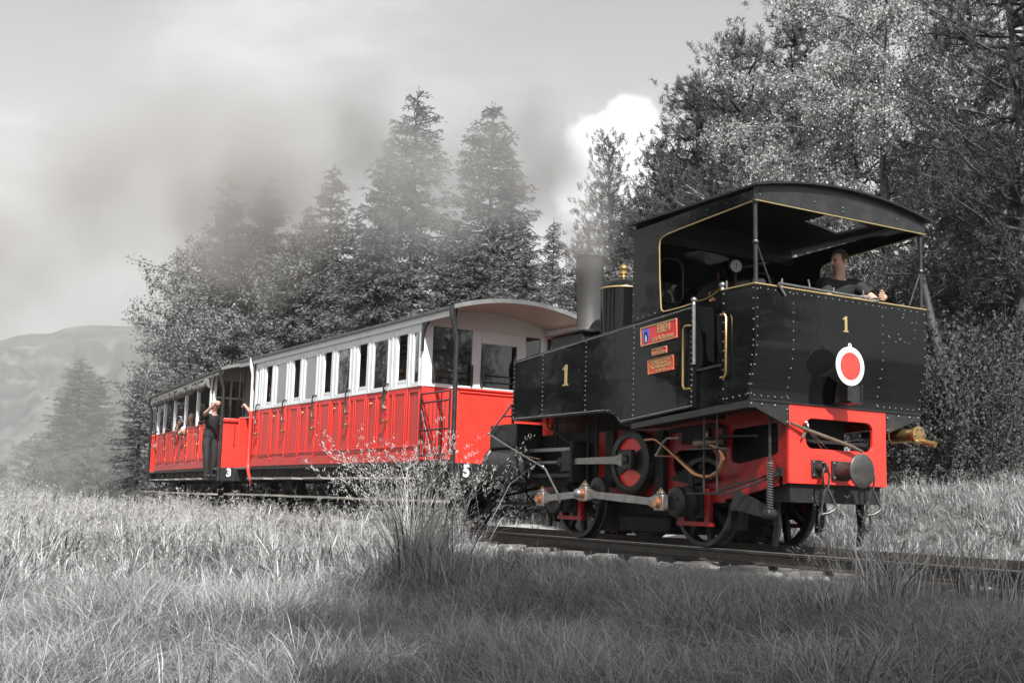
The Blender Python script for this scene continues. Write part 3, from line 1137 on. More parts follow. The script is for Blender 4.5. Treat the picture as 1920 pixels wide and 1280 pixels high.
# far trees in the haze at the left
G5 = 'hazy trees at the left edge of the meadow'
px_tree('fir_tree', SPR[0], NEEDLE, BARK, 12, 153, 672, 72, 'tall hazy fir standing out from the clump at the left', G5, 0.2, 1.6)
px_tree('fir_tree', SPR[1], NEEDLE, BARK, 12, 186, 706, 73, 'slightly shorter hazy fir right of the tall one', G5, 1.2, 1.15)
px_tree('fir_tree', SPR[2], NEEDLE, BARK, 12, 125, 735, 70, 'hazy fir left of the tall one, lowest of the three tips', G5, 1.2, 1.2)
for (u, v, Z, w, lb) in [(70, 820, 68, 1.3, 'round hazy tree at the left foot of the fir clump'), (215, 800, 69, 1.1, 'hazy leafy tree right of the firs'), (160, 840, 62, 1.6, 'low hazy bush in front of the firs'), (110, 850, 64, 1.6, 'low hazy bush left in front of the firs'),
                         (4, 868, 80, 1.1, 'small far tree cut by the left edge of the picture'), (245, 840, 66, 1.4, 'hazy shrub near the last coach')]:
    px_tree('hazy_tree', LFY[0], LEAF, BARK, 9, u, v, Z, lb, G5, u * 0.1, w)
# the trees by the photographer whose shade falls on the near grass
G6 = 'broadleaf trees beside the viewpoint'
TAL = proto(leafy_meshes(99, 15.0, 3.0, 0.58, 0.17, 34000, fill=2.0), LEAF, BARK)
for i, (x, y, w) in enumerate([(13.0, -6.3, 0.72), (15.6, -7.0, 0.85), (18.6, -6.6, 0.8), (19.2, -9.6, 0.95), (22.0, -8.4, 0.9), (22.4, -11.2, 0.95)]):
    gz = float(H(x, y))
    add_tree('broadleaf_tree', TAL[0], TAL[1], LEAF, BARK, (x, y, gz), i * 1.1, (w, w, 1.0), 'tall leafy tree beside the viewpoint that shades the near grass', 'tree', G6)


# trees round the meadow outside the picture, mirrored in the paint and the coach windows
G7 = 'trees along the near edge of the meadow'
for i, (x, y, hh) in enumerate([(-6, -17, 8), (-15, -17.5, 7), (-21, -20, 11), (-29, -19.5, 8), (-38, -21, 11), (-50, -23, 11), (1, -19, 10)]):
    add_tree('meadow_pine', PDK[0], PDK[1], PINED, BARK, (x, y, float(H(x, y))), i * 0.9, hh / 10.0, 'dark pine along the near edge of the meadow, outside the picture', 'tree', G7)
for i, (x, y, hh) in enumerate([(19, 5.5, 8), (22, 9, 10), (25, 6, 9), (24, 13, 11), (30, 10, 10), (20, 15, 10), (33, 16, 11)]):  # unseen pines added to give the rear plate something dark to mirror
    add_tree('reflection_pine', PDK[0], PDK[1], PINED, BARK, (x, y, float(H(x, y))), i * 0.9, hh / 11.5, 'unseen dark pine added to darken the reflection in the rear plate', 'tree', 'unseen pines added for the rear plate reflection')


# ------------------------------------------------------------------ grass
def tuft_mesh(seed, n, h, spread, lean, w=0.006, heads=0):
    r = np.random.default_rng(seed)
    V, Q, T = [], [], []
    for i in range(n):
        a = r.uniform(0, 2 * PI)
        rad = spread * math.sqrt(r.random())
        p = np.array([rad * math.cos(a), rad * math.sin(a), -0.03])
        hh = h * r.uniform(0.5, 1.15)
        ld = a + r.normal(0, 0.9)
        le = lean * r.uniform(0.2, 1.5) * hh
        wd = np.array([-math.sin(ld), math.cos(ld), 0]) * w * r.uniform(0.6, 1.3)
        wd = wd * 0.8 + np.array([math.cos(ld * 3), math.sin(ld * 3), 0]) * w * 0.4
        o = len(V)
        for s, ww in ((0, 1), (0.4, 0.9), (0.75, 0.6)):
            c = p + np.array([math.cos(ld) * le * s ** 2, math.sin(ld) * le * s ** 2, hh * (s - 0.28 * (le / hh) * s ** 3)])
            V += [c - wd * ww, c + wd * ww]
        c = p + np.array([math.cos(ld) * le * 1.15, math.sin(ld) * le * 1.15, hh * (1 - 0.34 * (le / hh))])
        V.append(c)
        Q += [(o, o + 1, o + 3, o + 2), (o + 2, o + 3, o + 5, o + 4)]
        T.append((o + 4, o + 5, o + 6))
        if i < heads:
            # a loose seed head at the tip
            dv = norm(np.array([math.cos(ld) * le, math.sin(ld) * le, hh * 0.5]))
            for k in range(16):
                q0 = c + dv * r.uniform(-0.16, 0.06) + r.normal(0, 0.012, 3)
                d2 = norm(dv + r.normal(0, 0.6, 3))
                sd_ = norm(np.cross(d2, r.normal(size=3)))
                o = len(V)
                l_ = r.uniform(0.02, 0.045)
                V += [q0, q0 + d2 * l_ * 0.5 + sd_ * 0.004, q0 + d2 * l_, q0 + d2 * l_ * 0.5 - sd_ * 0.004]
                Q.append((o, o + 1, o + 2, o + 3))
    return np.array(V), np.array(Q), np.array(T)


GRASS = leaf_mat('meadow_blades', (0.36, 0.36, 0.357), trans=0.35, rough=0.4, var=0.85, spec=0.4)
HAY = leaf_mat('seed_stalks', (0.42, 0.415, 0.40), trans=0.3, rough=0.5, var=0.35)


def hidden_obj(seed, m, *a, **k):
    v, q, t = tuft_mesh(seed, *a, **k)
    me = np_mesh('_tuft', v, q, m, tris=t)
    o = bpy.data.objects.new('tuft', me)
    return o


def scatter(name, pts, kinds, rots, scales, sources):
    """One stuff object: points that carry tufts through geometry nodes."""
    me = bpy.data.meshes.new(name)
    me.vertices.add(len(pts))
    me.vertices.foreach_set('co', np.asarray(pts, np.float32).ravel())
    for nm, ty, dat in (('kd', 'INT', kinds.astype(np.int32)), ('sc', 'FLOAT', scales.astype(np.float32))):
        at = me.attributes.new(nm, ty, 'POINT')
        at.data.foreach_set('value', dat)
    at = me.attributes.new('rt', 'FLOAT_VECTOR', 'POINT')
    at.data.foreach_set('vector', rots.astype(np.float32).ravel())
    o = bpy.data.objects.new(name, me)
    COL.objects.link(o)
    ng = bpy.data.node_groups.new(name, 'GeometryNodeTree')
    ng.interface.new_socket('Geometry', in_out='INPUT', socket_type='NodeSocketGeometry')
    ng.interface.new_socket('Geometry', in_out='OUTPUT', socket_type='NodeSocketGeometry')
    N, L = ng.nodes.new, ng.links.new
    gi = N('NodeGroupInput')
    go = N('NodeGroupOutput')
    jn = N('GeometryNodeJoinGeometry')

    def attr(nm, ty):
        a = N('GeometryNodeInputNamedAttribute')
        a.data_type = ty
        a.inputs[0].default_value = nm
        return a.outputs[0]
    kd, sc, rt_ = attr('kd', 'INT'), attr('sc', 'FLOAT'), attr('rt', 'FLOAT_VECTOR')
    for i, s in enumerate(sources):
        oi = N('GeometryNodeObjectInfo')
        oi.inputs['Object'].default_value = s
        cmp = N('FunctionNodeCompare')
        cmp.data_type = 'INT'
        cmp.operation = 'EQUAL'
        L(kd, cmp.inputs[2])
        cmp.inputs[3].default_value = i
        ip = N('GeometryNodeInstanceOnPoints')
        L(gi.outputs[0], ip.inputs['Points'])
        L(cmp.outputs[0], ip.inputs['Selection'])
        L(oi.outputs['Geometry'], ip.inputs['Instance'])
        e2r = N('FunctionNodeEulerToRotation')
        L(rt_, e2r.inputs[0])
        L(e2r.outputs[0], ip.inputs['Rotation'])
        L(sc, ip.inputs['Scale'])
        L(ip.outputs[0], jn.inputs[0])
    L(jn.outputs[0], go.inputs[0])
    md = o.modifiers.new('tufts', 'NODES')
    md.node_group = ng
    tag(o, kind='stuff')
    return o


def view_points(n, z0, z1, rng, margin=0.06, pw=1.0):
    """Random ground points inside the wedge the camera looks over, between two depths."""
    fw2 = Vector((CF.x, CF.y)).normalized()
    rt2 = Vector((CR.x, CR.y)).normalized()
    Z = np.sqrt(rng.uniform(z0 ** 2, z1 ** 2, n))
    X = rng.uniform(-0.448 - margin, 0.448 + margin, n) * Z
    x = CAM_P.x + fw2.x * Z + rt2.x * X
    y = CAM_P.y + fw2.y * Z + rt2.y * X
    return x, y, Z


near_srcs = [hidden_obj(41, GRASS, 46, 0.24, 0.13, 0.9, w=0.0022), hidden_obj(42, GRASS, 46, 0.32, 0.13, 1.2, w=0.0025), hidden_obj(43, GRASS, 46, 0.20, 0.15, 1.4, w=0.003), hidden_obj(44, GRASS, 30, 0.44, 0.12, 0.8, w=0.0022), hidden_obj(45, HAY, 9, 0.62, 0.10, 0.45, w=0.0018, heads=6)]
srcs = [hidden_obj(1, GRASS, 34, 0.30, 0.12, 0.55), hidden_obj(2, GRASS, 34, 0.38, 0.12, 0.75), hidden_obj(3, GRASS, 30, 0.26, 0.14, 1.0),
        hidden_obj(4, GRASS, 30, 0.46, 0.10, 0.45), hidden_obj(5, HAY, 9, 0.62, 0.10, 0.35, w=0.0028, heads=6), hidden_obj(6, GRASS, 60, 0.34, 0.30, 0.8, w=0.011)]
gp, gk, gs = [], [], []


def noise2(x, y):
    return np.sin(x * 0.9 + 1.3 * np.sin(y * 0.7)) * np.cos(y * 1.1 + 0.8 * np.sin(x * 0.6)) * 0.5 + 0.5 * np.sin(x * 2.3 + y * 1.7) * np.cos(y * 2.9 - x)


for (n, a, b, kk, ss) in [(13000, 1.7, 5.0, (0, 1, 2, 3, 4), (0.62, 0.95)), (30000, 5.0, 11.0, (0, 1, 2, 3, 4), (0.7, 1.15)), (26000, 11.0, 24.0, (0, 1, 2, 3, 4, 5), (0.65, 1.1)), (22000, 24.0, 75.0, (0, 1, 2, 5, 5, 4), (0.8, 1.3))]:
    x, y, Z = view_points(n, a, b, RNG)
    d = y - track_y(x)
    pr_ = np.where(np.abs(d) < 1.15, 0.0, np.clip((np.abs(d) - 1.15) / 0.8, 0, 1))
    pathm = (d > 1.3) & (d < 4.7) & (x < -2.2)
    pr_ = np.where(pathm, 0.02, pr_)
    pr_ = np.where((d > 6) & (x > -30), 0.25, pr_)
    keep = RNG.random(n) < pr_
    x, y, Z = x[keep], y[keep], Z[keep]
    nn = noise2(x, y)
    d = y - track_y(x)
    s = RNG.uniform(ss[0] * 0.8, ss[1] * 1.1, len(x)) * (1 + 0.42 * nn)
    gz_ = H(x, y)
    lim = 0.40 * (1 - np.clip((y + 8.3) / 7.8, 0, 1)) - gz_ - 0.09
    s = np.where((d < -1.0) & (x > -3.4), np.minimum(s, np.clip(lim, 0.06, 2) / 0.40 * RNG.uniform(0.7, 1.05, len(x))), s)
    s = np.where(d > 1.0, s * 0.62, s)
    s = np.where((x < -5) & (d < 0) & (d > -4), s * 0.85, s)
    k = RNG.choice(np.array(kk), len(x))
    k = np.where((k == 4) & (RNG.random(len(x)) < 0.55), 1, k)
    k = np.where((k == 4) & (d < -0.9) & (x > -3.4), 0, k)
    k = np.where((k == 3) & (d < -0.9) & (d > -4) & (x > -3.4), 2, k)
    gp.append(np.stack([x, y, H(x, y)], 1))
    gk.append(k + (6 if b < 12 else 0))
    gs.append(s)
gp, gk, gs = np.concatenate(gp), np.concatenate(gk), np.concatenate(gs)
rot = np.stack([RNG.normal(0, 0.2, len(gp)), RNG.normal(0, 0.2, len(gp)), RNG.uniform(0, 2 * PI, len(gp))], 1)
scatter('meadow_grass', gp, gk, rot, gs, srcs + near_srcs)

# the tall clump of flowering grass in front of the coach, and taller stalks by the rail
tsrc = [hidden_obj(11, HAY, 12, 1.15, 0.16, 0.42, w=0.003, heads=12), hidden_obj(12, GRASS, 40, 0.80, 0.20, 0.6, w=0.006), hidden_obj(13, GRASS, 26, 0.62, 0.14, 0.5, w=0.005), hidden_obj(14, HAY, 6, 0.85, 0.10, 0.5, w=0.0035, heads=3)]
tp_, tk_, ts_ = [], [], []
for (u, Z, su, sz_, n, kk, s0, s1) in [(800, 11.2, 30, 0.4, 22, (0, 0, 1, 2), 0.85, 1.08), (775, 11.6, 16, 0.4, 8, (0, 0, 1), 0.9, 1.12), (838, 10.6, 26, 0.4, 12, (1, 2, 2), 0.55, 0.75), (900, 10.4, 30, 0.4, 12, (1, 2), 0.42, 0.6), (690, 12.2, 50, 0.8, 12, (2, 3), 0.5, 0.75),
                                 (600, 14, 60, 1.0, 22, (2, 3), 0.6, 0.85), (480, 18, 90, 1.5, 26, (2, 3), 0.6, 0.9), (340, 22, 60, 1.0, 14, (3,), 0.6, 0.8), (1065, 9.6, 22, 0.4, 12, (2,), 0.5, 0.75), (1575, 8.0, 40, 0.5, 8, (2, 3), 0.45, 0.7), (1640, 8.3, 60, 0.5, 14, (2, 3), 0.55, 0.9), (1780, 8.0, 70, 0.5, 14, (2, 3), 0.55, 0.85), (370, 7.2, 60, 0.6, 20, (1, 2), 0.5, 0.8), (650, 8.0, 50, 0.7, 14, (2, 2, 1), 0.6, 0.8), (100, 5.4, 90, 0.5, 14, (3,), 0.4, 0.6)]:
    for i in range(n):
        uu, zz_ = RNG.normal(u, su), RNG.normal(Z, sz_ * 0.5)
        p = at_px(uu, 900, zz_)
        if abs(p.y - float(track_y(p.x))) < 1.15:
            continue
        tp_.append((p.x, p.y, float(H(p.x, p.y))))
        tk_.append(RNG.choice(kk))
        ts_.append(RNG.uniform(s0, s1) * (1.2 if -2.9 < p.x < 0.3 and zz_ > 9 else 1.3 if uu > 1400 else 1.0))
# plumes along the sunlit bank on the far side
for i in range(150):
    x = RNG.uniform(-2.4, 3.2)
    y = RNG.uniform(2.6, 4.6)
    tp_.append((x, y, float(H(x, y))))
    tk_.append(RNG.choice((3, 3, 2)))
    ts_.append(RNG.uniform(0.35, 0.6))
tp_, tk_, ts_ = np.array(tp_), np.array(tk_), np.array(ts_)
rot = np.stack([RNG.normal(0, 0.08, len(tp_)), RNG.normal(0, 0.08, len(tp_)), RNG.uniform(0, 2 * PI, len(tp_))], 1)
scatter('tall_grass', tp_, tk_, rot, ts_, tsrc)


# ------------------------------------------------------------------ smoke
def smoke(name, blobs, res, dens, noise_scale, seed, col=(0.60, 0.59, 0.575)):
    P = np.array([b[0][:] for b in blobs])
    R_ = np.array([b[1] for b in blobs])
    lo = (P - R_[:, None]).min(0) - 0.2
    hi = (P + R_[:, None]).max(0) + 0.2
    M = bpy.data.materials.new(name)
    M.use_nodes = True
    nt = M.node_tree
    nt.nodes.clear()
    out = nt.nodes.new('ShaderNodeOutputMaterial')
    pv_ = nt.nodes.new('ShaderNodeVolumePrincipled')
    pv_.inputs['Color'].default_value = (*col, 1)
    pv_.inputs['Density'].default_value = dens
    pv_.inputs['Anisotropy'].default_value = 0.1
    nt.links.new(pv_.outputs[0], out.inputs['Volume'])
    ng = bpy.data.node_groups.new(name, 'GeometryNodeTree')
    ng.interface.new_socket('Geometry', in_out='OUTPUT', socket_type='NodeSocketGeometry')
    N, L = ng.nodes.new, ng.links.new
    go = N('NodeGroupOutput')
    pos = N('GeometryNodeInputPosition')
    nz = N('ShaderNodeTexNoise')
    nz.inputs['Scale'].default_value = noise_scale
    nz.inputs['Detail'].default_value = 7
    nz.inputs['Roughness'].default_value = 0.64
    L(pos.outputs[0], nz.inputs['Vector'])
    # warp the position so the puffs are ragged
    wv = N('ShaderNodeVectorMath')
    wv.operation = 'MULTIPLY_ADD'
    L(nz.outputs['Color'], wv.inputs[0])
    a = 0.95 / noise_scale
    wv.inputs[1].default_value = (a, a, a)
    L(pos.outputs[0], wv.inputs[2])
    last = None
    for (c, r, w) in blobs:
        ds = N('ShaderNodeVectorMath')
        ds.operation = 'DISTANCE'
        L(wv.outputs[0], ds.inputs[0])
        ds.inputs[1].default_value = (c[0] + a / 2, c[1] + a / 2, c[2] + a / 2)
        mr = N('ShaderNodeMapRange')
        mr.interpolation_type = 'SMOOTHSTEP'
        mr.inputs['From Min'].default_value = r
        mr.inputs['From Max'].default_value = r * 0.15
        mr.inputs['To Min'].default_value = 0
        mr.inputs['To Max'].default_value = w
        L(ds.outputs['Value'], mr.inputs['Value'])
        if last is None:
            last = mr.outputs[0]
        else:
            mx = N('ShaderNodeMath')
            mx.operation = 'ADD'
            L(last, mx.inputs[0])
            L(mr.outputs[0], mx.inputs[1])
            last = mx.outputs[0]
    mr = N('ShaderNodeMapRange')
    mr.inputs['From Min'].default_value = 0.40
    mr.inputs['From Max'].default_value = 0.64
    mr.inputs['To Min'].default_value = 0.22
    mr.inputs['To Max'].default_value = 1.8
    L(nz.outputs[0], mr.inputs['Value'])
    mu = N('ShaderNodeMath')
    mu.operation = 'MULTIPLY'
    L(last, mu.inputs[0])
    L(mr.outputs[0], mu.inputs[1])
    vc = N('GeometryNodeVolumeCube')
    L(mu.outputs[0], vc.inputs['Density'])
    vc.inputs['Min'].default_value = tuple(lo)
    vc.inputs['Max'].default_value = tuple(hi)
    for i, k in enumerate('XYZ'):
        vc.inputs['Resolution ' + k].default_value = max(8, int((hi[i] - lo[i]) / res))
    sm = N('GeometryNodeSetMaterial')
    sm.inputs['Material'].default_value = M
    L(vc.outputs[0], sm.inputs[0])
    L(sm.outputs[0], go.inputs[0])
    me = bpy.data.meshes.new(name)
    me.materials.append(M)
    o = bpy.data.objects.new(name, me)
    COL.objects.link(o)
    md = o.modifiers.new('puffs', 'NODES')
    md.node_group = ng
    tag(o, kind='stuff')
    return o


B = lambda u, v, Z, r, w: (at_px(u, v, Z), r, w)
smoke('smoke', [B(1106, 470, 14.55, 0.30, 1.6), B(1104, 440, 14.6, 0.42, 1.4), B(1096, 405, 14.8, 0.55, 1.3), B(1075, 370, 15.1, 0.75, 1.1), B(1040, 335, 15.5, 0.95, 1.3), B(1015, 280, 16.0, 1.0, 1.3), B(975, 230, 16.4, 0.95, 0.9),
                B(990, 345, 16.4, 0.9, 1.0), B(920, 310, 17.5, 1.25, 0.62), B(850, 350, 18.5, 1.4, 0.62), B(770, 370, 19.5, 1.7, 0.8), B(700, 220, 20.5, 1.7, 0.5), B(650, 290, 21, 1.8, 0.5)], 0.11, 0.62, 0.75, 1, (0.50, 0.493, 0.485))
smoke('smoke', [B(600, 230, 22.5, 2.2, 0.5), B(545, 290, 24, 2.4, 0.7), B(480, 390, 25, 2.5, 1.0), B(430, 345, 26, 2.6, 0.95), B(390, 430, 27, 2.0, 0.7), B(330, 270, 28, 2.7, 0.5), B(230, 330, 30, 2.8, 0.6), B(130, 370, 32, 3.0, 0.5), B(30, 430, 34, 3.4, 0.5), B(-30, 520, 35, 3.0, 0.5)], 0.24, 0.36, 0.36, 2, (0.57, 0.55, 0.525))
smoke('smoke', [B(60, 720, 46, 7.0, 0.5), B(160, 760, 48, 7.0, 0.6), B(230, 830, 50, 6.0, 0.6), B(110, 860, 50, 6.0, 0.4)], 0.6, 0.16, 0.018, 3)
# ------------------------------------------------------------------ the locomotive
LOCO = empty('steam_locomotive', (0, 0, 0), label='small black rack steam locomotive with red frames, number 1, at the head of the train', cat='locomotive')
HW = 1.154


def rivets(pts, r, axis, name, m=None, parent=None):
    """Small domed rivet heads along a list of points, one joined part."""
    b = MB()
    ax = Vector(axis)
    for p in pts:
        b.lathe([(r, 0.0), (r * 0.86, r * 0.38), (r * 0.45, r * 0.66), (0.0005, r * 0.74)], p, ax, 6)
    o = b.build(name, m or RIVET, parent or LOCO, fix=False)
    tag(o, kind='stuff')
    return o


RIVET = mat('rivet_glint', (0.13, 0.13, 0.128), rough=0.25, metal=0.75)  # lighter than the black plates, so sun glints are partly in the colour


def line(a, b, step):
    a, b = Vector(a), Vector(b)
    n = max(1, int((b - a).length / step))
    return [a + (b - a) * (i / n) for i in range(n + 1)]


# side tanks
TANK = [(-3.0, 1.402), (-0.97, 1.402), (-0.90, 1.392), (-0.84, 1.373), (-0.79, 1.345), (-0.745, 1.31), (-0.70, 1.262), (0.527, 1.365), (0.522, 2.401), (-3.02, 2.155)]
tank_side = {}
for sg in (-1, 1):
    b = MB().prism(TANK, 'y', sg * HW, sg * 0.56)
    o = b.build('side_tank', BLACK, LOCO, bevel=0.012)
    tank_side[sg] = o
    yy = sg * (HW + 0.001)
    off = 0.035
    pts = line((-2.985, yy, 2.13), (0.50, yy, 2.372), 0.041) + line((-2.975, yy, 1.43), (-0.97, yy, 1.43), 0.041)
    cv = [(-0.97, 1.43), (-0.885, 1.418), (-0.815, 1.385), (-0.755, 1.34), (-0.685, 1.292)]
    for i in range(4):
        pts += line((cv[i][0], yy, cv[i][1]), (cv[i + 1][0], yy, cv[i + 1][1]), 0.041)
    pts += line((-0.66, yy, 1.295), (0.50, yy, 1.392), 0.041)
    for x in (-2.982, -2.297, -1.375, -0.46, 0.505):
        zt = 2.155 + (x + 3.02) * 0.0695 - 0.05
        zb = 1.45 if x < -0.9 else 1.29 + (x + 0.68) * 0.083 + 0.04
        pts += line((x, yy, zb), (x, yy, zt), 0.052)
    rivets(pts, 0.0115, (0, sg, 0), 'rivets')
    # footplate angle below the tank and cab
    MB().prism([(-0.505, 1.204), (1.34, 1.331), (1.34, 1.408), (-0.505, 1.262)], 'y', sg * (HW - 0.004), sg * (HW - 0.07)).build('footplate_edge', SATIN, LOCO, bevel=0.004)
    MB().prism([(-0.70, 1.25), (1.33, 1.39), (1.33, 1.403), (-0.70, 1.262)], 'y', sg * (HW - 0.07), sg * 0.30).build('footplate', SATIN, LOCO)

# boiler, smokebox, chimney, dome
MB().lathe([(0.50, -3.55), (0.52, -3.5), (0.52, -2.65), (0.505, -2.6), (0.505, -0.5)], (0, 0, 1.80), (1, 0, 0.0), 32).build('boiler', BLACK, LOCO)
MB().lathe([(0.44, 0), (0.44, -0.04), (0.30, -0.07), (0.05, -0.09)], (-3.55, 0, 1.80), (1, 0, 0), 28).build('smokebox_door', SATIN, LOCO)
MB().box(-3.42, -2.68, -0.34, 0.34, 2.28, 2.57).box(-3.50, -2.62, -0.40, 0.40, 2.57, 2.605).build('chimney_saddle', SATIN, LOCO, bevel=0.01)
ch = MB().lathe([(0.215, 2.60), (0.205, 2.625), (0.172, 2.65), (0.158, 2.70), (0.166, 3.0), (0.178, 3.40), (0.185, 3.60), (0.193, 3.615), (0.20, 3.64), (0.193, 3.662), (0.176, 3.662), (0.170, 3.55), (0.16, 3.0)], (-3.05, 0, 0), (0, 0, 1), 36).build('chimney', STACK, LOCO)
MB().ring((-3.05, 0, 3.638), (0, 0, 1), 0.192, 0.016, 36).build('chimney_rim', SATIN, ch)
b = MB()
for k in range(10):
    a = 2 * PI * k / 10
    b.lathe([(0.014, 0), (0.014, 0.014), (0.008, 0.02)], (-3.05 + 0.2 * math.cos(a), 0.2 * math.sin(a), 2.612), (0, 0, 1), 6)
tag(b.build('foot_bolts', RIVET, ch), kind='stuff')
dm = MB().lathe([(0.33, 2.25), (0.30, 2.33), (0.285, 2.42), (0.282, 3.08), (0.285, 3.10), (0.272, 3.13), (0.24, 3.175), (0.17, 3.215), (0.09, 3.235), (0.05, 3.24)], (-2.29, 0, 0), (0, 0, 1), 36).build('steam_dome', BLACK, LOCO)
MB().ring((-2.29, 0, 3.092), (0, 0, 1), 0.286, 0.012, 40).build('dome_band', GOLD, dm)
MB().lathe([(0.055, 3.235), (0.062, 3.25), (0.04, 3.265), (0.036, 3.285), (0.06, 3.30), (0.06, 3.325), (0.045, 3.335), (0.05, 3.35), (0.062, 3.375), (0.05, 3.405), (0.022, 3.425), (0.004, 3.44)], (-2.29, 0, 0), (0, 0, 1), 20).build('dome_finial', BRASS, dm)

# cab: front wall with two spectacle windows, front side pillars, roof, posts
fz0, fz1 = 2.34, 3.36
for sg in (-1, 1):
    out = loop_rect(0.0, 1.14, fz0, fz1, 32)
    inn = loop_round(0.50, 0.83, 2.60, 3.10, 0.12, 32)
    if sg < 0:
        out = [(-u, w) for u, w in out]
        inn = [(-u, w) for u, w in inn]
    MB().holed(out, inn, 'x', -0.485, -0.47).build('cab_front', BLACK, LOCO)
    wf = MB()
    pts = [(-0.462, u, w) for u, w in inn]
    wf.tube(pts + [pts[0]], 0.012, 6)
    wf.build('spectacle_rim', SATIN, LOCO)
    gl = MB().prism([(u, w) for u, w in inn], 'x', -0.478, -0.476).build('spectacle_glass', CLEAR, LOCO, smooth=False)
    # side pillar sheet with a curved rear edge
    SP = [(-0.50, 2.36), (0.52, 2.43), (0.52, 2.395), (0.52, 2.402)]
    poly = [(-0.50, 2.335), (0.03, 2.372), (0.005, 2.42), (-0.02, 2.75), (-0.032, 3.10), (-0.02, 3.15), (0.02, 3.185), (0.10, 3.20), (0.30, 3.215), (1.40, 3.275), (1.40, 3.29), (1.39, 3.40), (-0.50, 3.345)]
    MB().prism(poly, 'y', sg * (HW - 0.003), sg * (HW - 0.020)).build('cab_side', BLACK, LOCO, bevel=0.002)
    MB().tube([(1.40, sg * HW, 3.272), (0.30, sg * HW, 3.212), (0.10, sg * HW, 3.197), (0.02, sg * HW, 3.182), (-0.022, sg * HW, 3.148), (-0.034, sg * HW, 3.10), (-0.022, sg * HW, 2.75), (0.004, sg * HW, 2.44), (0.02, sg * HW, 2.41), (0.05, sg * HW, 2.39), (0.30, sg * HW, 2.396), (0.525, sg * HW, 2.412)], 0.007, 6).build('gilt_beading', GOLD, LOCO)
    rivets(line((-0.485, sg * HW, 2.40), (-0.49, sg * HW, 3.25), 0.115) + line((-0.40, sg * HW, 2.372), (0.0, sg * HW, 2.40), 0.10) + line((-0.40, sg * HW, 3.29), (1.30, sg * HW, 3.34), 0.27), 0.011, (0, sg, 0), 'rivets')
    # rear roof posts and braces
    MB().tube([(1.40, sg * 1.12, 2.46), (1.40, sg * 1.13, 3.30)], 0.020, 10).lathe([(0.03, 0), (0.035, 0.02), (0.03, 0.05)], (1.40, sg * 1.13, 3.25), (0, 0, 1), 10).ball((1.40, sg * 1.125, 2.88), 0.032, 8).build('roof_post', SATIN, LOCO)
    MB().tube([(1.40, sg * 1.12, 2.88), (1.40, sg * 0.94, 2.50)], 0.010, 8).build('post_brace', SATIN, LOCO)
    # grab posts and brass handrails either side of the doorway
    for (x, bulge, zt, zb) in ((0.49, -0.075, 2.19, 1.56), (0.985, 0.075, 2.235, 1.63)):
        y = sg * (HW + 0.035)
        xb = x + bulge
        MB().tube([(x, sg * HW, zt), (x, y, zt), (xb - bulge * 0.3, y, zt - 0.002), (xb, y, zt - 0.035), (xb, y, zb + 0.035), (xb - bulge * 0.3, y, zb), (x, y, zb), (x, sg * HW, zb)], 0.0115, 8).build('door_handrail', BRASS, LOCO)
    MB().tube([(0.535, sg * (HW - 0.01), 1.80), (0.525, sg * (HW - 0.01), 2.42)], 0.018, 8).build('door_pillar', STEEL, LOCO)
    MB().ball((0.525, sg * (HW - 0.01), 2.45), 0.03, 10).lathe([(0.022, 0), (0.014, 0.03)], (0.525, sg * (HW - 0.01), 2.405), (0, 0, 1), 8).build('pillar_ball', STEEL, LOCO)
    MB().ball((0.955, sg * (HW - 0.01), 2.535), 0.03, 10).lathe([(0.022, 0), (0.014, 0.05)], (0.955, sg * (HW - 0.01), 2.48), (0, 0, 1), 8).build('pillar_ball', STEEL, LOCO)
    MB().tube([(0.53 + 0.42 * t, sg * (HW - 0.01), 2.44 + 0.08 * t - 0.16 * t * (1 - t)) for t in [i / 10 for i in range(11)]], 0.006, 5).build('door_chain', BRASS, LOCO)
    MB().prism([(0.535, 1.36), (0.955, 1.39), (0.955, 1.755), (0.535, 1.725)], 'y', sg * (HW - 0.05), sg * (HW - 0.065)).build('cab_door', BLACK, LOCO, bevel=0.004)
    MB().prism([(0.53, 1.73), (0.965, 1.76), (0.965, 1.785), (0.53, 1.755)], 'y', sg * (HW - 0.04), sg * (HW - 0.075)).build('door_capping', SATIN, LOCO)

# roof: a curved sheet with an opened hatch on each side, fascia boards
def roof_z(y):
    return 3.565 - 0.10 * (y / 1.0) ** 2


rf = MB()
ys = [-1.20, -1.0, -0.70, -0.468, -0.22, 0.0, 0.22, 0.48, 0.72, 0.98, 1.12, 1.20]
xs_ = [-0.57, 0.40, 0.70, 0.84, 1.50]
hatch = lambda i, j: (xs_[i] >= 0.70 and xs_[i + 1] <= 0.85 and ys[j] >= -0.71 and ys[j + 1] <= -0.46) or (xs_[i] >= 0.40 and xs_[i + 1] <= 0.85 and ys[j] >= 0.47 and ys[j + 1] <= 0.99)
for i in range(len(xs_) - 1):
    for j in range(len(ys) - 1):
        if hatch(i, j):
            continue
        y0, y1 = ys[j], ys[j + 1]
        top = [(y0, roof_z(y0)), (y1, roof_z(y1)), (y1, roof_z(y1) - 0.022), (y0, roof_z(y0) - 0.022)]
        rf.prism(top, 'x', xs_[i], xs_[i + 1])
o = rf.build('cab_roof', ROOFBLK, LOCO, smooth=False)
fas = [(-1.165, 3.272)] + [(y, roof_z(y) - 0.024) for y in np.linspace(-1.165, 1.165, 15)] + [(1.165, 3.272)]
MB().prism(fas, 'x', 1.415, 1.432).build('rear_fascia', SATIN, LOCO, smooth=False)
MB().tube([(1.438, -1.165, 3.272), (1.438, 1.165, 3.272)], 0.006, 6).build('gilt_beading', GOLD, LOCO)
MB().prism([(-1.14, 3.255), (1.14, 3.255), (1.14, 3.35), (-1.14, 3.35)], 'x', -0.468, -0.44).build('front_fascia', SATIN, LOCO)
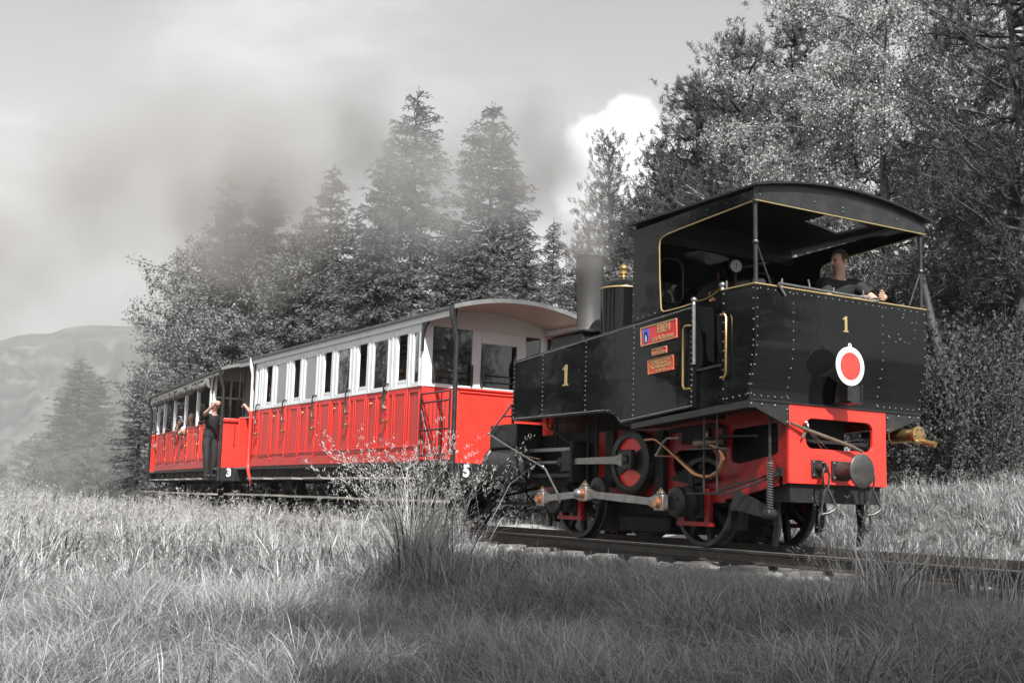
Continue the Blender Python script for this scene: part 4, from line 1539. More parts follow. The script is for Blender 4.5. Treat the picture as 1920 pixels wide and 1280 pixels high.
rivets([(1.434, y, 3.37) for y in (-1.1, -1.1, -0.4, -0.02, 0.75)] + [(1.434, -1.1, 3.33), (1.434, -0.02, 3.33)], 0.013, (1, 0, 0), 'rivets')
hd = MB()
for k in range(12):
    ya, yb = -1.13 + 2.26 * k / 12, -1.13 + 2.26 * (k + 1) / 12
    hd.prism([(ya, 3.351), (yb, 3.351), (yb, roof_z(yb) - 0.024), (ya, roof_z(ya) - 0.024)], 'x', -0.484, -0.472)
hd.build('cab_front_head', ROOFBLK, LOCO, smooth=False)
# cab interior
MB().box(-0.46, 0.35, -0.60, 0.60, 1.45, 2.55).lathe([(0.5, 0), (0.5, 0.12), (0.42, 0.15)], (-0.46, 0, 2.42), (1, 0, 0), 24).build('firebox_backhead', SOOT, LOCO)
gz = MB().lathe([(0.085, 0), (0.085, 0.03), (0.075, 0.04)], (-0.40, 0.186, 3.11), (1, -0.25, 0), 20).build('pressure_gauge', SATIN, LOCO)
MB().lathe([(0.07, 0.041), (0.07, 0.043)], (-0.40, 0.186, 3.11), (1, -0.25, 0), 20).build('dial', DIAL, gz)
MB().box(-0.355, -0.352, 0.172, 0.178, 3.085, 3.15).build('pointer', BLACK, gz)
b = MB()
for (y, z) in ((-0.25, 2.75), (0.0, 2.8), (0.3, 2.72), (0.45, 2.6)):
    b.tube([(-0.35, y, 2.4), (-0.32, y, z), (-0.30, y + 0.12, z + 0.04), (-0.40, y + 0.2, z + 0.25)], 0.014, 6)
    b.lathe([(0.04, 0), (0.045, 0.02), (0.03, 0.04)], (-0.28, y, z - 0.1), (1, 0, 0.2), 10)
b.build('backhead_pipes', COPPER, LOCO)
wv = MB().ring((0.087, -0.70, 2.10), (0, 0, 1), 0.055, 0.009, 18).box(0.035, 0.139, -0.706, -0.694, 2.096, 2.104).build('valve_wheel', RED, LOCO)
MB().tube([(0.087, -0.70, 1.80), (0.087, -0.70, 2.10)], 0.012, 8).lathe([(0.03, 0), (0.018, 0.06)], (0.087, -0.70, 1.98), (0, 0, 1), 8).build('valve_stem', STEEL, wv)
MB().prism([(0.0, 1.4), (0.30, 1.42), (0.24, 1.86), (0.05, 1.88)], 'y', -0.8, -0.62).build('reversing_stand', IRON, LOCO, bevel=0.01)

# bunker
BK = [(0.955, 1.372), (1.342, 1.41), (1.342, 1.50), (1.350, 1.57), (1.366, 1.64), (1.388, 1.71), (1.408, 1.78), (1.423, 1.86), (1.430, 1.95), (1.430, 2.478), (1.412, 2.478), (1.412, 2.30), (0.955, 2.28)]
bk = MB().prism(BK, 'y', -HW, HW).build('coal_bunker', BLACK, LOCO, bevel=0.003)
for sg in (-1, 1):
    MB().prism([(0.955, 2.279), (1.4115, 2.299), (1.4115, 2.478), (0.955, 2.478)], 'y', sg * HW, sg * (HW - 0.012)).build('bunker_rim', BLACK, LOCO)
    MB().tube([(0.955, sg * (HW + 0.002), 2.482), (1.432, sg * (HW + 0.002), 2.482)], 0.008, 6).build('gilt_beading', GOLD, LOCO)
MB().tube([(1.432, -HW, 2.482), (1.432, HW, 2.482)], 0.008, 6).build('gilt_beading', GOLD, LOCO)


def bk_x(z):
    pts = [(1.41, 1.342), (1.50, 1.342), (1.57, 1.350), (1.64, 1.366), (1.71, 1.388), (1.78, 1.408), (1.86, 1.423), (1.95, 1.430), (2.5, 1.430)]
    return float(np.interp(z, [p[0] for p in pts], [p[1] for p in pts]))


pts = []
for y in (-1.13, -0.68, 0.52, 1.13):
    for z in np.arange(1.46, 2.45, 0.088):
        pts.append((bk_x(z), y, z))
for y in np.arange(-1.09, 1.1, 0.092):
    pts.append((bk_x(2.44), y, 2.44))
for y in list(np.arange(-1.09, -0.66, 0.085)) + list(np.arange(0.53, 1.12, 0.085)):
    pts.append((bk_x(1.447), y, 1.447))
for k in range(14):
    pts.append((1.43, RNG.uniform(0.6, 1.05), RNG.uniform(2.1, 2.4)))
rivets(pts, 0.0115, (1, 0, 0), 'rivets')
pts = line((0.98, -HW, 1.43), (0.98, -HW, 2.44), 0.085) + line((1.40, -HW, 1.95), (1.40, -HW, 2.44), 0.085) + line((1.325, -HW, 1.46), (1.395, -HW, 1.9), 0.085) + line((1.03, -HW, 1.43), (1.30, -HW, 1.45), 0.075)
rivets(pts, 0.0115, (0, -1, 0), 'rivets')
MB().box(1.34, 1.352, -HW, HW, 1.400, 1.412).build('rear_angle', SATIN, LOCO)
# fire irons lying along the bunker top
b = MB().tube([(1.445, -0.80, 2.40), (1.45, -0.89, 2.50), (1.44, -0.86, 2.515), (1.42, -0.78, 2.517), (1.41, -0.3, 2.515), (1.40, 0.36, 2.515)], 0.013, 8)
b.ring((1.40, 0.42, 2.505), (0.3, -0.4, 1), 0.055, 0.011, 16).build('fire_iron', STEEL, LOCO)
for (x, y, h, l) in ((1.30, -0.70, 0.10, 0.0), (1.38, -0.42, 0.11, 0.02), (1.38, -0.10, 0.07, 0.0), (1.0, -1.13, 0.07, 0.0), (1.36, 0.33, 0.1, 0.0)):
    MB().tube([(x, y, 2.46), (x, y, 2.5 + h * 0.5), (x, y - l, 2.5 + h)], 0.009, 6).build('tool_hook', STEEL, LOCO)


# numbers: gilt "1" with slab serifs
ONE = [(0.06, 0), (0.50, 0), (0.50, 0.07), (0.40, 0.09), (0.40, 1.0), (0.27, 1.0), (0.02, 0.80), (0.04, 0.75), (0.20, 0.80), (0.20, 0.09), (0.06, 0.07)]
h = 0.155
MB().prism([((u - 0.27) * h, 2.135 + w * h) for u, w in ONE], 'x', 1.430, 1.438).build('number', GOLD, LOCO, smooth=False)
h = 0.245
MB().prism([(-1.79 + (u - 0.27) * h, 1.757 + w * h) for u, w in ONE], 'y', -HW - 0.008, -HW).build('number', GOLD, LOCO, smooth=False)

# name plates on the near tank
TX = (PI / 2, 0, 0)


def plate(x0, z0, x1, z1, slope, m, name, label, rim, rimm):
    c = ((x0 + x1) / 2, (z0 + z1) / 2)
    p = empty(name, (c[0], -HW - 0.012, c[1]))
    p.rotation_euler = (0, -math.atan(slope), 0)
    p.parent = LOCO
    p['label'] = label
    w, hh = (x1 - x0) / 2, (z1 - z0) / 2
    MB().box(-w, w, -0.006, 0.006, -hh, hh).build('panel', m, p, smooth=False, bevel=0.002)
    fr = MB()
    fr.box(-w, w, -0.012, -0.0065, hh - rim, hh).box(-w, w, -0.012, -0.0065, -hh, -hh + rim).box(-w, -w + rim, -0.012, -0.0065, -hh + rim, hh - rim).box(w - rim, w, -0.012, -0.0065, -hh + rim, hh - rim)
    fr.build('rim', rimm, p, smooth=False)
    rivets([(sx * (w - 0.012), -0.012, sz * (hh - 0.012)) for sx in (-1, 1) for sz in (-1, 1)], 0.008, (0, -1, 0), 'corner_screws', STEEL, p)
    return p, w, hh


PLRED = mat('enamel_red', (0.62, 0.025, 0.03), rough=0.25, coat=0.5)
PLOR = mat('worn_plate_red', (0.60, 0.10, 0.045), rough=0.4, var=0.15, vscale=30)
p, w, hh = plate(-0.317, 2.075, 0.294, 2.277, 0.055, PLRED, 'name_plate', 'red enamel plate reading EBEN am Achensee with a blue shield', 0.011, GOLD)
text_obj('EBEN', 'lettering', GOLD, p, (0.09, -0.008, 0.034), TX, 0.118, 0.78, 0.002, 0.002)
text_obj('am Achensee', 'lettering', GOLD, p, (0.07, -0.008, -0.054), TX, 0.079, 0.82, 0.002, 0.001)
MB().prism([(-0.262, 0.07), (-0.155, 0.07), (-0.155, -0.02), (-0.175, -0.065), (-0.208, -0.085), (-0.242, -0.065), (-0.262, -0.02)], 'y', -0.0095, -0.0065).build('shield', BLUE, p, smooth=False)
MB().prism([(-0.208 + 0.042 * math.sin(t) * (1 if math.cos(t) > 0 else 0.9) * (0.55 + 0.45 * (1 - math.cos(t)) / 2), -0.012 + 0.06 * math.cos(t)) for t in [2 * PI * i / 20 for i in range(20)]], 'y', -0.012, -0.0096).build('shield_drop', BLACK, p, smooth=False)
MB().prism([(-0.222, -0.062), (-0.194, -0.062), (-0.194, -0.02), (-0.202, 0.0), (-0.208, 0.015), (-0.214, 0.0), (-0.222, -0.02)], 'y', -0.014, -0.0121).build('shield_figure', mat('pale_grey_paint', (0.5, 0.5, 0.5), rough=0.5), p, smooth=False)
p, w, hh = plate(-0.115, 1.950, 0.132, 2.022, 0.05, PLRED, 'works_plate', 'small red plate with two worn lines of lettering', 0.006, GOLD)
text_obj('ACHENSEE', 'lettering', GOLD, p, (0, -0.008, 0.013), TX, 0.026, 0.9, 0.002)
text_obj('ACHENSEEBAHN', 'lettering', GOLD, p, (0, -0.008, -0.014), TX, 0.030, 0.9, 0.002)
p, w, hh = plate(-0.185, 1.762, 0.239, 1.914, 0.05, PLOR, 'works_plate', 'orange red works plate with four lines of raised lettering', 0.007, COPPER)
for t_, z_, s_ in (('WIENER LOCOMOTIVFABRIK', 0.048, 0.026), ('ACTIEN GESELLSCHAFT', 0.022, 0.026), ('FLORIDSDORF', -0.012, 0.052), ('No. 701   1889', -0.051, 0.028)):
    text_obj(t_, 'lettering', GOLD, p, (0, -0.008, z_), TX, s_, 1.0, 0.002, 0.0006)

# signal disc carried on the rear bracket: a thing of its own
sd_ = empty('signal_disc', (1.60, -0.125, 1.775), label='round red signal disc with a white rim on the rear bracket', cat='signal disc')
MB().lathe([(0.186, 0.0), (0.186, 0.008)], (0, 0, 0), (1, 0, 0), 48).build('white_rim', mat('signal_white', (0.70, 0.70, 0.70), rough=0.4, var=0.06), sd_, smooth=True)
MB().lathe([(0.132, 0.009), (0.132, 0.012)], (0, 0, 0), (1, 0, 0), 48).build('red_face', mat('signal_red', (0.60, 0.05, 0.04), rough=0.35, var=0.1), sd_, smooth=True)
MB().ring((0.004, 0, 0.20), (1, 0, 0), 0.016, 0.006, 14, 6).build('hanging_eye', WHITE, sd_)
MB().box(-0.008, -0.001, -0.03, 0.03, -0.33, -0.1).build('stem', SATIN, sd_)
# lamp bracket
MB().box(1.44, 1.60, -0.11, -0.10, 1.44, 1.61).box(1.44, 1.60, 0.035, 0.045, 1.44, 1.61).box(1.35, 1.60, -0.11, 0.045, 1.425, 1.44).box(1.575, 1.585, -0.0995, 0.0345, 1.44, 1.60).build('lamp_bracket', SATIN, LOCO, bevel=0.003)

# red buffer beam with the slot, black gusset plates beside it
out = loop_rect(-0.647, 0.647, 0.655, 1.399, 40)
inn = loop_round(-0.438, 0.462, 0.99, 1.277, 0.085, 40)
bb_ = MB().holed(out, inn, 'x', 1.30, 1.335).build('buffer_beam', RED, LOCO, bevel=0.003)
for sg in (-1, 1):
    MB().prism([(sg * 1.152, 1.40), (sg * 0.649, 1.40), (sg * 0.649, 1.185), (sg * 0.68, 1.19), (sg * 1.152, 1.365)], 'x', 1.318, 1.336).build('gusset_plate', SATIN, LOCO, bevel=0.002)
    rivets([(1.336, sg * y, 1.368) for y in (1.12, 0.99, 0.83)] + [(1.336, sg * 0.675, z) for z in (1.34, 1.22)], 0.018, (1, 0, 0), 'rivets')
    # red plate frames: three flush sections, two of them with openings
    y0, y1 = sg * 0.645, sg * 0.620
    out = [(0.42, 0.49), (0.58, 0.515), (0.78, 0.552), (1.0, 0.60), (1.18, 0.632), (1.18, 0.70), (1.24, 0.70), (1.24, 0.640), (1.30, 0.655), (1.30, 0.84), (1.30, 1.0), (1.30, 1.15), (1.30, 1.398), (1.15, 1.396), (0.95, 1.386), (0.75, 1.37), (0.42, 1.345), (0.42, 1.15), (0.42, 1.0), (0.42, 0.8)]
    inn = [(0.53, 0.86), (0.62, 0.845), (0.72, 0.86), (0.86, 0.88), (0.98, 0.90), (1.08, 0.91), (1.11, 0.92), (1.15, 0.93), (1.175, 0.945), (1.18, 0.99), (1.18, 1.08), (1.18, 1.18), (1.165, 1.225), (1.05, 1.222), (0.90, 1.212), (0.72, 1.20), (0.535, 1.19), (0.51, 1.13), (0.50, 1.02), (0.505, 0.9)]
    MB().holed(out, inn, 'y', y0, y1).build('frame_plate', RED_SHADE, LOCO)
    out = loop_rect(-0.72, 0.42, 0.46, 1.30, 32)
    inn = loop_round(-0.42, 0.30, 0.71, 1.0, 0.14, 32)
    MB().holed(out, inn, 'y', y0, y1).build('frame_plate', RED_SHADE, LOCO)
    MB().prism([(-1.82, 0.52), (-0.72, 0.52), (-0.72, 1.25), (-1.82, 1.25)], 'y', y0, y1).build('frame_plate', RED_SHADE, LOCO)
    MB().prism([(-3.30, 0.60), (-1.82, 0.60), (-1.82, 1.25), (-3.30, 1.25)], 'y', y0, y1).build('front_frame', SOOT, LOCO)
    MB().prism([(-3.10, 0.47), (-1.82, 0.47), (-1.82, 0.598), (-3.10, 0.598)], 'y', y0, y1).build('frame_plate', RED_SHADE, LOCO)
    MB().box(-1.62, -1.46, sg * 0.646, sg * 0.70, 0.60, 1.25).build('frame_stay', SOOT, LOCO, bevel=0.006)
    MB().box(-0.66, -0.50, sg * 0.646, sg * 0.72, 0.50, 1.22).build('frame_stay', SOOT, LOCO, bevel=0.006)
    MB().tube([(-0.45, sg * 0.68, 1.20), (0.3, sg * 0.68, 1.24), (0.45, sg * 0.68, 1.20), (0.45, sg * 0.68, 1.02)], 0.022, 8).build('drain_pipe', SOOT, LOCO)
    MB().tube([(0.30, sg * 0.70, 1.12), (0.95, sg * 0.70, 1.11)], 0.016, 8).build('feed_pipe', IRON, LOCO)
    MB().box(-0.22, 0.22, sg * 0.646, sg * 0.70, 1.06, 1.24).build('injector_bracket', SOOT, LOCO, bevel=0.01)
    # horn guides and axle boxes
    for xa in (-2.34, 0.0):
        hg = MB()
        hg.box(xa - 0.24, xa - 0.16, sg * 0.646, sg * 0.70, 0.24, 0.60).box(xa + 0.16, xa + 0.24, sg * 0.646, sg * 0.70, 0.24, 0.60)
        hg.box(xa - 0.27, xa + 0.27, sg * 0.646, sg * 0.71, 0.215, 0.262)
        hg.build('horn_guide', RED_SHADE, LOCO, bevel=0.005)
        ab = MB().box(xa - 0.155, xa + 0.155, sg * 0.646, sg * 0.73, 0.30, 0.62).lathe([(0.15, 0.73), (0.15, 0.80), (0.10, 0.82)], (xa, 0, 0.467), (0, sg, 0), 24)
        o = ab.build('axle_box', SOOT, LOCO, bevel=0.008)
        # leaf spring above the box
        sp = MB()
        for k in range(5):
            L_ = 0.36 - 0.055 * k
            sp.prism([(xa - L_, 0.66 + 0.022 * k + 0.03), (xa, 0.655 + 0.022 * k - 0.02), (xa + L_, 0.66 + 0.022 * k + 0.03), (xa + L_, 0.68 + 0.022 * k + 0.03), (xa, 0.675 + 0.022 * k - 0.02), (xa - L_, 0.68 + 0.022 * k + 0.03)], 'y', sg * 0.66, sg * 0.74)
        sp.box(xa - 0.04, xa + 0.04, sg * 0.655, sg * 0.75, 0.60, 0.78)
        sp.build('leaf_spring', SOOT, LOCO)
# dark ashpan and gear case between the frames
MB().box(-3.2, 1.0, -0.42, 0.42, 0.72, 1.42).build('inner_frame', SOOT, LOCO)
MB().box(-2.05, -0.45, -0.32, 0.32, 0.18, 0.72).box(-1.75, -0.8, -0.40, 0.40, 0.10, 0.30).build('gear_case', SOOT, LOCO, bevel=0.03)
MB().box(0.95, 1.29, -0.60, 0.60, 0.48, 0.66).build('drag_box', SOOT, LOCO)
MB().box(1.02, 1.27, -0.6, 0.6, 1.05, 1.08).build('coupling_shelf', SOOT, LOCO)


# wheels
def wheel_parts(sg):
    R_ = 0.467
    ty = MB().lathe([(R_ - 0.055, 0.465), (R_ + 0.028, 0.465), (R_ + 0.028, 0.49), (R_ + 0.004, 0.505), (R_, 0.52), (R_ - 0.006, 0.585), (R_ - 0.055, 0.585), (R_ - 0.055, 0.465)], (0, 0, 0), (0, sg, 0), 48)
    sp = MB().lathe([(0.09, 0.45), (0.11, 0.47), (0.11, 0.60), (0.08, 0.61)], (0, 0, 0), (0, sg, 0), 20)
    n = 8
    for k in range(n):
        a = 2 * PI * k / n + 0.2
        c, s = math.cos(a), math.sin(a)
        vs = []
        for (rr, hw_) in ((0.08, 0.040), (R_ - 0.05, 0.030)):
            for yy in (0.50, 0.555):
                for q in (-1, 1):
                    vs.append((c * rr - s * hw_ * q, sg * yy, s * rr + c * hw_ * q))
        sp.add(vs, [(0, 1, 5, 4), (2, 6, 7, 3), (0, 4, 6, 2), (1, 3, 7, 5)])
    return ty, sp


for xa in (-2.34, 0.0):
    for sg in (-1, 1):
        ty, sp = wheel_parts(sg)
        wh = empty('wheel', (xa, 0, 0.467))
        wh.parent = LOCO
        ty.build('tyre', IRON, wh)
        sp.build('spokes', SOOT, wh, smooth=False)
    MB().cyl((xa, -0.80, 0.467), (xa, 0.80, 0.467), 0.07).build('axle', IRON, LOCO)
    tg = MB()
    nt_ = 22
    prof = []
    for k in range(nt_):
        a = 2 * PI * k / nt_
        da = 2 * PI / nt_
        for f, rr in ((0.0, 0.40), (0.18, 0.455), (0.42, 0.455), (0.60, 0.40)):
            prof.append((xa + rr * math.cos(a + da * f), 0.467 + rr * math.sin(a + da * f)))
    tg.prism(prof, 'y', -0.065, 0.065)
    tg.build('rack_pinion', SOOT, LOCO, smooth=False)

# crank discs, coupling rods, connecting rod, crosshead, cylinders (both sides)
for sg in (-1, 1):
    ctr = [(-2.47, 0.44), (-1.53, 0.56), (-0.10, 0.455)]
    pins = [(-2.58, 0.452), (-1.655, 0.522), (-0.235, 0.442)]
    for (cx, cz), (px2, pz) in zip(ctr, pins):
        ck = MB().lathe([(0.12, 0.80), (0.155, 0.80), (0.155, 0.865), (0.14, 0.875), (0.06, 0.875)], (cx, 0, cz), (0, sg, 0), 28)
        o = ck.build('crank_disc', IRON, LOCO, bevel=0.003)
        b = MB()
        for a in (0.5, 2.6, 4.7):
            b.cyl((cx + 0.06 * math.cos(a), sg * 0.874, cz + 0.06 * math.sin(a)), (cx + 0.06 * math.cos(a), sg * 0.881, cz + 0.06 * math.sin(a)), 0.022, 10)
        tag(b.build('disc_bolts', SOOT, o), kind='stuff')
    rod = MB()
    for (a, b_) in zip(pins[:-1], pins[1:]):
        dx, dz = b_[0] - a[0], b_[1] - a[1]
        L_ = math.hypot(dx, dz)
        ux, uz = dx / L_, dz / L_
        pts = []
        prof = [(0.05, 0.062), (0.13, 0.06), (0.20, 0.038), (L_ / 2, 0.042), (L_ - 0.20, 0.038), (L_ - 0.13, 0.06), (L_ - 0.05, 0.062)]
        for s, w_ in prof:
            pts.append((a[0] + ux * s - uz * w_, a[1] + uz * s + ux * w_))
        for s, w_ in reversed(prof):
            pts.append((a[0] + ux * s + uz * w_, a[1] + uz * s - ux * w_))
        rod.prism(pts, 'y', sg * 0.925, sg * 0.965)
    rod.build('coupling_rod', STEEL, LOCO, bevel=0.004)
    for i, (px2, pz) in enumerate(pins):
        be = MB().box(px2 - 0.075, px2 + 0.075, sg * 0.905, sg * 0.985, pz - 0.085, pz + 0.085)
        be.box(px2 - 0.045, px2 + 0.045, sg * 0.915, sg * 0.975, pz + 0.085, pz + 0.115)
        o = be.build('rod_bearing', STEEL, LOCO, bevel=0.01)
        MB().lathe([(0.058, 0.985), (0.058, 1.0), (0.04, 1.01), (0.04, 1.03)], (px2, 0, pz), (0, sg, 0), 20).box(px2 + 0.05, px2 + 0.07, sg * 0.985, sg * 0.995, pz - 0.075, pz + 0.075).build('bearing_brass', COPPER, o)
        b = MB()
        for k in (-0.028, 0.0, 0.028):
            b.cyl((px2 + k, sg * 0.945, pz + 0.115), (px2 + k, sg * 0.945, pz + (0.155 if k == 0 else 0.137)), 0.008, 6)
        b.build('oil_cup', BRASS, o)
    MB().lathe([(0.05, 1.03), (0.06, 1.05), (0.045, 1.075), (0.012, 1.10)], (pins[1][0], 0, pins[1][1]), (0, sg, 0), 16).build('crank_nut', STEEL, LOCO)
    # big driven disc with two red openings
    dz_, dx_ = 0.88, -1.0
    di = MB().lathe([(0.27, 0.70), (0.358, 0.70), (0.358, 0.80), (0.345, 0.81), (0.27, 0.81), (0.27, 0.70)], (dx_, 0, dz_), (0, sg, 0), 48)
    di.lathe([(0.09, 0.70), (0.09, 0.84), (0.06, 0.85)], (dx_, 0, dz_), (0, sg, 0), 24)
    for side in (-1, 1):
        di.prism([(dx_ + side * 0.05, dz_ - 0.075), (dx_ + side * 0.26, dz_ - 0.17), (dx_ + side * 0.31, dz_), (dx_ + side * 0.26, dz_ + 0.17), (dx_ + side * 0.05, dz_ + 0.075)], 'y', sg * 0.715, sg * 0.795)
    o = di.build('drive_disc', IRON, LOCO)
    MB().lathe([(0.272, 0.755), (0.272, 0.775)], (dx_, 0, dz_), (0, sg, 0), 40).build('disc_web', RED, o)
    # connecting rod and crosshead
    cr_ = MB().prism([(-2.02, 0.928), (-1.95, 0.935), (-1.15, 0.945), (-1.08, 0.96), (-1.0, 0.985), (-0.86, 0.985), (-0.86, 0.815), (-1.0, 0.815), (-1.08, 0.84), (-1.15, 0.855), (-1.95, 0.862), (-2.02, 0.868)], 'y', sg * 0.84, sg * 0.89)
    cr_.build('connecting_rod', STEEL, LOCO, bevel=0.005)
    MB().box(-1.02, -0.84, sg * 0.835, sg * 0.90, 0.79, 1.01).lathe([(0.05, 0.90), (0.05, 0.925), (0.03, 0.935)], (-0.93, 0, 0.90), (0, sg, 0), 16).build('rod_end', IRON, LOCO, bevel=0.012)
    MB().cyl((-2.95, sg * 0.865, 0.895), (-2.15, sg * 0.865, 0.895), 0.022, 12).build('piston_rod', STEEL, LOCO)
    MB().box(-2.22, -2.02, sg * 0.81, sg * 0.92, 0.78, 1.02).lathe([(0.055, -2.32), (0.065, -2.29), (0.065, -2.22)], (0, sg * 0.865, 0.895), (1, 0, 0), 14).build('crosshead', IRON, LOCO, bevel=0.01)
    for z in (1.045, 0.735):
        MB().box(-2.98, -2.02, sg * 0.82, sg * 0.91, z - 0.022, z + 0.022).build('slide_bar', STEEL if z > 0.9 else IRON, LOCO, bevel=0.004)
    MB().box(-2.04, -1.98, sg * 0.66, sg * 0.92, 0.66, 1.14).build('motion_bracket', SOOT, LOCO, bevel=0.01)
    # cylinder with valve chest
    cy_ = MB().lathe([(0.235, -3.78), (0.245, -3.76), (0.245, -3.70), (0.225, -3.69), (0.225, -3.10), (0.245, -3.09), (0.245, -3.03), (0.235, -3.01), (0.15, -3.0)], (0, sg * 0.90, 0.885), (1, 0, 0), 32).build('cylinder', SATIN, LOCO)
    MB().lathe([(0.17, -3.0), (0.17, -2.985), (0.07, -2.96), (0.05, -2.90)], (0, sg * 0.90, 0.885), (1, 0, 0), 28).build('cylinder_cover', SATIN, cy_)
    b = MB()
    for k in range(8):
        a = 2 * PI * k / 8 + 0.3
        b.lathe([(0.017, 0), (0.017, 0.02), (0.01, 0.03)], (-3.01, sg * 0.90 + 0.205 * math.cos(a), 0.885 + 0.205 * math.sin(a)), (1, 0, 0), 6)
    tag(b.build('cover_bolts', RIVET, cy_), kind='stuff')
    MB().box(-3.74, -3.06, sg * 0.66, sg * 1.06, 1.08, 1.385).box(-3.70, -3.10, sg * 0.66, sg * 1.0, 0.95, 1.08).build('valve_chest', SATIN, LOCO, bevel=0.02)

# steps hung below the footplate
st = MB()
for x in (0.58, 0.775):
    st.tube([(x, -1.05, 1.33), (x, -1.05, 0.55)], 0.011, 8)
st.build('step_hanger', SATIN, LOCO)
MB().box(0.43, 0.90, -1.14, -1.0, 0.962, 0.974).build('step_tread', IRON, LOCO)
MB().box(0.42, 0.91, -1.14, -1.0, 0.532, 0.546).build('step_tread', IRON, LOCO)
MB().tube([(0.62, -1.01, 0.54), (1.20, -0.65, 0.76)], 0.011, 6).tube([(0.89, -1.03, 0.54), (1.22, -0.66, 0.74)], 0.011, 6).box(1.17, 1.25, -0.67, -0.645, 0.72, 0.80).build('step_stay', SATIN, LOCO)
# spring-loaded rod and brake lever by the near frame
sr = MB().tube([(1.18, -0.75, 1.36), (1.18, -0.75, 0.36)], 0.016, 8).build('brake_rod', IRON, LOCO)
co = MB()
co.tube([(1.18 + 0.027 * math.cos(t * 0.8), -0.75 + 0.027 * math.sin(t * 0.8), 0.86 - 0.0031 * t) for t in range(0, 150)], 0.0065, 5)
co.build('spring_coil', STEEL, sr)
MB().prism([(0.60, 0.42), (0.66, 0.56), (0.72, 0.575), (0.80, 0.545), (1.17, 0.43), (1.215, 0.39), (1.21, 0.335), (1.15, 0.31), (1.08, 0.325), (0.70, 0.385), (0.62, 0.385)], 'y', -0.735, -0.70).lathe([(0.05, 0.69), (0.05, 0.79), (0.03, 0.80)], (1.165, 0, 0.365), (0, -1, 0), 16).build('brake_lever', SATIN, LOCO, bevel=0.004)
# brake blocks and guard irons
for sg in (-1, 1):
    for (x, d) in ((0.56, 1), (-2.93, -1)):
        MB().prism([(x - 0.05 * d, 0.62), (x + 0.02 * d, 0.62), (x + 0.05 * d, 0.42), (x + 0.01 * d, 0.20), (x - 0.05 * d, 0.18), (x - 0.02 * d, 0.42)], 'y', sg * 0.485, sg * 0.565).build('brake_block', SOOT, LOCO)
    MB().prism([(1.02, 0.50), (1.10, 0.50), (1.12, 0.25), (1.06, 0.06), (1.02, 0.06), (1.05, 0.25)], 'y', sg * 0.54, sg * 0.58).build('guard_iron', SOOT, LOCO)
    MB().tube([(-3.12, sg * 0.60, 0.60), (-3.05, sg * 0.58, 0.36), (-2.98, sg * 0.56, 0.20), (-3.0, sg * 0.55, 0.12)], [0.03, 0.028, 0.026, 0.02], 8).build('sand_pipe', SOOT, LOCO)

# copper pipework and injector under the cab on the near side
MB().tube([(-0.80, -0.78, 1.115), (-0.56, -0.80, 1.118), (-0.50, -0.80, 1.105), (-0.38, -0.80, 1.04), (-0.14, -0.80, 0.90)], 0.018, 10).build('copper_pipe', COPPER, LOCO)
MB().tube([(-0.14, -0.80, 0.90), (0.0, -0.80, 0.82), (0.11, -0.80, 0.757), (0.16, -0.80, 0.735), (0.28, -0.80, 0.712), (0.38, -0.80, 0.715), (0.485, -0.80, 0.755), (0.55, -0.80, 0.82), (0.58, -0.80, 0.886), (0.565, -0.80, 0.94), (0.52, -0.80, 0.985), (0.44, -0.80, 1.02), (0.36, -0.78, 1.03)], [0.020, 0.026, 0.030, 0.022, 0.020, 0.022, 0.024, 0.028, 0.032, 0.030, 0.024, 0.02, 0.02], 12).build('copper_pipe', COPPER, LOCO)
MB().tube([(-0.10, -0.84, 1.115), (-0.25, -0.86, 1.115), (-0.31, -0.86, 1.08), (-0.43, -0.86, 0.945)], 0.014, 8).ball((-0.10, -0.84, 1.115), 0.026, 8).ball((-0.43, -0.86, 0.94), 0.022, 8).build('injector_lever', STEEL, LOCO)
MB().tube([(-0.41, -0.85, 0.935), (-0.12, -0.80, 0.92)], 0.008, 6).build('small_pipe', COPPER, LOCO)
MB().lathe([(0.03, 0), (0.05, 0.03), (0.05, 0.10), (0.035, 0.13), (0.055, 0.16), (0.055, 0.26), (0.03, 0.30), (0.03, 0.42)], (0.05, -0.74, 1.06), (1, 0, 0), 14).cyl((0.25, -0.74, 1.06), (0.25, -0.74, 1.17), 0.022, 10).build('injector', mat('dull_bronze', (0.22, 0.19, 0.13), rough=0.45, metal=0.7, var=0.3), LOCO)
# lubricating linkage along the front of the near side
MB().tube([(-3.12, -1.10, 1.62), (-3.34, -1.10, 1.48), (-3.67, -1.10, 1.27)], 0.013, 8).tube([(-3.67, -1.10, 1.265), (-3.25, -1.10, 1.12), (-2.34, -1.10, 0.83)], 0.011, 8).tube([(-2.34, -1.10, 0.83), (-2.27, -1.10, 0.80), (-2.0, -1.10, 0.53), (-2.0, -1.06, 0.42)], 0.013, 8).ball((-3.67, -1.10, 1.27), 0.024, 8).ball((-2.33, -1.10, 0.83), 0.022, 8).build('cylinder_cock_linkage', STEEL, LOCO)
MB().tube([(-3.34, -1.10, 1.48), (-3.10, -1.10, 1.47)], 0.012, 6).tube([(-3.25, -1.0, 1.40), (-3.16, -1.06, 1.60), (-3.08, -1.06, 1.68)], 0.02, 6).build('linkage_bracket', SATIN, LOCO)
MB().tube([(-3.35, -1.0, 1.14), (-3.05, -1.0, 1.13)], 0.007, 6).tube([(-3.1, -1.02, 1.36), (-3.1, -1.02, 1.05), (-2.95, -1.0, 0.98), (-2.6, -0.98, 0.93)], 0.007, 6).build('oil_pipes', COPPER, LOCO)
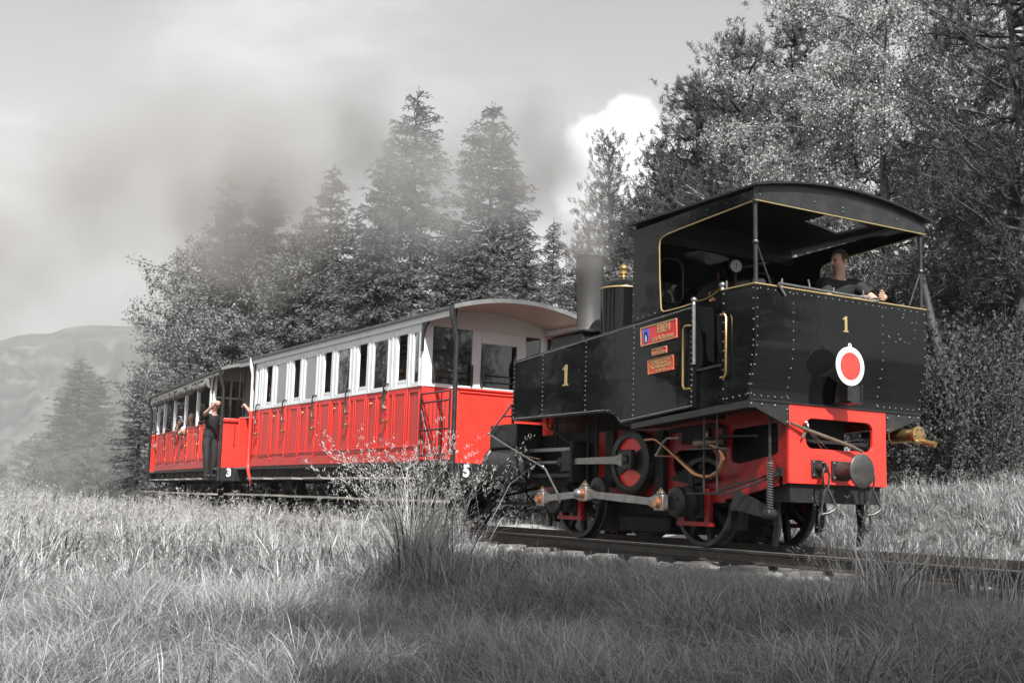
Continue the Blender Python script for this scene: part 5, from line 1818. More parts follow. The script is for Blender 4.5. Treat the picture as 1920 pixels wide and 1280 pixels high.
# ladder brackets and dark pipes under the tank
for (x, z0, z1) in ((-1.9, 0.66, 1.35), (-1.72, 0.6, 1.38), (-2.6, 1.08, 1.39)):
    MB().tube([(x, -0.75, z1), (x, -0.75, z0)], 0.018, 6).build('hanger_rod', SOOT, LOCO)
MB().tube([(-2.5, -0.95, 1.40), (-2.48, -0.95, 1.32), (-2.2, -0.92, 1.20), (-2.05, -0.9, 1.10)], 0.014, 6).build('drain_pipe', SOOT, LOCO)

# brass pump on the far side, seen past the beam
bp_ = MB().lathe([(0.062, 1.14), (0.078, 1.15), (0.078, 1.165), (0.070, 1.17), (0.070, 1.44), (0.09, 1.45), (0.09, 1.49), (0.08, 1.495)], (0, 0.95, 1.18), (1, 0, 0), 24).build('whistle_pump', BRASS, LOCO)
b = MB()
for k in range(6):
    a = 2 * PI * k / 6
    b.cyl((1.494, 0.95 + 0.07 * math.cos(a), 1.18 + 0.07 * math.sin(a)), (1.508, 0.95 + 0.07 * math.cos(a), 1.18 + 0.07 * math.sin(a)), 0.012, 6)
tag(b.build('flange_bolts', STEEL, bp_), kind='stuff')
MB().tube([(1.49, 1.0, 1.12), (1.62, 1.03, 1.09)], 0.03, 10).build('outlet', BRASS, bp_)
MB().tube([(1.14, 0.95, 1.18), (0.8, 0.9, 1.2)], 0.04, 10).build('pump_bracket', SOOT, bp_)

# coupling gear on the beam
bf = MB().box(1.335, 1.362, -0.115, 0.115, 0.70, 0.885).build('buffer_mount', IRON, LOCO, bevel=0.006)
rivets([(1.362, sy * 0.09, 0.79 + sz * 0.07) for sy in (-1, 1) for sz in (-1, 1)], 0.018, (1, 0, 0), 'mount_bolts', RIVET, bf)
MB().lathe([(0.095, 1.362), (0.095, 1.40), (0.085, 1.42), (0.083, 1.53), (0.09, 1.56), (0.115, 1.585), (0.155, 1.60), (0.163, 1.61), (0.163, 1.625), (0.155, 1.632), (0.08, 1.637), (0.01, 1.638)], (0, 0, 0.79), (1, 0, 0), 36).build('buffer', mat('buffer_iron', (0.075, 0.073, 0.068), rough=0.42, metal=0.55, var=0.35, vscale=9, bump=0.05), bf)
for sg in (-1, 1):
    y = sg * 0.30
    cm_ = MB().box(1.335, 1.358, y - 0.075, y + 0.075, 0.72, 0.885).build('hook_mount', IRON, LOCO, bevel=0.006)
    rivets([(1.358, y + sy * 0.055, 0.80 + sz * 0.06) for sy in (-1, 1) for sz in (-1, 1)], 0.014, (1, 0, 0), 'mount_bolts', RIVET, cm_)
    MB().lathe([(0.045, 1.358), (0.04, 1.39), (0.028, 1.42)], (0, y, 0.81), (1, 0, 0), 14).ring((1.435, y, 0.81), (0, 1, 0.0), 0.038, 0.013, 18, 8).build('eye_bolt', IRON, cm_)
    MB().tube([(1.45, y - 0.02, 0.80), (1.455, y - 0.045, 0.74), (1.455, y - 0.03, 0.64), (1.455, y, 0.60), (1.455, y + 0.03, 0.64), (1.455, y + 0.045, 0.74), (1.45, y + 0.02, 0.80), (1.45, y, 0.825), (1.45, y - 0.02, 0.80)], 0.012, 8).build('upper_link', IRON, cm_)
    MB().tube([(1.45, y + 0.0, 0.625), (1.46, y - 0.035, 0.56), (1.44, y - 0.06, 0.40), (1.45, y - 0.055, 0.375), (1.48, y + 0.0, 0.385), (1.50, y + 0.06, 0.42), (1.50, y + 0.075, 0.46), (1.48, y + 0.045, 0.54), (1.46, y + 0.01, 0.625)], 0.013, 8).build('long_link', IRON, cm_)
    MB().tube([(1.45 + 0.0, y - 0.055 + 0.042 * math.cos(t), 0.31 + 0.085 * math.sin(t)) for t in [2 * PI * i / 18 for i in range(19)]], 0.011, 8).build('end_link', IRON, cm_)
# coupling bar slung across the slot
MB().tube([(1.37, -0.66, 1.215), (1.39, -0.50, 1.165), (1.40, 0.10, 1.03), (1.40, 0.24, 0.985)], [0.016, 0.017, 0.02, 0.016], 8).build('coupling_bar', mat('brown_iron', (0.15, 0.12, 0.09), rough=0.6, metal=0.4, var=0.3), LOCO)
MB().ring((1.375, -0.47, 1.19), (0.3, 1, 0), 0.035, 0.011, 16).ball((1.37, -0.47, 1.225), 0.024, 8).tube([(1.37, -0.47, 1.15), (1.37, -0.52, 1.08)], 0.014, 6).tube([(1.36, -0.44, 1.17), (1.30, -0.20, 1.0)], 0.006, 5).tube([(1.36, -0.43, 1.17), (1.28, -0.08, 0.98)], 0.006, 5).build('bar_shackle', STEEL, LOCO)
# ------------------------------------------------------------------ coaches (local X runs back from the near end as -s)
SL = 9.0
SB0, SB1 = 0.986, 8.06
T = 1.10
INTER = mat('coach_interior_grey', (0.30, 0.295, 0.285), rough=0.6, var=0.08, vscale=3)
PLANKC = mat('ceiling_planks', (0.20, 0.195, 0.19), rough=0.55, var=0.15, vscale=3, stretch=(1, 10, 10))
BENCH = mat('bench_wood', (0.20, 0.17, 0.13), rough=0.5, var=0.25, vscale=4, stretch=(8, 1, 1))
OLIVE = mat('olive_drab_panel', (0.16, 0.155, 0.05), rough=0.6, var=0.2)


def cbox(b, s0, s1, t0, t1, z0, z1):
    return b.box(-s1, -s0, t0, t1, z0, z1)


def frame_rect(b, s0, s1, z0, z1, w, t0, t1):
    """Rectangular moulding ring on the side."""
    cbox(b, s0, s1, t0, t1, z1 - w, z1)
    cbox(b, s0, s1, t0, t1, z0, z0 + w)
    cbox(b, s0, s0 + w, t0, t1, z0 + w, z1 - w)
    cbox(b, s1 - w, s1, t0, t1, z0 + w, z1 - w)
    return b


def roof_arc(t, edge, rise):
    return edge + rise * (1 - (t / 1.18) ** 2)


def make_coach(num, loc, rz, enclosed, zline, label):
    R_ = empty('passenger_coach', loc, rz, label=label, cat='railway coach', group='red coaches of the train')
    edge, rise = (3.10, 0.19) if enclosed else (3.03, 0.19)
    zb = 0.95
    lower_m = REDC
    # ---------------- sides
    for sg in (-1, 1):
        y0, y1 = sg * T, sg * (T - 0.04)
        low = MB()
        cbox(low, SB0, SB1, y0 - sg * 0.012, y1, zb + 0.14, zline)
        side = low.build('side_panel', lower_m, R_)
        ap = MB()
        cbox(ap, SB0, SB1, y0 + sg * 0.004, y1, zb, zb + 0.14)
        ap.build('side_apron', lower_m, R_, bevel=0.004)
        for i in range(5):
            b = MB()
            q = 2.75 - 0.0 + 1.415 * i - 0.55
            b.tube([(-(q + 0.56), y0 - sg * 0.0, zb + 0.125), (-(q + 0.56), y0 + sg * 0.035, zb + 0.125)], 0.016, 8)
            b.build('apron_bolt', lower_m, R_)
        # cover strip and corner posts
        b = MB()
        cbox(b, SB0, SB1, y0 + sg * 0.006, y1, zline, zline + 0.028)
        b.build('waist_rail', WHITE if enclosed else lower_m, R_, bevel=0.004)
        nb = 5
        for i in range(nb):
            d0, d1 = 1.42 + 1.415 * i, 2.06 + 1.415 * i
            f1 = 2.06 + 1.415 * (i + 1) - 0.64 if i < 4 else SB1
            # door: lower panel with two sunk fields, handle, grab rod, hinge strip
            dr = empty('door', (0, 0, 0))
            dr.parent = R_
            b = MB()
            cbox(b, d0 + 0.006, d1 - 0.006, y0 + sg * 0.004, y0 - sg * 0.011, zb + 0.17, zline - 0.015)
            dp = b.build('door_panel', lower_m, dr, bevel=0.003)
            b = MB()
            frame_rect(b, d0 + 0.05, (d0 + d1) / 2 + 0.09, zb + 0.21, zline - 0.06, 0.022, y0 + sg * 0.016, y0 + sg * 0.0045)
            frame_rect(b, (d0 + d1) / 2 + 0.14, d1 - 0.03, zb + 0.21, zline - 0.06, 0.022, y0 + sg * 0.016, y0 + sg * 0.0045)
            b.build('door_moulding', lower_m, dr, bevel=0.003)
            b = MB()
            hx = -(d1 + 0.012)
            cbox(b, d1 - 0.005, d1 + (0.018 if enclosed else 0.03), y0 + sg * (0.016 if enclosed else 0.03), y0 + sg * 0.002, zb + 0.15, zline - 0.01)
            b.build('door_strip', RED, dr, bevel=0.008)
            gr = MB()
            yo = y0 + sg * 0.055
            gr.tube([(hx + 0.0, y0, zline + 0.10), (hx - 0.0, yo, zline + 0.10), (hx - 0.03, yo, zline + 0.09), (hx - 0.06, yo, zline + 0.04), (hx - 0.06, yo, zline - 0.25), (hx - 0.03, yo, zline - 0.29), (hx, yo, zline - 0.29), (hx, y0, zline - 0.29)], 0.013, 8)
            gr.build('grab_handle', SATIN, dr)
            hd = MB()
            hz_ = 1.575 if enclosed else 1.49
            hd.lathe([(0.035, 0), (0.035, 0.012), (0.014, 0.02), (0.014, 0.05), (0.024, 0.055), (0.02, 0.075), (0.004, 0.08)], (hx, y0, hz_), (0, sg, 0), 12)
            hd.tube([(hx - 0.065, y0 + sg * 0.055, hz_ + 0.004), (hx, y0 + sg * 0.06, hz_), (hx + 0.065, y0 + sg * 0.055, hz_ + 0.004)], 0.012, 8)
            hd.tube([(hx, y0 + sg * 0.03, hz_ - 0.02), (hx, y0 + sg * 0.035, hz_ - 0.085)], 0.008, 6)
            hd.build('door_handle', BRASS, dr)
            lk = MB()
            lk.tube([(hx - 0.01, y0 + sg * 0.03, zline - 0.13), (hx - 0.12, y0 + sg * 0.03, zline - 0.125)], 0.011, 6)
            lk.tube([(hx - 0.14, y0 + sg * 0.03, zline - 0.11), (hx - 0.14, y0 + sg * 0.03, zline - 0.20)], 0.010, 6)
            lk.build('door_latch', BRASS, dr)
            if not enclosed:
                b = MB()
                for z in (1.2, 1.5, 1.8):
                    cbox(b, d1 + 0.004, d1 + 0.022, y0 + sg * 0.034, y0 + sg * 0.0305, z, z + 0.07)
                tag(b.build('hinge_marks', YELLOW, dr), kind='stuff')
            # fixed panel field to the next door
            if f1 - d1 > 0.2 and i < 4:
                b = MB()
                mid = d1 + (f1 - d1) * 0.52
                frame_rect(b, d1 + 0.08, mid - 0.02, zb + 0.21, zline - 0.06, 0.022, y0 + sg * 0.006, y0 - sg * 0.012)
                frame_rect(b, mid + 0.03, f1 - 0.05, zb + 0.21, zline - 0.06, 0.022, y0 + sg * 0.006, y0 - sg * 0.012)
                b.build('panel_moulding', lower_m, R_, bevel=0.003)
                MB().lathe([(0.02, 0), (0.02, 0.02), (0.012, 0.03)], (-(f1 - 0.16), y0 - sg * 0.01, zline - 0.17), (0, sg, 0), 10).build('lamp_knob', BRASS, R_)
        for (a, b_) in ((SB0, 1.40), (7.74 + 0.04, SB1)):
            b = MB()
            frame_rect(b, a + 0.06, b_ - 0.03, zb + 0.21, zline - 0.06, 0.022, y0 + sg * 0.006, y0 - sg * 0.012)
            b.build('panel_moulding', lower_m, R_, bevel=0.003)
        if enclosed:
            zt = 2.89
            b = MB()
            cbox(b, SB0, SB1, y0, y1, zt, edge - 0.02)
            b.build('cant_rail', WHITE, R_, bevel=0.003)
            b = MB()
            cbox(b, SB0 - 0.9, SB1 + 0.9, y0 + sg * 0.035, y0 + sg * 0.001, edge - 0.125, edge - 0.02)
            b.build('eaves_board', WHITE, R_, bevel=0.004)
            wins = [(1.06, 1.32, 0)]
            for i in range(5):
                o_ = 1.415 * i
                wins.append((1.475 + o_, 1.845 + o_, 1))
                if i < 4:
                    wins.append((2.10 + o_, 2.70 + o_, 2))
            wins.append((7.78, 7.99, 0))
            edges_ = [SB0] + [v for w in wins for v in w[:2]] + [SB1]
            for i in range(0, len(edges_), 2):
                a, b_ = edges_[i], edges_[i + 1]
                b = MB()
                cbox(b, a, b_, y0, y1, zline + 0.028, zt)
                if b_ - a > 0.12:
                    m_ = (a + b_) / 2
                    cbox(b, m_ - 0.012, m_ + 0.012, y0 + sg * 0.012, y0 + sg * 0.0005, zline + 0.03, zt + 0.05)
                b.build('window_pillar', WHITE, R_, bevel=0.003)
            for (a, b_, kd) in wins:
                b = MB()
                if kd == 1:
                    # drop light let down behind the door: opening with the sash edge low in it
                    frame_rect(b, a, b_, zline + 0.028, zt, 0.022, y0 - sg * 0.004, y1)
                    cbox(b, a + 0.022, b_ - 0.022, y0 - sg * 0.012, y0 - sg * 0.03, zline + 0.05, zline + 0.085)
                    cbox(b, a + 0.022, b_ - 0.022, y0 - sg * 0.012, y0 - sg * 0.03, 2.135, 2.175)
                    w = b.build('window', WHITE, R_, bevel=0.002)
                    g_ = MB()
                    cbox(g_, a + 0.022, b_ - 0.022, y0 - sg * 0.018, y0 - sg * 0.022, zline + 0.085, 2.135)
                    g_.build('pane', GLASS, w, smooth=False)
                else:
                    frame_rect(b, a, b_, zline + 0.028, zt, 0.038, y0 + sg * 0.006, y1)
                    w = b.build('window', WHITE, R_, bevel=0.003)
                    g_ = MB()
                    cbox(g_, a + 0.038, b_ - 0.038, y0 - sg * 0.016, y0 - sg * 0.020, zline + 0.066, zt - 0.038)
                    g_.build('pane', GLASS, w, smooth=False)
        else:
            # open side: slim white pillars, rolled canvas below the eaves
            for i, s in enumerate((1.02, 1.30, 2.72, 4.16, 5.60, 7.04, 8.02)):
                b = MB()
                cbox(b, s - 0.05, s + 0.05, y0, y1 - sg * 0.03, zline + 0.028, edge - 0.06)
                cbox(b, s + 0.05, s + 0.20, y0 - sg * 0.03, y1 - sg * 0.02, zline + 0.028, 2.62)
                b.build('side_pillar', WHITE, R_, bevel=0.004)
            b = MB()
            cbox(b, SB0 - 0.85, SB1 + 0.85, y0 + sg * 0.03, y0 - sg * 0.02, edge - 0.10, edge - 0.02)
            b.build('eaves_board', CREAM, R_, bevel=0.004)
            r = np.random.default_rng(4)
            pts, rr = [], []
            for s in np.arange(SB0 + 0.3, SB1 + 0.5, 0.06):
                k = math.sin(s * 4.4) * 0.018 + r.normal(0, 0.012)
                pts.append((-s, y0 + sg * (0.01 + k), edge - 0.20 - abs(math.sin(s * 2.2)) * 0.035 + r.normal(0, 0.008)))
                rr.append(0.085 + 0.028 * math.sin(s * 6.1) + r.normal(0, 0.01))
            MB().tube(pts, rr, 14).build('rolled_blind', CANVAS, R_)
            b = MB()
            for s in np.arange(SB0 + 0.5, SB1 + 0.3, 0.72):
                b.ring((-s, y0 + sg * 0.01, edge - 0.21), (1, 0.1, 0), 0.105, 0.008, 16, 5)
            tag(b.build('blind_straps', SATIN, R_), kind='stuff')
    # ---------------- end walls (windows, centre door)
    for es in (SB0, SB1):
        ins = 1 if es == SB0 else -1
        e0, e1 = es, es + ins * 0.04

        def ebox(b, t0, t1, z0, z1, d0=0.0, d1=0.0):
            xs2 = sorted((-(e0 - ins * d0), -(e1 + ins * d1)))
            return b.box(xs2[0], xs2[1], t0, t1, z0, z1)
        b = MB()
        ebox(b, -T + 0.0405, -0.14, zb + 0.02, zline)
        ebox(b, 0.58, T - 0.0405, zb + 0.02, zline)
        ebox(b, -0.14, 0.58, zb + 0.02, zline, -0.006)
        b.build('end_panel', lower_m, R_)
        b = MB()
        ebox(b, -T + 0.0405, T - 0.0405, zline, zline + 0.055, 0.015)
        b.build('end_sill', WHITE, R_, bevel=0.004)
        b = MB()
        top = edge - 0.02
        n_ = 12
        zt = 2.95 if enclosed else 2.86
        for k in range(n_):
            ta, tb = -T + 0.0405 + (2 * T - 0.081) * k / n_, -T + 0.0405 + (2 * T - 0.081) * (k + 1) / n_
            xs2 = sorted((-e0, -e1))
            b.prism([(ta, zt), (tb, zt), (tb, roof_arc(tb, edge, rise) - 0.035), (ta, roof_arc(ta, edge, rise) - 0.035)], 'x', xs2[0], xs2[1])
        b.build('end_head', CREAM if enclosed else INTER, R_, smooth=False)
        b = MB()
        if enclosed:
            for (t0, t1) in ((-T + 0.0405, -0.935), (-0.255, -0.105), (0.545, 0.70), (0.98, T - 0.0405)):
                ebox(b, t0, t1, zline + 0.055, zt)
                b.build('end_pillar', WHITE, R_, bevel=0.003)
                b = MB()
            ebox(b, -0.105, 0.545, 2.775, zt)
            ws = [(-0.935, -0.255, zt), (-0.105, 0.545, 2.775), (0.70, 0.98, zt)]
        else:
            for (t0, t1) in ((-T + 0.0405, -1.03), (-0.735, -0.69), (-0.40, -0.10), (0.52, 0.6), (1.0, T - 0.0405)):
                ebox(b, t0, t1, zline + 0.055, zt)
                b.build('end_pillar', INTER, R_, bevel=0.003)
                b = MB()
            ebox(b, -1.03, -0.40, 2.46, 2.50)
            ws = [(-1.03, -0.735, zt), (-0.69, -0.40, zt), (-0.10, 0.52, zt), (0.6, 1.0, zt)]
        b.build('end_crosspiece', WHITE if enclosed else INTER, R_, bevel=0.003)
        for (t0, t1, zt2) in ws:
            w = empty('end_window', (0, 0, 0))
            w.parent = R_
            g_ = MB()
            xs2 = sorted((-(e0 + ins * 0.02), -(e0 + ins * 0.024)))
            g_.box(xs2[0], xs2[1], t0, t1, zline + 0.055, zt2)
            g_.build('pane', CLEAR, w, smooth=False)
            xb = -(e0 - ins * 0.03)
            b = MB()
            for z in (2.19, 2.29) if enclosed else (2.02, 2.14, 2.26):
                b.tube([(xb, t0 + 0.02, z), (xb, t1 - 0.02, z)], 0.007, 6)
            b.build('guard_bars', SATIN, w)
            b = MB()
            for t_ in (t0 + 0.015, t1 - 0.015):
                b.box(xb - 0.012, xb + 0.012, t_ - 0.014, t_ + 0.014, 2.10 if enclosed else 1.98, 2.42 if enclosed else 2.3)
            b.build('bar_brackets', SATIN, w)
    # ---------------- end platforms: dash panel, headstock, posts, gates
    for s0, inn in ((0.0, 1), (SL + 0.05, -1)):
        X = lambda d: -(s0 + inn * d)

        def pbox(b, d0, d1, t0, t1, z0, z1):
            xs2 = sorted((X(d0), X(d1)))
            return b.box(xs2[0], xs2[1], t0, t1, z0, z1)
        b = MB()
        hw_ = 1.05
        ztop = 1.93 if enclosed else 1.955
        if enclosed:
            pbox(b, 0.0, 0.025, -hw_, hw_, 0.915, ztop)
        else:
            pbox(b, 0.0, 0.025, -hw_, -0.34, 0.945, ztop)
            pbox(b, 0.0, 0.025, 0.34, hw_, 0.945, ztop)
        d_ = b.build('dash_panel', RED, R_, bevel=0.006)
        b = MB()
        if enclosed:
            pbox(b, -0.035, 0.04, -hw_, hw_, ztop, ztop + 0.03)
            pbox(b, -0.02, 0.0, -hw_ + 0.03, hw_ - 0.03, ztop - 0.045, ztop - 0.015)
        else:
            for q in (-1, 1):
                pbox(b, -0.05, 0.05, q * 0.33, q * (hw_ + 0.015), ztop - 0.055, ztop + 0.02)
        b.build('dash_rail', RED, d_, bevel=0.012)
        b = MB()
        pbox(b, 0.0, 0.06, -1.10, 1.10, 0.665, 0.914 if enclosed else 0.944)
        hs_ = b.build('headstock', SATIN, R_, bevel=0.004)
        if s0 == 0.0:
            rivets([(0.001, t_, z) for t_ in (-0.585, -0.50, 0.5, 0.585) for z in (0.875, 0.81, 0.745)], 0.014, (1, 0, 0), 'rivets', None, hs_)
            tx = text_obj(str(num), 'number', WHITE, R_, (0.004, -0.868, 0.805) if enclosed else (0.004, -0.878, 0.835), (PI / 2, 0, PI / 2), 0.225, 0.95, 0.002, 0.010)
        b = MB()
        pbox(b, 0.06, SB0 + 0.0, -1.05, 1.05, 0.90, 0.945)
        b.build('platform_floor', DARKWOOD, R_, bevel=0.003)
        for sg in (-1, 1):
            m_ = SATIN
            b = MB()
            zt = roof_arc(1.1, edge, rise) - 0.03
            xo = X(0.0)
            if enclosed and s0 > 1 and sg == -1:
                # white and red post by the far platform
                xo = X(0.86)
                b.tube([(xo, sg * 1.16, zt), (xo, sg * 1.155, zt - 0.15), (xo, sg * 1.11, zt - 0.33), (xo, sg * 1.105, zline)], 0.034, 12)
                b.build('platform_post', WHITE, R_)
                MB().tube([(xo, sg * 1.105, zline), (xo, sg * 1.105, 1.0), (xo + 0.08, sg * 1.12, 0.85), (xo + 0.28, sg * 1.14, 0.68), (xo + 0.40, sg * 1.16, 0.60)], [0.034, 0.034, 0.03, 0.027, 0.022], 12).build('platform_post', RED, R_)
                xo = X(0.0)
                MB().tube([(xo, sg * 0.98, zt), (xo, sg * 0.98, 0.7)], 0.014, 8).build('grab_pole', SATIN, R_)
            else:
                b.tube([(xo, sg * 1.19, zt), (xo, sg * 1.185, zt - 0.12), (xo, sg * 1.13, zt - 0.32), (xo, sg * 1.095, zt - 0.43), (xo, sg * 1.09, zt - 0.55), (xo, sg * 1.09, 0.66)], 0.034, 12)
                b.build('platform_post', m_, R_)
                q = 1.075 if enclosed else 0.74
                MB().tube([(xo - 0.06 * inn, sg * q, zt - 0.02), (xo - 0.06 * inn, sg * q, 1.9 if not enclosed else zt - 0.6)], 0.013, 8).build('grab_pole', m_, R_)
            # gate across the platform side
            if enclosed and s0 == 0.0:
                gt = empty('platform_gate', (0, 0, 0))
                gt.parent = R_
                y = sg * 1.10
                b = MB()
                for z in (1.92, 1.79, 1.39, 1.03):
                    b.tube([(X(0.12), y, z), (X(0.97), y, z)], 0.013, 6)
                b.tube([(X(0.12), y, 1.03), (X(0.12), y, 1.92)], 0.015, 6)
                b.tube([(X(0.97), y, 1.03), (X(0.97), y, 1.92)], 0.017, 6)
                b.build('gate_frame', SATIN, gt)
                b = MB()
                for k in range(6):
                    d_2 = 0.25 + 0.12 * k
                    b.tube([(X(d_2), y, 1.03), (X(d_2), y, 1.79)], 0.007, 5)
                b.tube([(X(0.97), y, 1.70), (X(0.60), y, 1.03)], 0.009, 5)
                b.build('gate_bars', SATIN, gt)
            # ornamental bracket at the body corner
            xc = -SB0 if inn == 1 else -SB1
            b = MB().prism([(xc, 2.55), (xc + 0.035 * inn, 2.55), (xc + 0.04 * inn, 2.75), (xc + 0.09 * inn, 2.90), (xc + 0.22 * inn, 2.985), (xc + 0.30 * inn, 2.99), (xc + 0.30 * inn, 3.005), (xc, 3.005)], 'y', sg * (T + 0.001), sg * (T + 0.03))
            b.build('eaves_bracket', SATIN, R_)
        # hoses between the vehicles
        MB().tube([(X(-0.01), 0.55, 1.5), (X(-0.10), 0.55, 1.45), (X(-0.12), 0.55, 1.0), (X(-0.1), 0.5, 0.8)], 0.04, 8).build('brake_hose', SOOT, R_)
    if not enclosed:
        MB().tube([(0.02, -0.80, 1.43), (0.05, -0.82, 1.43), (0.05, -0.82, 1.80), (0.02, -0.80, 1.84)], 0.010, 6).build('dash_handle', SATIN, R_)
    # ---------------- roof
    b = MB()
    tt = np.linspace(-1.18, 1.18, 15)
    prof = [(t_, roof_arc(t_, edge, rise) + 0.005) for t_ in tt] + [(t_, roof_arc(t_, edge, rise) - 0.035) for t_ in tt[::-1]]
    b.prism(prof, 'x', -(SL + 0.10), 0.05)
    b.build('roof', GREYROOF, R_)
    b = MB()
    prof = [(t_ * 0.97, roof_arc(t_ * 0.97, edge, rise) - 0.036) for t_ in tt] + [(t_ * 0.97, roof_arc(t_ * 0.97, edge, rise) - 0.048) for t_ in tt[::-1]]
    b.prism(prof, 'x', -(SL + 0.06), 0.02)
    b.build('ceiling', mat('varnished_ceiling', (0.42, 0.36, 0.28), rough=0.45, var=0.12, vscale=2) if enclosed else OLIVE, R_)
    b = MB()
    prof = [(t_, roof_arc(t_, edge, rise) + 0.012) for t_ in tt] + [(t_, roof_arc(t_, edge, rise) - 0.05) for t_ in tt[::-1]]
    b.prism(prof, 'x', 0.0505, 0.066)
    b.build('roof_end_board', mat('grey_board', (0.15, 0.15, 0.15), rough=0.65, var=0.15), R_)
    # interior: floor, benches, ceiling slats
    b = MB()
    cbox(b, SB0 + 0.05, SB1 - 0.05, -T + 0.05, T - 0.05, 0.90, 0.95)
    b.build('floor', DARKWOOD, R_)
    for i in range(4):
        sc_ = 2.42 + 1.415 * i
        bn = MB()
        for side in (-1, 1):
            cbox(bn, sc_ - 0.02, sc_ + 0.02, -1.0, 1.0, 1.40, 2.0 if enclosed else 1.85)
        cbox(bn, sc_ - 0.42, sc_ + 0.42, -1.0, 1.0, 1.36, 1.40)
        cbox(bn, sc_ - 0.38, sc_ + 0.38, -0.98, -0.94, 0.95, 1.36)
        cbox(bn, sc_ - 0.38, sc_ + 0.38, 0.94, 0.98, 0.95, 1.36)
        bn.build('bench', BENCH, R_, bevel=0.006)
    if enclosed:
        for k in range(9):
            t_ = -0.96 + 0.24 * k
            b = MB()
            z = roof_arc(t_, edge, rise) - 0.075
            cbox(b, SB0 + 0.06, SB1 - 0.06, t_ - 0.10, t_ + 0.10, z - 0.012, z)
            b.build('ceiling_plank', PLANKC, R_)
    else:
        b = MB()
        cbox(b, SB0 + 1.2, SB0 + 1.24, -0.9, 0.9, 1.0, 2.75)
        cbox(b, 6.2, 6.24, -0.2, 0.9, 2.2, 2.75)
        b.build('partition', OLIVE, R_)
    # ---------------- underframe and running gear
    b = MB()
    for sg in (-1, 1):
        cbox(b, 0.06, SL - 0.01, sg * 0.80, sg * 0.90, 0.68, 0.90)
    b.build('sole_bars', SOOT, R_)
    b = MB()
    cbox(b, 0.3, SL - 0.3, -0.78, 0.78, 0.70, 0.885)
    b.build('underfloor', SOOT, R_)
    for sg in (-1, 1):
        for i in range(5):
            c = 1.72 + 1.415 * i
            b = MB()
            cbox(b, c - 0.46, c + 0.46, sg * 1.02, sg * 1.24, 0.69, 0.722)
            b.build('step_board', WOOD, R_, bevel=0.004)
            b = MB()
            b.tube([(-(c - 0.3), sg * 1.05, 0.685), (-(c + 0.3), sg * 1.05, 0.685)], 0.012, 5)
            for q in (-0.3, 0.3):
                b.tube([(-(c + q), sg * 0.95, 0.86), (-(c + q), sg * 1.05, 0.70), (-(c + q), sg * 1.10, 0.40)], 0.012, 5)
            b.tube([(-(c - 0.45), sg * 1.12, 0.40), (-(c + 0.0), sg * 1.12, 0.68)], 0.014, 5)
            tag(b.build('step_bracket', SOOT, R_), kind='stuff')
        b = MB()
        for k in range(3):
            a = 0.1 + 3.0 * k
            pts = []
            cbox(b, a, a + 2.98, sg * 1.05, sg * 1.27, 0.365 + 0.006 * k, 0.40 + 0.006 * k)
        b.build('foot_board', WOOD, R_, bevel=0.004)
        MB().tube([(-0.5, sg * 0.85, 0.66), (-3.2, sg * 0.85, 0.30), (-5.9, sg * 0.85, 0.30), (-8.6, sg * 0.85, 0.66)], 0.02, 6).build('truss_rod', SOOT, R_)
    for s in (2.0, 7.0):
        for sg in (-1, 1):
            wh = empty('wheel', (-s, 0, 0.36))
            wh.parent = R_
            MB().lathe([(0.31, 0.47), (0.385, 0.47), (0.385, 0.495), (0.362, 0.505), (0.36, 0.585), (0.31, 0.585), (0.31, 0.47)], (0, 0, 0), (0, sg, 0), 36).build('tyre', IRON, wh)
            MB().lathe([(0.311, 0.52), (0.311, 0.54), (0.07, 0.56), (0.07, 0.60)], (0, 0, 0), (0, sg, 0), 28).build('wheel_disc', SOOT, wh)
            ab = MB()
            ab.box(-s - 0.11, -s + 0.11, sg * 0.64, sg * 0.80, 0.26, 0.50)
            ab.box(-s - 0.34, -s + 0.34, sg * 0.68, sg * 0.74, 0.54, 0.60)
            ab.box(-s - 0.22, -s + 0.22, sg * 0.66, sg * 0.70, 0.24, 0.68)
            ab.build('axle_box', SOOT, R_, bevel=0.01)
        MB().cyl((-s, -0.7, 0.36), (-s, 0.7, 0.36), 0.06).build('axle', IRON, R_)
    MB().box(-0.02, 0.22, -0.06, 0.06, 0.72, 0.86).lathe([(0.12, 0.22), (0.14, 0.24), (0.14, 0.26)], (0, 0, 0.79), (1, 0, 0), 20).build('buffer', IRON, R_, bevel=0.008)
    return R_


C5 = make_coach(5, (-4.7805, 0.0108, 0), 0.0394, True, 2.045, 'red coach number 5 with white window frames and glass, next to the engine')
C3 = make_coach(3, (-14.4642, -0.4466, 0), -0.0634, False, 1.90, 'red open-sided coach number 3 with rolled grey canvas, last in the train')


def on_coach(c, s, t, z):
    return c.matrix_basis @ Vector((-s, t, z))
# ------------------------------------------------------------------ people
HAIRG = mat('grey_hair', (0.42, 0.41, 0.40), rough=0.8, var=0.3, vscale=40)
HAIRD = mat('dark_hair', (0.03, 0.022, 0.018), rough=0.7, var=0.3, vscale=40)
HAIRB = mat('fair_hair', (0.34, 0.22, 0.10), rough=0.7, var=0.3, vscale=40)
CLBLACK = mat('black_cloth', (0.012, 0.012, 0.013), rough=0.85, var=0.3, vscale=10, bump=0.25, bscale=14)
CLDARK = mat('charcoal_cloth', (0.02, 0.021, 0.022), rough=0.85, var=0.3, vscale=10, bump=0.25, bscale=14)
CLWHITE = mat('white_cloth', (0.72, 0.72, 0.74), rough=0.85, var=0.06, vscale=10)
CLBLUE = mat('pale_blue_cloth', (0.30, 0.36, 0.55), rough=0.85, var=0.15, vscale=10)
CLRED = mat('red_cloth', (0.45, 0.05, 0.05), rough=0.85, var=0.1, vscale=10)
SHOE = mat('black_shoe', (0.015, 0.014, 0.013), rough=0.4)
EYEW = mat('eye_white', (0.7, 0.68, 0.66), rough=0.3)
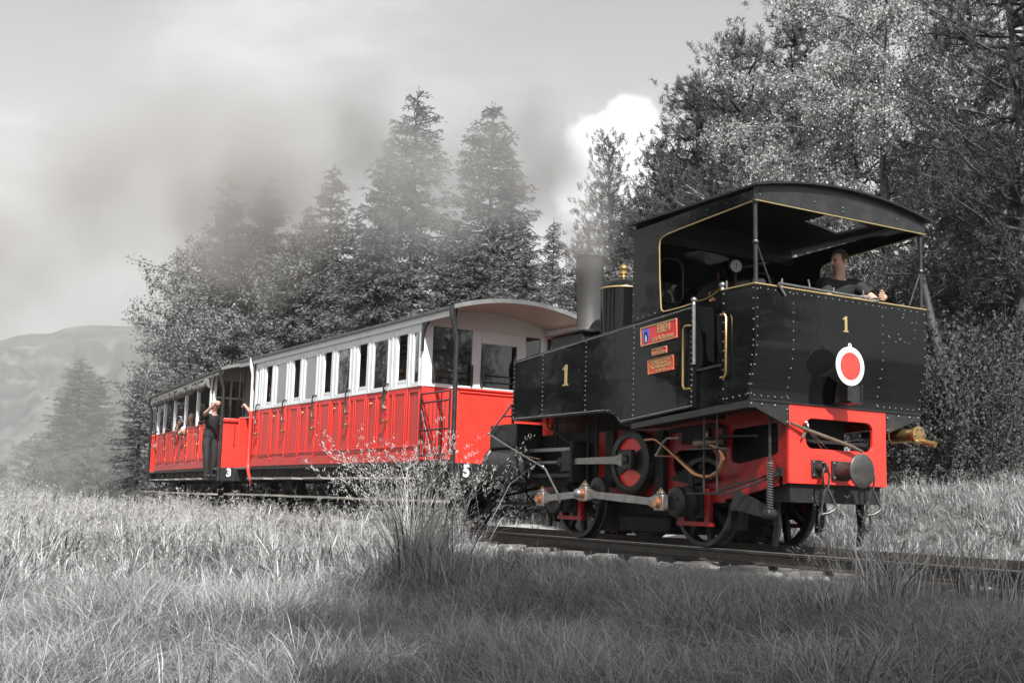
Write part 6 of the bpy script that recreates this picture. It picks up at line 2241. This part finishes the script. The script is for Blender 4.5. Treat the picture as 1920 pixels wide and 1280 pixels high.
LENS = mat('dark_lens', (0.01, 0.01, 0.012), rough=0.08, coat=0.5)


def skin_mesh(chains, name, m, parent, sub=2):
    """chains: list of lists of (point, radius); points equal to an earlier point join it. Grown with the Skin modifier."""
    verts, rad, edges, key = [], [], [], {}
    roots = []
    for ch in chains:
        prev = None
        first_new = True
        for (p, r) in ch:
            k = tuple(round(c, 4) for c in p)
            if k in key:
                i = key[k]
                if prev is None:
                    first_new = False
            else:
                i = len(verts)
                key[k] = i
                verts.append(p)
                rad.append(r)
                if prev is None:
                    roots.append(i)
            if prev is not None and prev != i:
                edges.append((prev, i))
            prev = i
    me = bpy.data.meshes.new('tmp')
    me.from_pydata([tuple(v) for v in verts], edges, [])
    o = bpy.data.objects.new('tmp', me)
    COL.objects.link(o)
    sk = o.modifiers.new('skin', 'SKIN')
    sk.use_smooth_shade = True
    sk.branch_smoothing = 0.6
    if not me.skin_vertices:
        me.attributes.new
    layer = me.skin_vertices[0].data if len(me.skin_vertices) else None
    if layer is None:
        bpy.context.view_layer.objects.active = o
        bpy.ops.mesh.customdata_skin_add()
        layer = me.skin_vertices[0].data
    for i, r in enumerate(rad):
        layer[i].radius = (r, r) if isinstance(r, (int, float)) else r
        layer[i].use_root = i in roots
    ss = o.modifiers.new('sub', 'SUBSURF')
    ss.levels = sub
    ss.render_levels = sub
    dg = bpy.context.evaluated_depsgraph_get()
    em = bpy.data.meshes.new_from_object(o.evaluated_get(dg))
    bpy.data.objects.remove(o)
    em.materials.clear()
    em.materials.append(m)
    em.polygons.foreach_set('use_smooth', [True] * len(em.polygons))
    n = bpy.data.objects.new(name, em)
    COL.objects.link(n)
    n.parent = parent
    return n


def lerp(a, b, t):
    return tuple(a[i] + (b[i] - a[i]) * t for i in range(3))


def hand_chains(wrist, d, up, curl):
    """Palm and five bent fingers from the wrist along d; up is the back of the hand."""
    d = Vector(d).normalized()
    up = (Vector(up) - d * Vector(up).dot(d)).normalized()
    side = d.cross(up)
    w = Vector(wrist)
    palm = w + d * 0.075
    out = [[(tuple(w), 0.027), (tuple(w + d * 0.035), (0.034)), (tuple(palm), 0.033)]]
    for k, L_ in enumerate((0.070, 0.080, 0.076, 0.060)):
        base = palm - d * 0.02 + side * (0.030 - 0.020 * k)
        pts = [base]
        a = 0.25
        p = base
        for j, f in enumerate((0.45, 0.32, 0.23)):
            a += curl * (0.5 if j == 0 else 1.0)
            p = p + (d * math.cos(a) - up * math.sin(a)) * L_ * f * 1.35
            pts.append(p)
        out.append([(tuple(q), r) for q, r in zip(pts, (0.0105, 0.010, 0.009, 0.008))])
    b = w + d * 0.03 + side * 0.026
    t1 = b + (d * 0.55 + side * 0.75 - up * 0.25).normalized() * 0.035
    t2 = t1 + (d * 0.75 + side * (0.35 - curl * 0.3) - up * (0.3 + curl * 0.5)).normalized() * 0.032
    t3 = t2 + (d * 0.8 - side * curl * 0.4 - up * (0.3 + curl * 0.6)).normalized() * 0.024
    out.append([(tuple(b), 0.014), (tuple(t1), 0.012), (tuple(t2), 0.0105), (tuple(t3), 0.008)])
    return out


def person(label, loc, rz, J=None, shirt=CLBLACK, trousers=CLBLACK, hair=HAIRD, short_sleeve=True, look=0.0, tilt=0.0, glasses=False, curl=(0.5, 0.5), hand_up=None, scale=1.0, group=None, hair_len=0.0):
    R_ = empty('person', loc, rz, label=label, cat='person', group=group)
    R_.scale = (scale, scale, scale)
    j = dict(pel=(0, 0, 0.94), spi=(0.0, 0, 1.12), che=(0.01, 0, 1.32), nb=(0.0, 0, 1.46), ns=(0.015, 0, 1.54),
             sl=(0, 0.185, 1.415), el=(-0.02, 0.24, 1.13), wl=(0.09, 0.235, 0.90),
             sr=(0, -0.185, 1.415), er=(-0.02, -0.24, 1.13), wr=(0.09, -0.235, 0.90),
             hl=(0, 0.095, 0.90), kl=(0.02, 0.105, 0.49), al=(-0.02, 0.11, 0.085), tl=(0.15, 0.13, 0.03),
             hr=(0, -0.095, 0.90), kr=(0.02, -0.105, 0.49), ar=(-0.02, -0.11, 0.085), tr=(0.15, -0.13, 0.03))
    if J:
        j.update(J)
    nb, ns = Vector(j['nb']), Vector(j['ns'])
    cl, sl = math.cos(look), math.sin(look)

    def hp(x, y, z):
        """A point in the head's own frame."""
        x, z = x * math.cos(tilt) + z * math.sin(tilt), -x * math.sin(tilt) + z * math.cos(tilt)
        return (ns.x + x * cl - y * sl, ns.y + x * sl + y * cl, ns.z + z)
    body = [[(j['pel'], 0.125), (j['spi'], 0.115), (j['che'], 0.125), (j['nb'], 0.062), (tuple(ns), 0.054)],
            [(tuple(ns), 0.054), (hp(0.012, 0, 0.045), 0.064), (hp(0.012, 0, 0.10), 0.086), (hp(0.004, 0, 0.155), 0.086), (hp(-0.004, 0, 0.195), 0.058)]]
    for s_ in 'lr':
        body.append([(j['che'], 0.125), (j['s' + s_], 0.062), (lerp(j['s' + s_], j['e' + s_], 0.5), 0.050), (j['e' + s_], 0.042), (lerp(j['e' + s_], j['w' + s_], 0.35), 0.041), (j['w' + s_], 0.027)])
        body.append([(j['pel'], 0.125), (j['h' + s_], 0.085), (lerp(j['h' + s_], j['k' + s_], 0.5), 0.076), (j['k' + s_], 0.055), (lerp(j['k' + s_], j['a' + s_], 0.35), 0.056), (j['a' + s_], 0.036), (j['t' + s_], 0.03)])
        d = Vector(j['w' + s_]) - Vector(j['e' + s_])
        up = hand_up[s_] if hand_up else (0, 1 if s_ == 'l' else -1, 0)
        body += hand_chains(j['w' + s_], d, up, curl[0 if s_ == 'l' else 1])
    bo = skin_mesh(body, 'body', SKIN, R_, 2)
    # face: nose, ears, eyes, mouth
    f = MB()
    f.add([hp(0.094, -0.011, 0.10), hp(0.094, 0.011, 0.10), hp(0.120, 0, 0.078), hp(0.092, -0.018, 0.07), hp(0.092, 0.018, 0.07), hp(0.095, 0, 0.128)], [(5, 0, 2), (5, 2, 1), (0, 3, 2), (1, 2, 4), (3, 4, 2), (5, 1, 0)])
    for q in (-1, 1):
        f.ball(hp(0.0, q * 0.088, 0.095), 0.022, 8)
    f.build('nose_and_ears', SKIN, R_)
    if glasses:
        g_ = MB()
        for q in (-1, 1):
            g_.ring(hp(0.104, q * 0.034, 0.112), (cl, sl, 0), 0.024, 0.004, 14, 5)
            g_.tube([hp(0.100, q * 0.058, 0.115), hp(0.0, q * 0.095, 0.115)], 0.003, 4)
            g_.ball(hp(0.098, q * 0.034, 0.112), 0.020, 6)
        g_.build('spectacles', LENS, R_)
    else:
        g_ = MB()
        for q in (-1, 1):
            g_.ball(hp(0.083, q * 0.032, 0.112), 0.012, 6)
        g_.build('eyes', LENS, R_)
    m_ = MB()
    m_.tube([hp(0.083, -0.024, 0.045), hp(0.092, 0, 0.043), hp(0.083, 0.024, 0.045)], 0.006, 5)
    m_.build('mouth', mat('lips', (0.36, 0.13, 0.11), rough=0.5), R_)
    # hair: a cap of many short locks
    r = np.random.default_rng(sum(map(ord, label)))
    hv, hf = [], []
    hb = MB()
    n = 0
    for i in range(13):
        th = PI * 0.56 * i / 12
        for k in range(22):
            ph = 2 * PI * k / 22
            x, y, z = math.sin(th) * math.cos(ph), math.sin(th) * math.sin(ph), math.cos(th)
            if x > 0.45 and z < 0.42:
                x, z = x * 0.82, z
            rr = 1.0 + r.normal(0, 0.02)
            hv.append(hp(-0.006 + 0.098 * x * rr, 0.092 * y * rr, 0.123 + 0.112 * z * rr - (hair_len * max(0, th - 1.1) if x < 0.3 else 0)))
    for i in range(12):
        for k in range(22):
            a, b_ = i * 22 + k, i * 22 + (k + 1) % 22
            ph = 2 * PI * (k + 0.5) / 22
            th = PI * 0.56 * (i + 0.5) / 12
            if math.sin(th) * math.cos(ph) > 0.42 and math.cos(th) < 0.50:
                continue
            hf.append((a, b_, b_ + 22, a + 22))
    hb.add(hv, hf)
    hb.build('hair', hair, R_, fix=False)
    # clothes: taken from the body surface itself and lifted off it
    me = bo.data
    nv = len(me.vertices)
    P = np.zeros(nv * 3, np.float32)
    me.vertices.foreach_get('co', P)
    P = P.reshape(-1, 3)
    Nn = np.zeros(nv * 3, np.float32)
    me.vertices.foreach_get('normal', Nn)
    Nn = Nn.reshape(-1, 3)
    bones = [('pel', 'spi', 0.12), ('spi', 'che', 0.12), ('che', 'nb', 0.10), ('nb', 'ns', 0.055)]
    for s_ in 'lr':
        bones += [('che', 's' + s_, 0.09), ('s' + s_, 'e' + s_, 0.05), ('e' + s_, 'w' + s_, 0.035), ('pel', 'h' + s_, 0.1), ('h' + s_, 'k' + s_, 0.07), ('k' + s_, 'a' + s_, 0.045), ('a' + s_, 't' + s_, 0.035)]
    best = np.full(nv, 9.0)
    bi = np.zeros(nv, int)
    bt = np.zeros(nv)
    for i, (a, b_, rr) in enumerate(bones):
        A, B_ = np.array(j[a]), np.array(j[b_])
        v = B_ - A
        t = np.clip(((P - A) @ v) / max(1e-6, v @ v), 0, 1)
        dd = np.linalg.norm(P - A - t[:, None] * v, axis=1) - rr
        m_ = dd < best
        best[m_], bi[m_], bt[m_] = dd[m_], i, t[m_]
    hd = np.array(hp(0.01, 0, 0.12))
    m_ = np.linalg.norm(P - hd, axis=1) < 0.135
    bi[m_] = -1
    nm = {i: bones[i] for i in range(len(bones))}
    shirt_m = np.zeros(nv, bool)
    tr_m = np.zeros(nv, bool)
    for i, (a, b_, rr) in nm.items():
        k = bi == i
        if (a, b_) in (('pel', 'spi'), ('spi', 'che')) or (a == 'che' and b_ in ('sl', 'sr')):
            shirt_m |= k
        if (a, b_) == ('che', 'nb'):
            shirt_m |= k & (bt < 0.93)
        if a in ('sl', 'sr'):
            shirt_m |= k & (bt < (0.68 if short_sleeve else 2))
        if a in ('el', 'er') and not short_sleeve:
            shirt_m |= k & (bt < 0.9)
        if a == 'pel' and b_ in ('hl', 'hr'):
            tr_m |= k
            shirt_m |= k & (P[:, 2] > j['pel'][2] - 0.05)
        if a in ('hl', 'hr') or a in ('kl', 'kr'):
            tr_m |= k
        if a in ('al', 'ar'):
            tr_m |= k & (bt < 0.12)
        if (a, b_) == ('pel', 'spi'):
            tr_m |= k & (bt < 0.45)
    rr = np.random.default_rng(3)
    fold = 0.004 * np.sin(P[:, 2] * 26 + 7 * np.sin(P[:, 0] * 13 + P[:, 2] * 5) + P[:, 1] * 31)
    for nm_, msk, off, mt in (('shirt', shirt_m, 0.026, shirt), ('trousers', tr_m, 0.022, trousers)):
        fs = [tuple(f_.vertices) for f_ in me.polygons if all(msk[v] for v in f_.vertices)]
        used = sorted({v for f_ in fs for v in f_})
        mp = {v: i for i, v in enumerate(used)}
        Q = P[used] + Nn[used] * (off + fold[used])[:, None]
        gm = bpy.data.meshes.new(nm_)
        gm.from_pydata(Q.tolist(), [], [tuple(mp[v] for v in f_) for f_ in fs])
        gm.polygons.foreach_set('use_smooth', [True] * len(gm.polygons))
        gm.materials.append(mt)
        go_ = bpy.data.objects.new(nm_, gm)
        COL.objects.link(go_)
        go_.parent = R_
        so_ = go_.modifiers.new('cloth', 'SOLIDIFY')
        so_.thickness = 0.008
        so_.offset = -1
    shc = []
    for s_ in 'lr':
        a, t_ = Vector(j['a' + s_]), Vector(j['t' + s_])
        bk_ = a - (t_ - a).normalized() * 0.06
        shc = [[((bk_.x, bk_.y, t_.z + 0.02), 0.058), ((a.x, a.y, t_.z + 0.03), 0.066), (tuple(lerp(a, t_, 0.6)[:2]) + (t_.z + 0.018,), 0.058), (tuple(t_ + (t_ - a).normalized() * 0.06)[:2] + (t_.z + 0.008,), 0.042)]]
        skin_mesh(shc, 'shoe', SHOE, R_, 1)
    return R_


def coach_local(c, s, t, z, p_loc, p_rz, scale=1.0):
    """Coach point -> coordinates in a figure standing at p_loc turned by p_rz."""
    w = on_coach(c, s, t, z) - Vector(p_loc)
    return tuple((Matrix.Rotation(-p_rz, 3, 'Z') @ w) / scale)


# driver leaning on the bunker, looking across the cab
dl, dr_ = (0.70, 0.60, 1.49), math.radians(-20)
inv = Matrix.Rotation(-dr_, 3, 'Z')
L3 = lambda p: tuple(inv @ (Vector(p) - Vector(dl)))
person('driver in a black T-shirt leaning on the bunker rail, head turned away', dl, dr_,
       dict(spi=(0.05, 0, 1.02), pel=(0.0, 0, 0.84), che=(0.12, 0, 1.20), nb=(0.14, 0, 1.33), ns=(0.165, 0, 1.41), sl=(0.11, 0.19, 1.29), sr=(0.11, -0.19, 1.29),
            hl=(0, 0.095, 0.8), hr=(0, -0.095, 0.8), kl=(0.03, 0.105, 0.44), kr=(0.03, -0.105, 0.44),
            el=L3((1.12, 0.80, 2.56)), wl=L3((1.39, 0.58, 2.545)), er=L3((0.98, 0.28, 2.52)), wr=L3((1.2, 0.38, 2.53))),
       CLBLACK, CLBLACK, HAIRD, look=math.radians(-75), tilt=0.1, curl=(0.35, 0.35))
# firemen and passengers -------------------------------------------------------
# conductor on the step of coach 3
cl_ = on_coach(C3, 0.80, -1.14, 0.725)
crz = C3.rotation_euler[2] + math.radians(12)
cj = lambda s, t, z: coach_local(C3, s, t, z, cl_, crz)
person('conductor in black standing on the step of the last coach, gripping its post', tuple(cl_), crz,
       dict(pel=(0.02, 0, 0.93), spi=(0.04, -0.01, 1.10), che=(0.08, 0, 1.29), nb=(0.11, 0, 1.43), ns=(0.14, 0.0, 1.50), sl=(0.10, 0.19, 1.39), sr=(0.10, -0.19, 1.38),
            er=cj(0.46, -1.36, 2.14), wr=cj(0.06, -1.22, 2.34), el=cj(0.42, -0.96, 1.94), wl=cj(0.05, -0.84, 2.0),
            kl=(0.06, 0.09, 0.49), kr=(0.10, -0.11, 0.50), al=(0.0, 0.09, 0.085), ar=(0.12, -0.09, 0.085), tl=(0.16, 0.10, 0.03), tr=(0.28, -0.11, 0.03)),
       CLBLACK, CLBLACK, HAIRG, look=math.radians(-25), tilt=0.12, glasses=True, curl=(0.9, 1.0), hand_up=dict(l=(0, 0, 1), r=(0.2, -1, 0.4)), scale=0.96)
# man on the front platform of coach 5
pl_ = on_coach(C5, 1.45, 0.40, 0.955)
person('man in a dark printed T-shirt standing behind the end door window of coach 5', tuple(pl_), C5.rotation_euler[2] - 0.35, dict(), CLDARK, CLBLACK, HAIRD, look=0.1, tilt=0.05, scale=1.0)
R_t = bpy.context.scene.objects['person.002'] if 'person.002' in bpy.data.objects else None
if R_t:
    for i, (t_, z_) in enumerate((('BREMSER', 1.33), ('ACHENSEE', 1.285), ('TEAM', 1.235))):
        text_obj(t_, 'shirt_print', mat('print_grey', (0.45, 0.45, 0.45), rough=0.8), R_t, (0.162, 0.0, z_), (PI / 2, 0, PI / 2), 0.05, 0.9, 0.001)
# man on the far platform of coach 5, only his forearm shows past the white post
p2 = on_coach(C5, 8.42, -0.60, 0.945)
rz2 = C5.rotation_euler[2] + PI
c5 = lambda s, t, z: coach_local(C5, s, t, z, p2, rz2)
person('man on the far platform of coach 5, his bare arm reaching to the thin pole', tuple(p2), rz2, dict(sl=(0.02, 0.19, 1.40), el=c5(8.62, -0.93, 2.02), wl=c5(9.0, -0.955, 2.20)), CLDARK, CLBLACK, HAIRD, curl=(1.0, 0.5), hand_up=dict(l=(0, 0, 1), r=(0, -1, 0)))


def seated(label, c, s, t, rz, shirt, hair, J=None, group='passengers seated in the coaches', zs=1.40, **kw):
    loc = on_coach(c, s, t, zs - 0.82)
    base = dict(kl=(0.42, 0.10, 0.84), al=(0.42, 0.10, 0.45), tl=(0.56, 0.11, 0.40), kr=(0.42, -0.10, 0.84), ar=(0.42, -0.10, 0.45), tr=(0.56, -0.11, 0.40), hl=(0.05, 0.095, 0.90), hr=(0.05, -0.095, 0.90), wl=(0.32, 0.12, 1.0), wr=(0.32, -0.12, 1.0))
    if J:
        base.update(J)
    return person(label, tuple(loc), c.rotation_euler[2] + rz, base, shirt, CLDARK, hair, group=group, **kw)


seated('passenger with sunglasses at the first open door window of coach 5', C5, 2.2, -0.85, 0.0, CLDARK, HAIRB, glasses=True, look=-0.5, zs=1.49)
seated('fair-haired passenger seen through the left end window of coach 5', C5, 1.75, -0.42, 0.2, CLDARK, HAIRB, look=-0.2, zs=1.54)
seated('grey-haired woman in a striped white top leaning out of coach 3', C3, 4.2, -0.82, 0.0, CLWHITE, HAIRG, dict(che=(0.05, -0.05, 1.30), nb=(0.08, -0.09, 1.43), ns=(0.10, -0.11, 1.50), er=(0.12, -0.40, 1.20), wr=(0.34, -0.36, 1.26), el=(0.25, 0.1, 1.2), wl=(0.42, -0.15, 1.25)), look=-0.5, hair_len=0.03, zs=1.40)
ph = seated('passenger in pale blue holding a small silver camera out of coach 3', C3, 4.85, -0.78, 0.0, CLBLUE, HAIRD, dict(er=(0.25, -0.42, 1.33), wr=(0.48, -0.40, 1.55), sr=(0.04, -0.2, 1.38)), look=-0.3, zs=1.32)
seated('dark-haired passenger in red and white between the pillars of coach 3', C3, 7.25, -0.80, 0.0, CLRED, HAIRD, look=-0.3, zs=1.39)
seated('passenger in white at the far end of coach 3', C3, 7.95, -0.80, 0.0, CLWHITE, HAIRD, dict(er=(0.1, -0.36, 1.15), wr=(0.3, -0.40, 1.2)), look=-0.3, zs=1.22)
# the camcorder held out of coach 3
cc = on_coach(C3, 4.16, -1.20, 2.18)
cm = empty('hand_camera', tuple(cc), C3.rotation_euler[2] - 0.5, label='small silver camera held out of the side of coach 3', cat='camera')
MB().box(-0.07, 0.05, -0.035, 0.035, -0.045, 0.045).build('body', mat('silver_plastic', (0.6, 0.6, 0.62), rough=0.35, metal=0.3), cm, bevel=0.008)
MB().lathe([(0.036, 0.05), (0.038, 0.075), (0.030, 0.08), (0.028, 0.07)], (0, 0, 0), (1, 0, 0), 16).build('lens', LENS, cm)
MB().box(-0.11, -0.07, -0.02, 0.02, 0.0, 0.04).build('viewfinder', LENS, cm, bevel=0.004)
